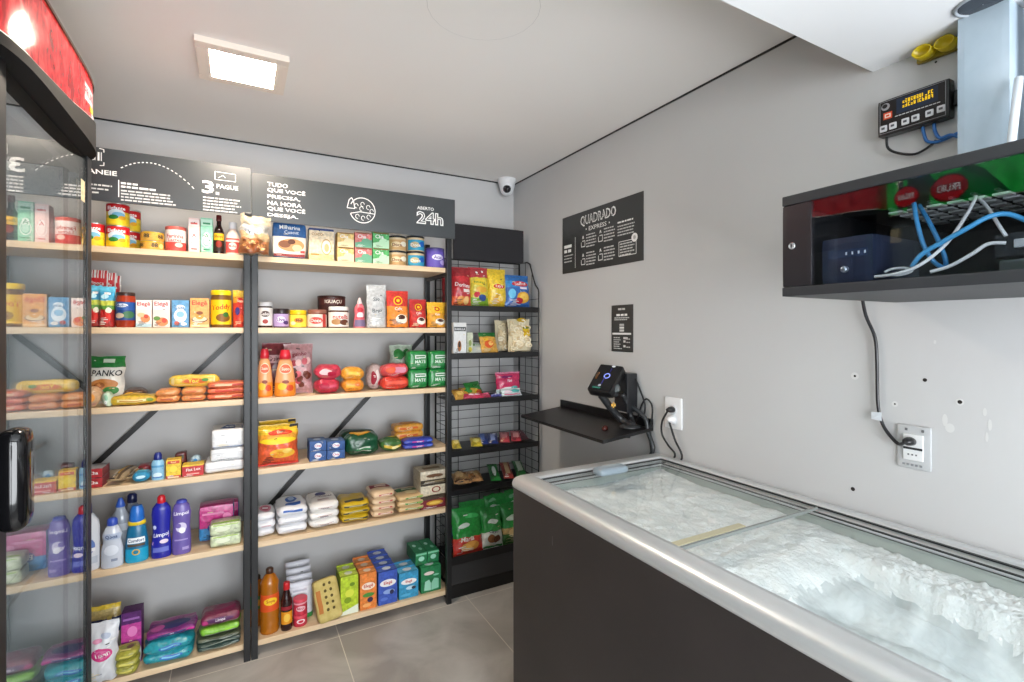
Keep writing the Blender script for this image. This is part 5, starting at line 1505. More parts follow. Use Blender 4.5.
pack('yellow corn flour bag standing on top of the orange spaghetti packs', sp(168, 220, 376.5, z + .059, YF + .05), .038, '#e3bf3a', {'F': [('r', -.96, -.9, -.80, .9, '#d7c38a'), ('e', 0, -.05, .52, .52, '#d9831c'), ('e', 0, -.02, .44, .42, '#c8581a'), ('t', 'Yoki', -.05, 0, .5, .75, '#f6e52a'), ('e', .42, .2, .14, .3, '#3f8a2f'), ('r', .78, -.9, .84, .9, '#f0e3a8'), ('r', -.7, -.8, .7, -.62, '#f0dc80')]}, None, 'corn_flour_bag', 'bag', r=.02, wr=.003, seed=20)

# ------------------------------------------------------------------ right rack, third shelf
def penguin(label, S, seed):
    bottle(label, S, [(.9, 0), (1, .04), (.95, .3), (.8, .55), (.6, .74), (.42, .82)], lambda t: '#e88a2a' if t < .32 else ('#e8a06a' if t < .8 else '#d24a3a'), ([(.5, .81), (.56, .82), (.5, .92), (.38, 1)], '#cf2433'), .55,
           [('e', 0, .45, .62, .26, '#e0603a'), ('ring', 0, .45, .7, .3, .15, '#f2d6b8'), ('t', 'Suco', 0, .45, .16, .8, '#f6e9d0'), ('e', -.3, -.55, .4, .2, '#f2bf2a'), ('e', .4, -.65, .35, .18, '#d24a1c'), ('e', 0, -.3, .3, .1, '#8a3a1c')], (.05, .8), 1.1, 'orange bottle-shaped packs', 'juice_bottle')
penguin('orange bottle-shaped pack with a red cap, beside the rack post', sp(256, 273.5, 349, z, YF + .02), 1)
penguin('orange bottle-shaped pack with a red cap, right of its twin', sp(274.5, 296.5, 350, z, YF - .008), 2)
bag('dark pink bag of candies behind the orange bottles, left one', sp(262, 292, 343, z, YF + .12), .06, '#7a3038', [('r', -.8, .2, .9, .5, '#c9a0a0'), ('t', 'Guinho', 0, .36, .14, 1.2, '#5a1420')], 'pink candy bags', 'candy_bag', tilt=.03, seed=31, wr=.006)
bag('large pinkish clear bag of dark candies behind the orange bottles', sp(284, 313.5, 344.5, z, YF + .055), .06, '#b98a8c', [('t', 'guinho', .05, .55, .14, 1.4, '#7a1a2a', .03)] + [('e', random.Random(k).uniform(-.7, .7), random.Random(k + 50).uniform(-.75, .3), .22, .13, ('#6a3428', '#c8606a', '#e2b7b2', '#4a2420', '#a83a44')[k % 5]) for k in range(16)], 'pink candy bags', 'candy_bag', tilt=.06, seed=33, wr=.008)
Sm = cut(sp(314.6, 341.5, 367, z), 2)
pack('magenta sweet bag, lower of its pair', Sm, .09, '#c4203f', {'F': [('r', -.8, -.2, .8, .2, '#d9506a'), ('e', -.3, .2, .4, .5, '#b3123a')]}, 'magenta sweet bags', 'sweet_bag', wr=.007, seed=35)
pack('magenta sweet bag, on top of its pair', nst(Sm, 1), .09, '#c9304a', {'F': [('e', -.2, .1, .6, .5, '#e8c4c4'), ('e', .3, -.2, .4, .4, '#b8143a')]}, 'magenta sweet bags', 'sweet_bag', wr=.009, seed=36)
Sm = cut(sp(341.8, 365, 369, z, YF + .004), 2)
pack('orange noodle pack, lower of its pair', Sm, .09, '#e8941c', {'F': [('r', -.7, -.4, .5, .1, '#f0b03a'), ('e', .4, .2, .3, .4, '#d8701c')]}, 'orange noodle packs', 'noodle_pack', wr=.005, seed=37)
pack('orange noodle pack, on top of its pair', nst(Sm, 1), .09, '#eaa024', {'F': [('r', -.5, -.2, .6, .3, '#f4c048')]}, 'orange noodle packs', 'noodle_pack', wr=.005, seed=38)
pack('clear bag with dark red sweets, lying beside the orange noodles', sp(367.8, 384, 366, z, YF + .05), .09, '#b9a4a2', {'F': [('e', -.4, 0, .4, .6, '#8f1a30'), ('e', .3, .1, .35, .5, '#d9cfcb'), ('e', .6, -.5, .3, .3, '#a83040')]}, None, 'sweet_bag', wr=.011, seed=39)
Sm = cut(sp(382, 410, 366.5, z, YF - .004), 2)
pack('red noodle pack, lower of its pair', Sm, .09, '#d6341f', {'F': [('r', -.9, -.2, .9, .3, '#e6553a')]}, 'red and pink packs', 'noodle_pack', wr=.006, seed=40)
pack('pink and red crumpled pack, on top of the red noodle pack', nst(Sm, 1), .09, '#d9464a', {'F': [('e', .35, .1, .55, .6, '#d98aa0'), ('e', -.4, .2, .4, .5, '#e2572e')], 'T': [('e', .2, 0, .6, .6, '#d47a94')]}, 'red and pink packs', 'noodle_pack', wr=.010, seed=41)
bag('clear bag of green leafy candy, behind the green packs', sp(391, 414, 345.5, z, YF + .12), .06, '#a9b8a6', [('e', -.3, .55, .5, .25, '#2f7a3a'), ('e', .3, .2, .4, .3, '#c9cfc4'), ('e', -.2, -.2, .5, .3, '#dfe4dc'), ('e', .4, .65, .3, .15, '#1f6a30')], None, 'candy_bag', tilt=.04, seed=42, wr=.012)
GRN = '#17813a'
for cx_, (a, b_) in enumerate(((408.4, 428.2), (429, 447.8))):
    Sg = cut(sp(a, b_, 351.5, z), 2)
    for k in range(2):
        pack('green yerba mate pack, %s of the four' % (('lower left', 'upper left'), ('lower right', 'upper right'))[cx_][k], nst(Sg, k), .08, GRN, {'F': [('r', -.35, .2, .8, .55, '#dfe8df'), ('r', -.25, .3, .7, .45, '#2f6a3a'), ('t', 'MATE', .2, -.15, .26, 1.0, '#cfe3d2'), ('r', -.9, -.75, .9, -.68, '#0f6a2c')]}, 'green packs stacked four together', 'mate_pack', r=.016, puff=.002, wr=.002, seed=43 + k)

# ------------------------------------------------------------------ left rack, fourth shelf
z = ZS[3]
Sr = cut(sp(81, 103.5, 469, z, YF), 2)
for k in range(2):
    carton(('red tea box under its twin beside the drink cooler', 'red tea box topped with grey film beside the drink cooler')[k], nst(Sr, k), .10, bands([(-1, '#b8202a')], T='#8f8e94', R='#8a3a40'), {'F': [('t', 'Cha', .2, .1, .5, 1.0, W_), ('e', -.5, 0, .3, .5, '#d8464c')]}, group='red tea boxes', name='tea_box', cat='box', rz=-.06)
for k, (a, b_) in enumerate(((104, 117), (120, 137))):
    bag(('beige straw packet lying beside the red tea boxes', 'beige and gold straw packet lying beside the blue dish')[k], (atY((a + b_) / 2, 330, YF).x + .01, YF + .002 + k * .012, z + .001, .052, .20), .040, '#b29a76', [('r', -.7, -.8, -.3, .9, '#eadfcb'), ('r', .2, -.9, .6, .8, '#5f4d38'), ('r', -.2, -.6, .1, .9, '#c79a3a')], 'straw packets', 'straw_packet', 'packet', flat=True, tilt=.03 + k * .0, seed=50 + k, wr=.003, rz=-.22)
pack('turquoise wrapped sponge pack lying at the shelf front', sp(131, 150, 474.5, z, YF - .006), .08, '#2a94c0', {'F': [('e', 0, .1, .6, .4, '#bfe2f0'), ('r', -.9, -.9, .9, -.6, '#1f7aa6')], 'T': [('e', 0, -.1, .6, .4, '#5cc0de')]}, None, 'sponge_pack', wr=.003, seed=52)
pack('dark red box-shaped pack behind the turquoise one', sp(137, 151, 466.5, z, YF + .085), .06, '#8f2430', {'F': [('e', 0, .2, .5, .4, '#c9505a')]}, None, 'cake_pack', wr=.002, r=.006, seed=53)
bottle('light blue spray bottle with a navy cap', sp(150.8, 164, 453, z), [(.95, 0), (1, .04), (1, .60), (.85, .70), (.6, .74)], '#8fc0dc', ([(.62, .73), (.66, .75), (.62, .9), (.40, 1)], '#252f7c'), .62,
       [('r', -1, .35, 1, .6, '#5a9cc8'), ('p', [(-.8, -.2), (.8, .1), (.8, .25), (-.8, -.05)], '#3f78b4'), ('e', 0, -.55, .6, .3, '#d8ecf4'), ('r', -.7, -.9, .7, -.75, '#3f78b4')], (.05, .66), name='spray_bottle')
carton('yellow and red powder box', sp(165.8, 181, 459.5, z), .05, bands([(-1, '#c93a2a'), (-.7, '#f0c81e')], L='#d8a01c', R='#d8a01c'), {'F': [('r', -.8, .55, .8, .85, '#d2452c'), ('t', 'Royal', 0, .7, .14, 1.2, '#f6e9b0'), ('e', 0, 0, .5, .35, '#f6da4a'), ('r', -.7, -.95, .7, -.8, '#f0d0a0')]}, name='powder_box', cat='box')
pack('crumpled dark red sachet box behind the yellow and red one', sp(174, 187.5, 453.5, z, YF + .075), .04, '#6a2a28', {'F': [('e', -.2, .2, .5, .4, '#b8443a'), ('e', .4, .6, .3, .2, '#4a4a3a')]}, None, 'sachet_pack', r=.006, wr=.004, seed=54)
carton('red matches box with a yellow top', sp(182, 203.6, 464.5, z, YF - .004), .06, bands([(-1, '#c7242a'), (.72, '#f0c322')], T='#f0c936'), {'F': [('t', 'Fiat Lux', .05, .2, .34, 1.5, '#f6e9e2', .05), ('e', 0, -.5, .6, .2, '#d8504c'), ('r', -.6, -.62, .6, -.5, '#f0c0b8')]}, name='match_box', cat='box')
pack('tiny pale blue packet behind the red matches box', sp(191, 201.5, 457, z, YF + .075), .03, '#b9d0d8', {'F': [('e', 0, .4, .5, .3, '#3f8ac0')]}, None, 'sachet_pack', r=.006, wr=.005, seed=55)
WHT = '#e9e9ea'
Sw = sp(204.5, 245, 462, z); 
Sw1 = (Sw[0], Sw[1], Sw[2], Sw[3], Sw[4])
pack('white napkin pack, bottom of three', Sw1, .16, WHT, {'F': [('r', -.95, -.3, .95, -.1, '#d5d5d8')]}, 'white napkin packs', 'napkin_pack', r=.012, wr=.003, puff=.002, seed=56)
S2_ = sp(209.5, 245, 449, z + Sw[4] + .003, YF + .004)
pack('white napkin pack, middle of three', S2_, .16, WHT, {'F': [('r', -.95, .2, .95, .35, '#d8d8da')]}, 'white napkin packs', 'napkin_pack', r=.012, wr=.003, puff=.002, seed=57)
S3_ = sp(211, 245, 430, z + Sw[4] + S2_[4] + .006, YF + .004)
pack('white napkin pack with blue printing, top of three', S3_, .16, WHT, {'F': [('r', -1, -.98, 1, -.85, '#3f6aa8')], 'T': [('p', [(-.5, -.7), (.9, -.8), (.9, .1), (-.1, .3)], '#2f58a0'), ('e', .1, -.3, .3, .2, '#dfe6f0')]}, 'white napkin packs', 'napkin_pack', r=.012, wr=.003, puff=.002, seed=58)

# ------------------------------------------------------------------ right rack, fourth shelf
CH = bands([(-1, '#d9301c'), (-.86, '#e4571f'), (.2, '#f0a01c'), (.55, '#f2c21c')])
chp = [('e', .1, .62, .6, .13, '#d8281e'), ('e', .1, .62, .5, .09, '#e85a2a'), ('t', 'Elma', .1, .62, .09, .7, '#f4e9c0'), ('e', 0, .22, .9, .16, '#f6cf2a'), ('e', .2, -.4, .62, .24, '#f0b63a'), ('e', .0, -.45, .3, .14, '#e89024'), ('e', .45, -.3, .25, .12, '#f6cf6a'), ('p', [(.55, .86), (1, .72), (1, .98), (.6, .98)], '#2a2320')]
bag('yellow and orange potato chip bag behind its twin', sp(259, 296.5, 422, z, YF + .09), .09, CH, chp, 'yellow and orange chip bags', 'chip_bag', tilt=.06, seed=60, wr=.006)
bag('yellow and orange potato chip bag in front on the fourth shelf', sp(256.5, 299.5, 427, z, YF - .025), .10, CH, chp, 'yellow and orange chip bags', 'chip_bag', tilt=.10, seed=61, wr=.007)
BLU = '#22508f'
for cx_, (a, b_) in enumerate(((309.5, 326.6), (327.2, 345))):
    Sg = cut(sp(a, b_, 441, z), 2)
    for k in range(2):
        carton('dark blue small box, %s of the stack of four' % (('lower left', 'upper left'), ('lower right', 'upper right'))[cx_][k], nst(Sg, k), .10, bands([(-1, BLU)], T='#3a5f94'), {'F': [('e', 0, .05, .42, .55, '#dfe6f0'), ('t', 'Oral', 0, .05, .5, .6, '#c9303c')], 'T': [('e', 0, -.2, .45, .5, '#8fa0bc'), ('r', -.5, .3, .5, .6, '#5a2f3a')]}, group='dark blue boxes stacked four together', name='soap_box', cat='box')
def coffeebag(label, S, seed, g='dark green coffee bags'):
    pack(label, S, .11, '#124a2f', {'F': [('e', 0, -.35, .5, .25, '#2f7a4a'), ('r', -.6, -.75, .5, -.6, '#cfd8c8'), ('r', -.3, -.3, .4, -.15, '#d8dccf')], 'T': [('e', -.1, -.1, .75, .6, '#c98f2a'), ('e', -.1, -.1, .5, .35, '#e0b04a')]}, g, 'pasta_bag', 'bag', r=.03, wr=.010, seed=seed, n=12)
coffeebag('large dark green bag with a golden picture on the fourth shelf', sp(345.8, 380.5, 436, z, YF - .004), 62)
pack('second dark green bag hidden behind the large one', sp(340, 377, 432, z, YF + .115), .09, '#143f2c', {'F': [('e', .2, .4, .6, .4, '#8a7a3a')]}, 'dark green coffee bags', 'pasta_bag', 'bag', r=.03, wr=.008, seed=63)
pack('small green and yellow bag lying between the large green and blue packs', sp(381, 403.5, 441.5, z, YF + .008), .10, '#3f6a34', {'F': [('r', -.9, -.7, .9, -.1, '#d8b84a'), ('e', .2, -.4, .4, .3, '#e8dca0')], 'T': [('e', 0, -.2, .7, .5, '#2f5a2c'), ('e', .2, .2, .4, .4, '#c9a83a')]}, None, 'pasta_bag', 'bag', r=.02, wr=.010, seed=64)
Sb = cut(sp(404, 434, 440, z, YF), 2)
for k in range(2):
    pack(('blue and purple cookie pack, lower of two', 'blue and purple cookie pack, upper of two')[k], nst(Sb, k), .07, '#2c3fa8', {'F': [('r', -.5, -.3, .3, .3, '#b8308f'), ('t', 'Oreo', .0, 0, .6, .9, '#e6e8f6'), ('e', .7, 0, .2, .5, '#5a78d8')], 'T': [('r', -.6, -.5, .5, .3, '#4a5fc0')]}, 'blue and purple cookie packs', 'cookie_pack', r=.012, wr=.002, seed=65 + k)
Sb = cut(sp(394.5, 424, 425.5, z, YF + .082), 3)
for k in range(3):
    pack('orange cookie pack, %s of the three behind the blue packs' % ('bottom', 'middle', 'top')[k], nst(Sb, k), .09, '#e09a2c', {'F': [('r', -.7, -.3, .6, .3, '#d2601c'), ('t', 'Club', 0, 0, .5, .7, '#f6e2a0')], 'T': [('e', 0, 0, .6, .5, '#d2741f'), ('r', -.4, -.2, .4, .1, '#f0c87a')]}, 'orange cookie packs', 'cookie_pack', r=.012, wr=.003, seed=67 + k)

# ------------------------------------------------------------------ left rack, fifth shelf
z = ZS[4]
bottle('big white detergent jug with a navy handle, cut by the drink cooler', sp(70, 98.5, 505, z, YF - .004), [(.95, 0), (1, .03), (1, .62), (.9, .74), (.5, .84)], '#dfe3ea', ([(.4, .83), (.42, .84), (.4, .98), (.3, 1)], '#2a3f96'), .6,
       [('e', 0, .1, .7, .5, '#5f7fc0'), ('r', -.6, -.2, .7, 0, '#f0f2f6'), ('r', .4, -.9, .9, -.5, '#c4ccd8')], (.08, .6), name='detergent_jug')
CL = '#c9cfdb'
Sq = sp(99.5, 122.5, 519.5, z, YF - .012)
bottle('clear bottle with a blue push cap in the front row', Sq, [(.95, 0), (1, .03), (.98, .35), (.78, .55), (.9, .66), (.62, .8), (.4, .86)], CL, ([(.46, .85), (.5, .86), (.46, .97), (.3, 1)], '#3450b4'), .62,
       [('r', -.8, .5, .9, .85, '#aebbd2'), ('t', 'Qboa', 0, .66, .2, 1.0, '#3a4a7a'), ('r', .0, -.75, .5, -.6, '#8a93a8'), ('e', 0, -.1, .6, .3, '#dde2ec')], (.05, .75), fin='gloss')
bottle('grey clear bottle with a blue pointed cap behind the front row', sp(108, 130.5, 499.5, z, YF + .085), [(.95, 0), (1, .03), (1, .56), (.88, .68), (.45, .8), (.42, .86)], '#a9b1bd', ([(.42, .85), (.46, .86), (.3, .95), (.16, 1)], '#3a62c0'), .62, [('r', -.9, .2, .9, .6, '#c9d0da')], (.1, .7), fin='gloss')
bottle('clear bottle with a dark navy cap, furthest back behind the mouthwash shape', sp(121.5, 141, 494.5, z, YF + .175), [(.95, 0), (1, .03), (1, .62), (.85, .74), (.4, .84)], '#8f97a6', ([(.5, .83), (.55, .85), (.5, .97), (.3, 1)], '#1c2450'), .62, fin='gloss')
bottle('bright blue softener bottle with a yellow collar', sp(123.5, 148, 507, z), [(.92, 0), (1, .04), (.96, .35), (.78, .60), (.62, .66)], lambda t: '#1fa0c8' if t < .28 else '#1c6c94', ([(.62, .72), (.66, .74), (.58, .92), (.42, 1)], '#2a6fc6'), .62,
       [('r', -.75, .05, .75, .42, '#eef3f6'), ('t', 'Comfort', 0, .24, .2, 1.2, '#1c3a6a'), ('r', -.7, -.15, .7, .0, '#5a4a3a'), ('e', 0, -.52, .3, .2, '#d8b03a'), ('e', 0, -.52, .2, .13, '#1c7a9c')], (.06, .6), extra=[('collar', [(.70, .655), (.76, .665), (.76, .72), (.66, .735)], '#e6c52c')])
LIMP = '#25289c'
bottle('dark blue detergent bottle with a red cap', sp(150.2, 171, 496.5, z), [(.92, 0), (1, .04), (.98, .22), (.84, .42), (.96, .70), (.9, .80), (.5, .88)], LIMP, ([(.40, .875), (.44, .885), (.40, .97), (.25, 1)], '#d2202c'), .58,
       [('t', 'Limpol', .05, -.05, .22, 1.5, '#e9ecf6', .06), ('p', [(-.8, -.35), (.8, -.1), (.8, -.2), (-.8, -.5)], '#d8a8d0'), ('e', .3, -.35, .4, .1, '#e9d8e8'), ('r', -.7, -.85, .7, -.62, '#6a74c8'), ('e', -.6, .35, .2, .1, '#c9d0ee')], (.05, .72), 1.2)
bottle('purple fabric softener bottle', sp(171.3, 190.8, 500.5, z), [(.92, 0), (1, .04), (1, .30), (.88, .50), (1, .76), (.8, .9), (.55, .95)], '#6b5aa6', ([(.56, .94), (.6, .95), (.5, .99), (.3, 1)], '#4a50b8'), .58,
       [('t', 'Limpol', 0, .62, .14, 1.3, '#f2eefa'), ('e', 0, .05, .55, .2, '#d8d0ea'), ('e', -.3, .12, .3, .1, '#7a6ab4'), ('e', .1, -.08, .3, .12, '#f4f2fa'), ('r', -.6, -.5, .6, -.44, '#a99ad0'), ('r', .1, -.9, .7, -.78, '#a99ad0')], (.04, .92), 1.2)
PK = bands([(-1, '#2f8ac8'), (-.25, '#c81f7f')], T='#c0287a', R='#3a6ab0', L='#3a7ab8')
Sp_ = cut(sp(198.5, 234, 505.5, z, YF + .10), 1)
carton('magenta and blue scouring pad pack on the fifth shelf', Sp_, .10, PK, {'F': [('e', 0, -.25, .5, .3, '#2a3f8f'), ('t', 'Bom', 0, -.25, .22, .7, W_), ('e', .6, .3, .25, .2, '#e884b4'), ('r', -.8, .5, .4, .62, '#e88ab8')], 'T': [('r', -.8, -.6, .8, -.3, '#d8589c')]}, name='scouring_pad_pack', cat='pack', r=.012, wr=.002, fin='foil')
carton('second magenta and blue pad pack, behind and right of the first', sp(203.5, 239, 503.5, z, YF + .205), .08, PK, {}, name='scouring_pad_pack', cat='pack', r=.012, wr=.002, fin='foil')
PG = '#cfd9b4'
Sg = cut(sp(209.5, 241.5, 524, z), 2)
for k in range(2):
    pack(('pale green soap pack, lower of two before the magenta pack', 'pale green soap pack, upper of two before the magenta pack')[k], nst(Sg, k), .09, PG, {'F': [('e', -.2, .1, .5, .4, '#e6ecd2'), ('r', -.8, .72, .8, .9, '#9ac04a')], 'T': [('r', -.9, -.8, .9, -.5, '#8fc03a')]}, 'pale green soap packs', 'soap_pack', r=.010, wr=.002, puff=.002, seed=80 + k)

# ------------------------------------------------------------------ right rack, fifth shelf
def sack(label, S, d, paint, front, top, group, seed, name='flour_sack', wr=.006, r=None):
    pack(label, S, d, paint, {'F': front, 'T': top}, group, name, 'bag', r=r, wr=wr, seed=seed, puff=.006, n=12, fin='plastic')
G5 = 'white sugar and flour bags on the fifth shelf'
SUG = '#e6e5e8'
Sa = cut(sp(254, 276, 516, z, YF + .02), 3)
for k in range(3):
    sack('white bag with pink print by the post, %s of three' % ('bottom', 'middle', 'top')[k], nst(Sa, k), .15, SUG, [('r', -.4, -.3, .6, .1, '#d9b8c0')] if k == 1 else [], [('e', .1, -.1, .6, .6, '#d98a9c'), ('e', .1, -.1, .4, .4, '#b84a64'), ('r', -.2, -.2, .4, 0, '#eddfe2')], G5, 90 + k)
Sa = cut(sp(276.6, 308.5, 509, z), 3)
for k in range(3):
    sack('white bag with a blue stripe, %s of three' % ('bottom', 'middle', 'top')[k], nst(Sa, k), .20, SUG, [('r', -.7, .0, .7, .5, '#2f5fb0')] if k == 2 else [('r', -.7, -.2, .7, -.1, '#c4c8d4')], [('e', 0, .1, .42, .45, '#3a66b4'), ('e', 0, .2, .25, .25, '#a9bfe0'), ('r', -.5, -.75, .6, -.45, '#2f5fb0')], G5, 94 + k)
Sa = cut(sp(309, 340, 505, z, YF - .002), 3)
for k in range(3):
    sack('white wheat flour bag, %s of three' % ('bottom', 'middle', 'top')[k], nst(Sa, k), .21, '#e9e5e0', [('r', -.5, -.1, .5, .05, '#c9a9a4'), ('t', 'FARINHA', 0, -.2, .25, 1.0, '#5a4a5a')], [('e', .0, .35, .4, .25, '#4a4a7a'), ('t', 'ORQUIDEA', 0, -.05, .14, 1.4, '#6a4a5a'), ('r', -.4, -.5, .4, -.4, '#b88a8a')], G5, 98 + k)
Sa = cut(sp(340.8, 370.5, 504, z, YF), 3)
for k in range(3):
    sack('yellow and black bean bag, %s of three' % ('bottom', 'middle', 'top')[k], nst(Sa, k), .17, '#c7a41e', [('r', -.9, -.2, .9, .3, '#3a3a2c'), ('r', -.5, -.1, .5, .2, '#b9ac7a')], [('p', [(-.9, .0), (.9, -.5), (.9, -.3), (-.9, .25)], '#6a6a5c'), ('r', -.8, -.85, .7, -.55, '#3f3f34'), ('e', .3, .4, .4, .3, '#dcc04a')], 'yellow and black bean bags', 102 + k, 'bean_bag')
Sa = cut(sp(371.5, 396.5, 493.5, z, YF), 4)
for k in range(4):
    sack('cream rice bag with a red band, %s of four' % ('bottom', 'second', 'third', 'top')[k], nst(Sa, k), .16, '#d9bb97', [('r', -.5, -.1, .7, .35, '#a83a34'), ('r', -.3, .0, .5, .22, '#ead9c4'), ('r', -.95, -.8, .95, -.6, '#e8d4b8')], [('r', -.9, -.1, .9, .5, '#8f2a34'), ('r', -.5, .05, .5, .3, '#e6d0bc'), ('e', .2, -.5, .5, .3, '#e2ccaa')], 'cream rice bags with red bands', 106 + k, 'rice_bag')
Sa = cut(sp(397.2, 425.5, 497, z, YF + .004), 3)
for k in range(3):
    sack('cream rice bag with a green band, %s of three' % ('bottom', 'middle', 'top')[k], nst(Sa, k), .16, '#cfae7e', [('r', -.5, -.2, .6, .3, '#4f8a3f'), ('r', -.3, -.05, .4, .18, '#e6dcc0'), ('e', .7, 0, .2, .4, '#8fb05a')], [('r', -.9, -.1, .9, .5, '#2f5f34'), ('e', .2, -.4, .5, .3, '#e0cc9c'), ('r', -.4, .1, .4, .3, '#cfc8a4')], 'cream rice bags with green bands', 111 + k, 'rice_bag')
Sa = cut(sp(420.5, 448.5, 470.5, z, YF + .006), 3)
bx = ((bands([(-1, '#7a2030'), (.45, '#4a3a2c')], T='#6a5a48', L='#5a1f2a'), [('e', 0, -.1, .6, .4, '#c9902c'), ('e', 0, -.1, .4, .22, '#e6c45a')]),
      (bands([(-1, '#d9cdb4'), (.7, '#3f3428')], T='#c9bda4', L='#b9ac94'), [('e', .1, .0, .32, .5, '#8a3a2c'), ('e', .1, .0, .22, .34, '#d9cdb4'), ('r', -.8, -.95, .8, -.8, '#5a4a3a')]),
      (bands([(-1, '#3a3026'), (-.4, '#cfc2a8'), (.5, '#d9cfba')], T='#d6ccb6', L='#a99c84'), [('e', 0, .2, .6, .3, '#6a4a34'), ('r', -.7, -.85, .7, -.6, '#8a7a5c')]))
for k in range(3):
    carton('brown and cream coffee capsule box, %s of three' % ('bottom', 'middle', 'top')[k], nst(Sa, k), .13, bx[k][0], {'F': bx[k][1], 'T': [('r', -.6, -.4, .6, .2, '#8a7658')] if k == 2 else []}, group='brown and cream boxes at the shelf end', name='coffee_box', cat='box', r=.004)

# ------------------------------------------------------------------ left rack, bottom shelf
z = ZS[5]
bag('tall bag with a yellow and navy top, behind the washing powder', sp(82, 119, 611, z, YF + .09), .08, bands([(-1, '#d8d4c4'), (.0, '#22306a'), (.55, '#c9b06a'), (.85, '#eac62a')]), [('p', [(-.9, .3), (.5, .45), (.5, .62), (-.9, .5)], '#e2c86a'), ('r', -.6, .38, .3, .5, '#22306a'), ('p', [(.2, 0), (1, .4), (1, .0)], '#2c3f96')], None, 'pet_food_bag', kind='gusset', tilt=.03, seed=120, wr=.006)
bag('white washing powder bag with a pink oval', sp(80, 116, 631, z, YF - .045), .10, '#d9dce2', [('e', .1, -.05, .62, .22, '#d2307f'), ('e', .1, -.05, .5, .15, '#e06aa4'), ('t', 'Tixan', .1, -.05, .16, .85, W_, .12), ('e', .3, .55, .3, .1, '#b9c4d8'), ('e', -.2, .4, .3, .08, '#e8a0c0'), ('r', -.6, -.7, .2, -.66, '#a9b0be')], None, 'washing_powder_bag', kind='gusset', tilt=.06, seed=121, wr=.008, fin='plastic')
carton('purple and pink detergent box standing on a white packet', sp(121, 141.5, 612, z, YF + .06), .07, bands([(-1, '#8a2a8a'), (-.1, '#c83a9a'), (.55, '#5a1f6a')], L='#4a1a5c', R='#6a2272', T='#5a2a6a'), {'F': [('t', 'Omo', 0, -.35, .18, 1.1, W_), ('e', .1, .25, .5, .2, '#e884c4'), ('e', 0, -.35, .7, .2, '#3a3a9a'), ('t', 'Omo', 0, -.35, .16, 1.0, W_), ('r', -.8, .7, .8, .78, '#a06ab0')]}, name='detergent_box', cat='box', parts=())
pack('small white packet leaning at the foot of the purple box', sp(127, 141, 648, z, YF + .02), .03, '#d9d6d8', {'F': [('e', 0, .1, .25, .25, '#6a5a7a')]}, None, 'sachet_pack', wr=.003, seed=122)
Sy = cut(sp(113, 138.5, 654, z, YF - .03), 3)
for k in range(3):
    pack('yellow and green bag, %s of the pile before the purple box' % ('bottom', 'middle', 'top')[k], nst(Sy, k), .085, '#a9a43a', {'F': [('r', -.6, -.2, .6, .3, '#d8d06a')], 'T': [('e', 0, 0, .7, .5, ('#c9bf3a', '#d8cc4a', '#7a8a3a')[k]), ('e', .2, -.1, .3, .3, '#5a4a34'), ('r', -.7, -.7, .3, -.5, '#dfe08a')]}, 'yellow and green bags', 'sponge_bag', 'bag', wr=.007, seed=123 + k)
TQ = '#1a9aa8'
St = cut(sp(141.5, 194, 643, z, YF - .018), 2)
for k in range(2):
    pack(('turquoise cleaning cloth pack, lower of two', 'turquoise cleaning cloth pack, upper of two')[k], nst(St, k), .15, TQ, {'F': [('e', .1, .1, .5, .4, '#3a6fc0'), ('r', -.3, .0, .5, .25, '#7ec8e0'), ('p', [(-.9, -.7), (.9, -.2), (.9, -.05), (-.9, -.5)], '#5a3a8a')], 'T': [('e', 0, -.3, .6, .4, '#3ab0be')]}, 'turquoise packs', 'cloth_pack', wr=.008, seed=126 + k, n=14)
zt = z + St[4] * 2 + .012
pack('magenta and navy cloth pack lying on the turquoise packs', sp(145, 196.5, 633, zt, YF + .0), .13, bands([(-1, '#7a2a7a'), (.5, '#9a2a7f')]), {'F': [('e', .0, .1, .62, .55, '#2a2f6a'), ('t', 'limpol', .05, .1, .55, 1.3, '#e6d8ea', .03), ('e', .8, .1, .2, .5, '#c02a8a')], 'T': [('e', .1, -.2, .7, .5, '#33336e'), ('e', -.6, -.3, .3, .4, '#b84a9a')]}, None, 'cloth_pack', wr=.007, seed=130, n=14)
Sd = cut(sp(195.5, 241, 637.5, z, YF - .004), 3)
for k in range(3):
    pack('dark green and grey bin bag pack, %s of three' % ('bottom', 'middle', 'top')[k], nst(Sd, k), .14, ('#3a4f48', '#33463c', '#5a5f4a')[k], {'F': [('r', -.8, -.3, .8, .1, '#8f9a8c'), ('r', -.5, .3, .6, .5, '#20302a'), ('e', .3, -.4, .3, .3, '#b9beb4')], 'T': [('r', -.8, -.6, .7, .2, '#6a7568')]}, 'dark green and grey packs', 'bin_bag_pack', wr=.006, seed=132 + k)
zt = z + Sd[4] * 3 + .012
Sl = sp(199, 241, 628, zt, YF + .0)
pack('lime green cloth pack under the maroon one', Sl, .13, '#7fc02a', {'F': [('r', -.8, -.8, .8, -.3, '#a9b8a0'), ('e', .5, .1, .3, .4, '#9ad83a')]}, None, 'cloth_pack', wr=.006, seed=136)
zt2 = zt + Sl[4] + .008
pack('maroon cloth pack with white lettering, topmost by the post', sp(199.5, 241, 616, zt2, YF + .004), .12, '#7a2448', {'F': [('e', .0, .0, .7, .6, '#5a2a5a'), ('t', 'Limpa', .0, .05, .5, 1.1, '#f0e4ec', .03), ('e', -.8, -.2, .2, .5, '#b83a7a'), ('r', .0, -.85, .95, -.6, '#c9a0b0')], 'T': [('e', .2, 0, .6, .5, '#8f3058')]}, None, 'cloth_pack', wr=.005, seed=137, n=14)

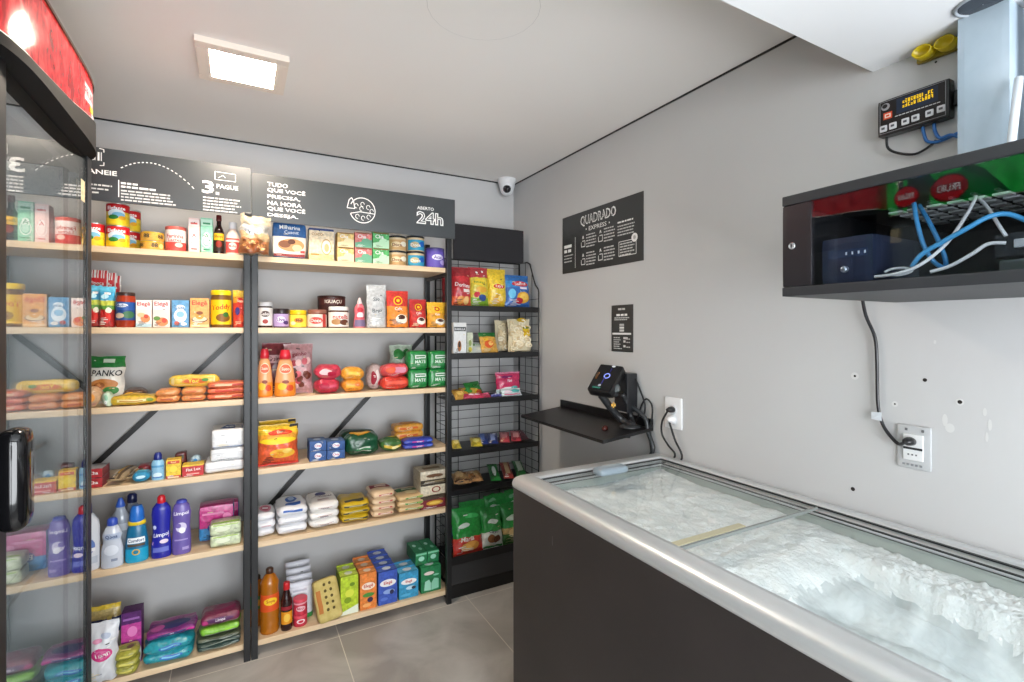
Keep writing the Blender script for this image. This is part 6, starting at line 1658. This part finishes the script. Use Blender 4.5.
# ------------------------------------------------------------------ right rack, bottom shelf
OIL = nodemat('cooking_oil', lambda nt, b: (setattr(b.inputs['Base Color'], 'default_value', lin('#c9781a')), setattr(b.inputs['Roughness'], 'default_value', .06), setattr(b.inputs['Transmission Weight'], 'default_value', .35)))
opf = lambda t: OIL
oprof = [(.92, 0), (1, .03), (.96, .08), (1, .14), (.94, .2), (1, .30), (1, .56), (.92, .66), (.96, .78), (.6, .88), (.32, .92)]
bottle('tall amber cooking oil bottle, front one', sp(260, 280, 571, z), oprof, opf, ([(.34, .915), (.4, .92), (.4, .985), (.3, 1)], '#4a2c1c'), .9, [('r', -1, -1, 1, 1, '#d8501c'), ('e', .05, .2, .6, .45, '#f2c62a'), ('t', 'Soya', .05, .2, .34, .8, '#b8301c')], (.36, .62), 1.2, 'cooking oil bottles', 'oil_bottle')
bottle('amber cooking oil bottle behind the rack post', sp(248.5, 266, 578, z, YF + .10), oprof, opf, ([(.34, .915), (.4, .92), (.4, .985), (.3, 1)], '#3a2a1c'), .9, [('r', -1, -1, 1, 1, '#2f7a3a'), ('e', .2, .0, .5, .5, '#d8a03a')], (.36, .62), 1.2, 'cooking oil bottles', 'oil_bottle')
bottle('small dark syrup bottle with a red cap and orange label', sp(281, 293, 584.5, z, YF - .006), [(.95, 0), (1, .04), (1, .50), (.95, .62), (.6, .78), (.45, .86)], '#2c1414', ([(.52, .85), (.58, .86), (.55, .98), (.5, 1)], '#c9242c'), 1, [('r', -1, -.9, 1, .15, '#e0901c'), ('r', -1, .3, 1, .6, '#8f1f2a'), ('e', 0, -.35, .5, .35, '#f0bf4a')], (.12, .62), fin='gloss')
Sc = sp(293.8, 308, 600.5, z, YF - .002)
h1 = Sc[4] * .40
can('low pink and red tin under the taller one', (Sc[0], Sc[1], Sc[2], Sc[3], h1), '#c41f3a', [('e', 0, 0, .5, .5, '#f0d8dc'), ('e', 0, 0, .3, .3, '#c41f3a')], 'pink and red tins', name='condensed_milk_tin', plastic_lid='#d8485a')
can('tall pink and red tin stacked on the low one', (Sc[0], Sc[1], Sc[2] + h1 + .001, Sc[3], Sc[4] * .6), '#c8203c', [('r', -1, .5, 1, .75, '#e8a0ac'), ('e', 0, -.1, .55, .4, '#e6b4bc'), ('t', 'Moça', 0, -.1, .3, .9, '#a8142c')], 'pink and red tins', name='condensed_milk_tin', plastic_lid='#d8485a')
RB_ = '#dcdce2'
for k in range(4):
    bag('white five kilo rice bag standing on the bottom shelf, %s of four' % ('front', 'second', 'third', 'rear')[k], sp(287.5 - k * .5, 313.5 - k * 1.0, 584 - k * 7.0, z, YF + .058 + k * .058), .055, bands([(-1, '#3a8f4a'), (-.72, RB_), (.7, '#c9c9d2')]), [('e', .1, .1, .4, .2, '#cfd2dc'), ('r', -.6, .5, .5, .6, '#bcbcc8'), ('r', -.2, -.5, .6, -.42, '#c4c4d0')], 'white rice bags standing in a row', 'rice_bag', kind='gusset', tilt=.0, seed=140 + k, wr=.003, fin='plastic')
# egg carton standing tilted against the milk
b = MB(); EW, ED, EH = .112, .066, .19
Sf = rbox(b, EW, ED, EH, .014, lambda f, u, v: M_EGG, .004, 12, .002, 5)
holes = []
for i in range(5):
    for j in (-1, 1): holes.append(('e', .08 + j * .24, .75 - i * .30, .12, .075, '#5a4a22'))
prt(b, Sf('F'), [('r', -.95, -.55, -.55, .55, '#b8743a')] + holes, 'matte')
for i in range(6):
    for j in (-1, 1):
        t = MB(); lathe(t, [(.020, 0), (.017, .014), (.010, .022), (.001, .023)], M_EGG, seg=12, cap=False)
        b.add([(p[0] + j * .032, p[1] * .9 + ED / 2 - .002, 0) if False else (p[0] + j * .028, ED / 2 + p[2] - .002, .020 + i * .030 + p[1] * .8) for p in t.v], t.f, M_EGG, True)
xe = atY(329, 330, 2.60).x
eg = thing('egg_carton', 'yellowish moulded egg carton standing tilted on the bottom shelf edge', 'egg carton', (xe + .002, 2.562, z + .014), (-.36, -.10, .10), [('carton', b)])

def milk(c0, c1, top, art, label_word, word_col):
    pf = bands([(-1, c0)], T=top, L=c1, R=c1)
    F = art + [('t', label_word, 0, .30, .16, 1.3, word_col)]
    return pf, F
rows = [
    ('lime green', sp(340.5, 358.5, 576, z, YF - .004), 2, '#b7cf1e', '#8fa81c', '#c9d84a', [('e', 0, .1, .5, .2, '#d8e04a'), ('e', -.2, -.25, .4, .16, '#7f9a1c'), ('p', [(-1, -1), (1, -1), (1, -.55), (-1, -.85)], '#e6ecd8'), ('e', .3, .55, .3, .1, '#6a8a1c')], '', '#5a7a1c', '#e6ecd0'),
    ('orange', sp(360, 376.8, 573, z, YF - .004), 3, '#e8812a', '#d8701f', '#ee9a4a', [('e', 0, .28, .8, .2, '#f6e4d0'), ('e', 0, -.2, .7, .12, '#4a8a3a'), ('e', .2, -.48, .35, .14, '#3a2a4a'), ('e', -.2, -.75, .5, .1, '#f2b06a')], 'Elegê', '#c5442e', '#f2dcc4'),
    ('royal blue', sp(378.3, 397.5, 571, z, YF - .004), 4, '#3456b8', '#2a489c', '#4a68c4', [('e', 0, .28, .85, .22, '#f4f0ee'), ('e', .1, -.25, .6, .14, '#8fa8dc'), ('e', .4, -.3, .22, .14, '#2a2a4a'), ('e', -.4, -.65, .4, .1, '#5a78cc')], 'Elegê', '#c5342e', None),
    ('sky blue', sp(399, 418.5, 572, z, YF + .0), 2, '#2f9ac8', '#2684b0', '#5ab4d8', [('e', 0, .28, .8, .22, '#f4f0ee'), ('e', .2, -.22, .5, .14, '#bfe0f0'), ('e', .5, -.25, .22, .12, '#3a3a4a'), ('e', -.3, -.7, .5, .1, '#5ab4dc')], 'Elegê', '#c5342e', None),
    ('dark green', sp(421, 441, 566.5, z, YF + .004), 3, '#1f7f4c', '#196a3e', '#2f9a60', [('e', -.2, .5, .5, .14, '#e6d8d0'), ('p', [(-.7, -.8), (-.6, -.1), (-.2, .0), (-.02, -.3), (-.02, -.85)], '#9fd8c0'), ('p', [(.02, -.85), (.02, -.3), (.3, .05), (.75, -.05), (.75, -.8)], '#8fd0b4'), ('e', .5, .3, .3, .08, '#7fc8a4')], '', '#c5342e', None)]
for nm, S0, cnt, c0, c1, tp, art, word, wc, cap in rows:
    base = None
    for k in range(cnt):
        order = ('front', 'second', 'third', 'rear')
        lab = '%s milk carton, %s of its row on the bottom shelf' % (nm, 'rear' if k == cnt - 1 and cnt > 1 else order[k])
        loc = (S0[0] , S0[1] + .033 + k * .0675, S0[2])
        if base is None:
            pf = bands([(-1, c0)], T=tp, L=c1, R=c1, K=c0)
            F = list(art)
            if word: F.append(('t', word, 0, .28, .17, 1.35, wc))
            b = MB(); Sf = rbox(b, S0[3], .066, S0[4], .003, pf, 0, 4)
            prt(b, Sf('F'), F); prt(b, Sf('T'), [('e', 0, .1, .45, .55, cap or '#e4e8f0'), ('r', -.9, -.95, .9, -.75, c1)])
            m2 = MB(); box(m2, (-S0[3] / 2 + .002, .024, S0[4]), (S0[3] / 2 - .002, .032, S0[4] + .006), C(c0, 'paper'))
            base = thing('milk_carton', lab, 'carton', loc, (0, 0, 0), [('package', b), ('top_fold', m2)], 'milk cartons on the bottom shelf')
        else:
            dup(base, loc, lab)
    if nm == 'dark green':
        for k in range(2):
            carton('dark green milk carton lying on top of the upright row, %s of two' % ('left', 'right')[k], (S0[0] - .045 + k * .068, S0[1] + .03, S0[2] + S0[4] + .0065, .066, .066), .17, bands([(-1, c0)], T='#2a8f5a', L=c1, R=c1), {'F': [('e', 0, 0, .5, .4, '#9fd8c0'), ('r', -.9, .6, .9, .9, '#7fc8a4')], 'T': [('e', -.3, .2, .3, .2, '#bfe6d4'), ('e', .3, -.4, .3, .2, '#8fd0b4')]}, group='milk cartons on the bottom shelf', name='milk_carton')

# ================================================================== SNACKS IN THE WIRE RACK
YW = WF + .016
z = ZT[0]
GB = 'chip bags on the top tier of the wire rack'
bag('dark red chip bag at the left end, partly behind the pine rack post', sp(443.5, 457, 276, z, YW + .13), .05, '#8f1a22', [('e', .2, -.1, .5, .25, '#b8303a'), ('e', -.2, .4, .4, .12, '#d88a8a')], GB, 'chip_bag', tilt=.05, seed=150)
bag('red chip bag with orange flames', sp(454, 473, 266.5, z, YW + .03), .07, bands([(-1, '#d85a2a'), (-.5, '#c4202a'), (.5, '#9a1a24')]), [('t', 'Doritos', .0, .05, .14, 1.4, '#f2ece8', -.12), ('r', .1, -.3, .8, -.15, '#f0e0d8'), ('e', -.2, -.7, .35, .22, '#e89a4a'), ('e', .4, -.7, .3, .2, '#f0c07a')], GB, 'chip_bag', tilt=.10, seed=151, rz=-.1)
bag('red and yellow chip bag with green writing', sp(471.5, 491, 267, z, YW + .028), .07, bands([(-1, '#7fa82a'), (-.55, '#d8c83a'), (.45, '#b8303a')]), [('e', -.1, .2, .7, .16, '#e8c83a'), ('t', 'Fandangos', -.1, .2, .1, 1.3, '#2f7a34'), ('e', .1, -.15, .6, .15, '#e0a83a'), ('e', .2, -.55, .4, .16, '#2a4a8f'), ('e', -.4, -.4, .3, .14, '#c9303a'), ('e', -.3, .7, .12, .06, W_), ('e', .3, .75, .12, .06, W_)], GB, 'chip_bag', tilt=.10, seed=152)
bag('plain yellow chip bag between the green-lettered and the blue one', sp(489.5, 509, 268.5, z, YW + .028), .075, '#e8c41e', [('e', 0, .05, .72, .17, '#f0dc5a'), ('e', .05, .05, .6, .13, '#c9281e'), ('t', "Lay's", .05, .05, .16, .95, W_), ('e', 0, -.6, .6, .22, '#e0a82a'), ('e', .2, -.55, .3, .14, '#f2d67a')], GB, 'chip_bag', tilt=.10, seed=153)
bag('blue chip bag with a ridged chip picture', sp(507, 533, 275, z, YW + .022), .075, bands([(-1, '#2f6ab8'), (.2, '#2a8ad0'), (.6, '#1f6ab4')]), [('e', .1, .42, .66, .17, '#c8303a'), ('t', 'Ruffles', .1, .44, .16, 1.1, '#f4eef0', .08), ('r', .0, .1, .6, .22, '#e8e0ec'), ('e', .3, -.4, .55, .34, '#e2aa3a'), ('e', .35, -.35, .4, .22, '#f0c45a'), ('e', -.05, -.6, .3, .18, '#b8283a'), ('e', -.6, -.2, .25, .3, '#6ac0e8')], GB, 'chip_bag', tilt=.12, seed=154, rz=.06)
z = ZT[1]
carton('white upright box with a black band', sp(453.5, 466.5, 322.5, z, YW), .05, '#e6e5e3', {'F': [('r', -.9, .45, .9, .72, '#4a4a4c'), ('t', 'BARILLA', 0, .58, .12, 1.5, '#e8e8e6'), ('e', -.1, -.5, .3, .35, '#b8743a'), ('e', -.1, -.4, .2, .2, '#3a2a20')]}, name='pasta_box', cat='box')
carton('small pale green box beside the white upright box', sp(467.2, 473, 332.5, z, YW + .01), .04, '#c9cdb4', {'F': [('e', 0, .0, .5, .3, '#8a9a5a'), ('e', 0, -.6, .6, .25, '#c8b83a')]}, name='seasoning_box', cat='box')
bag('white and green seasoning packet lying flat behind the shelf lip', sp(473.4, 487, 343, z, YW + .02), .02, '#cfd4cc', [('r', -.7, .2, .7, .5, '#5a8a4a'), ('t', 'Sazon', 0, .35, .2, 1.0, W_), ('e', 0, -.4, .5, .3, '#d8d8c4')], 'seasoning packets', 'seasoning_packet', 'packet', tilt=.75, seed=155, wr=.003)
bag('orange soup packet with a green top', sp(482, 500, 333, z, YW + .012), .03, bands([(-1, '#d8a03a'), (.55, '#2f7a3a')]), [('e', -.1, -.2, .55, .35, '#d2582a'), ('e', .1, -.15, .3, .2, '#f0c06a'), ('e', -.4, .25, .3, .14, '#e8b83a')], 'seasoning packets', 'soup_packet', 'packet', tilt=.35, seed=156, wr=.004, rz=.12)
# large clear bags of ring snacks
def rings(label, S, seed, lab):
    x, y, z_, w, h = S
    rnd = random.Random(seed)
    core = MB(); Sf = pillow(core, w * .94, h * .92, .085, '#e4d6b4', 'gusset', seed, .006, n=14, m=16, fin='matte')
    P, _, _ = Sf
    rg = MB()
    for k in range(42):
        u, v = rnd.uniform(-.85, .85), rnd.uniform(-.92, .80)
        c = P(u, v, .002); R0 = rnd.uniform(.011, .016)
        ax = Vector((rnd.uniform(-.4, .4), -1, rnd.uniform(-.4, .4))).normalized()
        s_ = ax.cross(Vector((0, 0, 1))).normalized(); t_ = s_.cross(ax)
        pts = [c + (s_ * math.cos(a) + t_ * math.sin(a) * .8) * R0 for a in [2 * PI * i / 10 for i in range(11)]]
        tube(rg, pts, .0052, C(rnd.choice(['#f2e4c4', '#ead6ae', '#f8eed6', '#dcc49a']), 'matte'), 6, 1, False)
    film = MB(); F2 = pillow(film, w, h, .102, lambda f, u, v: M_FILM, 'gusset', seed, .006, n=14, m=16)
    if lab: prt(film, F2, [('r', .15, -.15, .9, .45, '#e2bd2a'), ('r', .2, .28, .85, .4, '#4a6a2a'), ('t', 'ROSCA', .52, .12, .12, .6, '#b8701c'), ('e', .2, .78, .4, .12, '#d8b02a')], off0=.001)
    return thing('ring_snack_bag', label, 'bag', (x, y + .054, z_ + .0035), (-.06, 0, 0), [('filling', core), ('ring_snacks', rg), ('film', film)], 'clear bags of ring snacks')
rings('clear bag of ring snacks, left and further back', sp(498.5, 519, 318, z, YW + .095), 157, False)
rings('large clear bag of ring snacks with a yellow label, at the right end', sp(511.5, 535.5, 316.5, z, YW + .004), 158, True)
z = ZT[2]
GC = 'small sweet packets on the third tier of the wire rack'
for k, (a, b_, pt, dy, ti, rz, c, art, nm) in enumerate((
    (456, 469, 391, .004, .9, .1, '#d09a3a', [('e', 0, 0, .6, .4, '#e8c06a'), ('r', -.8, .5, .5, .8, '#8a5a2a')], 'golden candy packet lying at the left end'),
    (459, 475, 389, .05, .6, -.5, '#c9a03a', [('e', .2, .2, .5, .4, '#3f8a3a'), ('e', -.3, -.3, .5, .4, '#e09a3a')], 'yellow and green candy packet, slanting'),
    (466, 490, 383, .075, .55, .55, '#2f8a3a', [('e', -.3, -.3, .5, .4, '#e8c83a'), ('e', .3, -.5, .4, .3, '#d8502a'), ('r', -.2, .3, .6, .6, '#1f6a2c')], 'bright green candy packet, slanting uppermost'),
    (464, 484, 395, -.002, .8, -.1, '#c4204a', [('e', .1, .1, .6, .3, '#f0d0d8'), ('t', 'Fini', .1, .1, .25, .8, '#b8143a')], 'crimson candy packet at the shelf front'),
    (483, 492, 394, .0, .8, .1, '#a82a4a', [('e', 0, .2, .6, .3, '#e06a8a')], 'small dark pink candy packet next to the crimson one'),
    (492, 503, 396, .0, .85, .0, '#5a5aa0', [('e', 0, .1, .6, .4, '#c9cdea')], 'small violet candy packet in the middle'))):
    bag(nm, sp(a, b_, pt, z, YW + dy), .022, c, art, GC, 'candy_packet', 'packet', tilt=ti, seed=160 + k, rz=rz, wr=.004)
bag('magenta marshmallow bag standing upright', sp(497.5, 522, 372.5, z, YW + .05), .05, bands([(-1, '#c9d8d8'), (-.45, '#d2285f'), (.85, '#e68aa8')]), [('t', 'Fini', .0, .25, .18, .9, '#f6e6ee', .06), ('e', .0, -.6, .8, .3, '#e4ecec'), ('e', .4, -.4, .3, .2, '#5fb4b0'), ('e', -.2, .6, .5, .1, '#7a1a5a')], None, 'marshmallow_bag', tilt=.08, seed=170, wr=.006)
bag('white and teal candy packet before the magenta bag', sp(503, 523, 389.5, z, YW - .002), .025, '#cfdcdc', [('e', .3, .1, .5, .4, '#4faaa8'), ('e', -.4, -.1, .4, .4, '#e6d0dc'), ('r', -.8, -.8, .8, -.6, '#d85a80')], GC, 'candy_packet', 'packet', tilt=.6, seed=171, wr=.005)
z = ZT[3]
GD = 'chocolate and cookie packets on the fourth tier of the wire rack'
for k, (a, b_, dy, L, rz, c, art, nm) in enumerate((
    (452.5, 462, .0, .12, -.25, '#d8bf3a', [('e', 0, 0, .6, .5, '#f0e08a')], 'yellow chocolate packet at the left end'),
    (470.5, 482.5, -.004, .13, -.35, '#d8c02a', [('e', 0, -.2, .6, .4, '#efe27a'), ('r', -.6, .3, .6, .5, '#8a6a1c')], 'yellow chocolate packet in the middle'),
    (480, 491, .03, .16, -.42, '#243a86', [('r', -.6, -.6, .3, .6, '#5f78c0')], 'navy chocolate packet left of its twin'),
    (489, 499.5, .012, .16, -.42, '#22367c', [('r', -.5, -.7, .4, .4, '#9aa8dc'), ('e', .2, .4, .4, .2, '#d8def2')], 'navy chocolate packet right of its twin'),
    (501, 511.5, .016, .16, -.45, '#c2404c', [('r', -.7, -.5, .5, .5, '#dc8a8c')], 'pinkish red chocolate packet left of its twin'),
    (512, 522, .008, .16, -.45, '#bb3a48', [('r', -.6, -.6, .6, .2, '#e2a0a0')], 'pinkish red chocolate packet right of its twin'),
    (523, 531, .02, .15, -.2, '#4a3038', [('r', -.6, -.6, .4, .5, '#6f4a50')], 'dark brown chocolate packet at the right end'))):
    xm = atY((a + b_) / 2, 330, YW).x; w_ = atY(b_, 330, YW).x - atY(a, 330, YW).x
    bag(nm, (xm, YW + dy, z + .007, w_ * .88, L), .030, c, art, GD, 'chocolate_packet', 'packet', flat=True, tilt=.18, seed=180 + k, rz=rz, wr=.003)
z = ZT[4]
xm = atY(463, 330, YW).x
bag('tan cookie packet lying at the left end of the fifth tier', (xm, YW + .004, z + .007, .10, .15), .05, '#c99a62', [('e', -.2, 0, .5, .5, '#e2be8a'), ('e', .4, .3, .3, .3, '#8a5a30'), ('r', -.9, -.9, .9, -.7, '#5a3424')], 'cookie packets on the fifth tier', 'cookie_packet', 'packet', flat=True, tilt=.12, seed=190, rz=-.25, wr=.008)
xm = atY(477, 330, YW).x
bag('second tan cookie packet overlapping toward the middle of the fifth tier', (xm, YW + .012, z + .009, .09, .15), .04, '#c4905a', [('e', 0, .1, .6, .5, '#dcb47c'), ('e', -.3, -.4, .3, .3, '#8f5f34')], 'cookie packets on the fifth tier', 'cookie_packet', 'packet', flat=True, tilt=.12, seed=191, rz=-.25, wr=.008)
for k, (px, c, art, nm) in enumerate(((496, '#1f8a3a', [('e', -.1, -.2, .4, .5, '#e6f0e6'), ('r', -.9, .6, .9, .9, '#0f6a2a')], 'green stick cookie pack left of the red one'), (509, '#a83a34', [('r', -.5, -.7, .4, .7, '#d8b48a')], 'red stick cookie pack between two green ones'), (522, '#2a7a3a', [('r', -.6, -.6, .5, .6, '#cfd8c4')], 'green stick cookie pack at the right end'))):
    xm = atY(px, 330, YW).x
    bag(nm, (xm, YW - .002, z + .007, .062, .20), .045, c, art, 'stick cookie packs on the fifth tier', 'stick_cookie_pack', 'pack', flat=True, tilt=.22, seed=192 + k, rz=-.32, wr=.003)
z = .2065
BK = 'large cookie bags in the bottom basket'
GRB = lambda c0: bands([(-1, c0), (.0, '#1f9a3a'), (.5, '#27b045')])
bag('red and green cracker bag at the left of the basket', sp(455, 485, 511, z, YW + .004), .06, bands([(-1, '#d2301f'), (-.25, '#1f9a3a')]), [('t', 'Maria', -.1, -.32, .15, 1.0, '#f4ece4', .12), ('e', .2, -.62, .5, .2, '#e8a24a'), ('e', -.2, -.7, .35, .16, '#f0b860'), ('e', -.3, .25, .4, .1, '#dfeadf'), ('e', .3, .6, .5, .1, '#4fc86a')], BK, 'cracker_bag', tilt=.18, seed=200, wr=.010)
bag('white and green cocoa cookie bag in the middle of the basket', sp(484, 505, 511, z, YW + .006), .06, bands([(-1, '#dfe3d8'), (-.15, '#2a9a40')]), [('t', 'Cacau', .0, -.15, .11, 1.3, '#4a2a5a'), ('e', -.2, -.5, .4, .2, '#8a5a34'), ('e', .3, -.55, .35, .18, '#5a3420'), ('r', -.9, -.95, .9, -.85, '#2f8a3a'), ('e', 0, .35, .5, .12, '#e6f0e6')], BK, 'cracker_bag', tilt=.16, seed=201, wr=.010)
bag('green cookie bag at the right of the basket beside the freezer', sp(504.5, 534, 505, z, YW + .01), .06, bands([(-1, '#3a6a2a'), (-.5, '#c9a86a'), (-.2, '#1f8f38')]), [('e', -.2, -.45, .5, .2, '#e2c48a'), ('e', -.3, .3, .5, .14, '#dff0df')], BK, 'cracker_bag', tilt=.16, seed=202, wr=.010)
for k, (a, b_, pt, dy, nm) in enumerate(((462, 489, 504, .097, 'green shiny cookie bag in the second row, left'), (487, 511, 497, .098, 'green shiny cookie bag in the second row, middle'), (508, 527, 492, .098, 'green shiny cookie bag in the second row, right'))):
    bag(nm, sp(a, b_, pt, z, YW + dy), .05, bands([(-1, '#178a34'), (.4, '#2ab04a')]), [('e', -.1, .45, .5, .1, '#e2f0e4'), ('e', .3, .2, .4, .12, '#58c878'), ('e', -.4, .75, .3, .08, '#8fdca4')], BK, 'cracker_bag', tilt=.12, seed=203 + k, wr=.012)
bag('dark blue bag at the left rear of the basket, behind the post', sp(447, 459, 521, z, YW + .13), .05, '#2a3a7a', [('e', 0, .2, .5, .3, '#5a6ab0'), ('e', .2, -.4, .4, .3, '#a83050')], BK, 'cracker_bag', tilt=.08, seed=207, wr=.006)
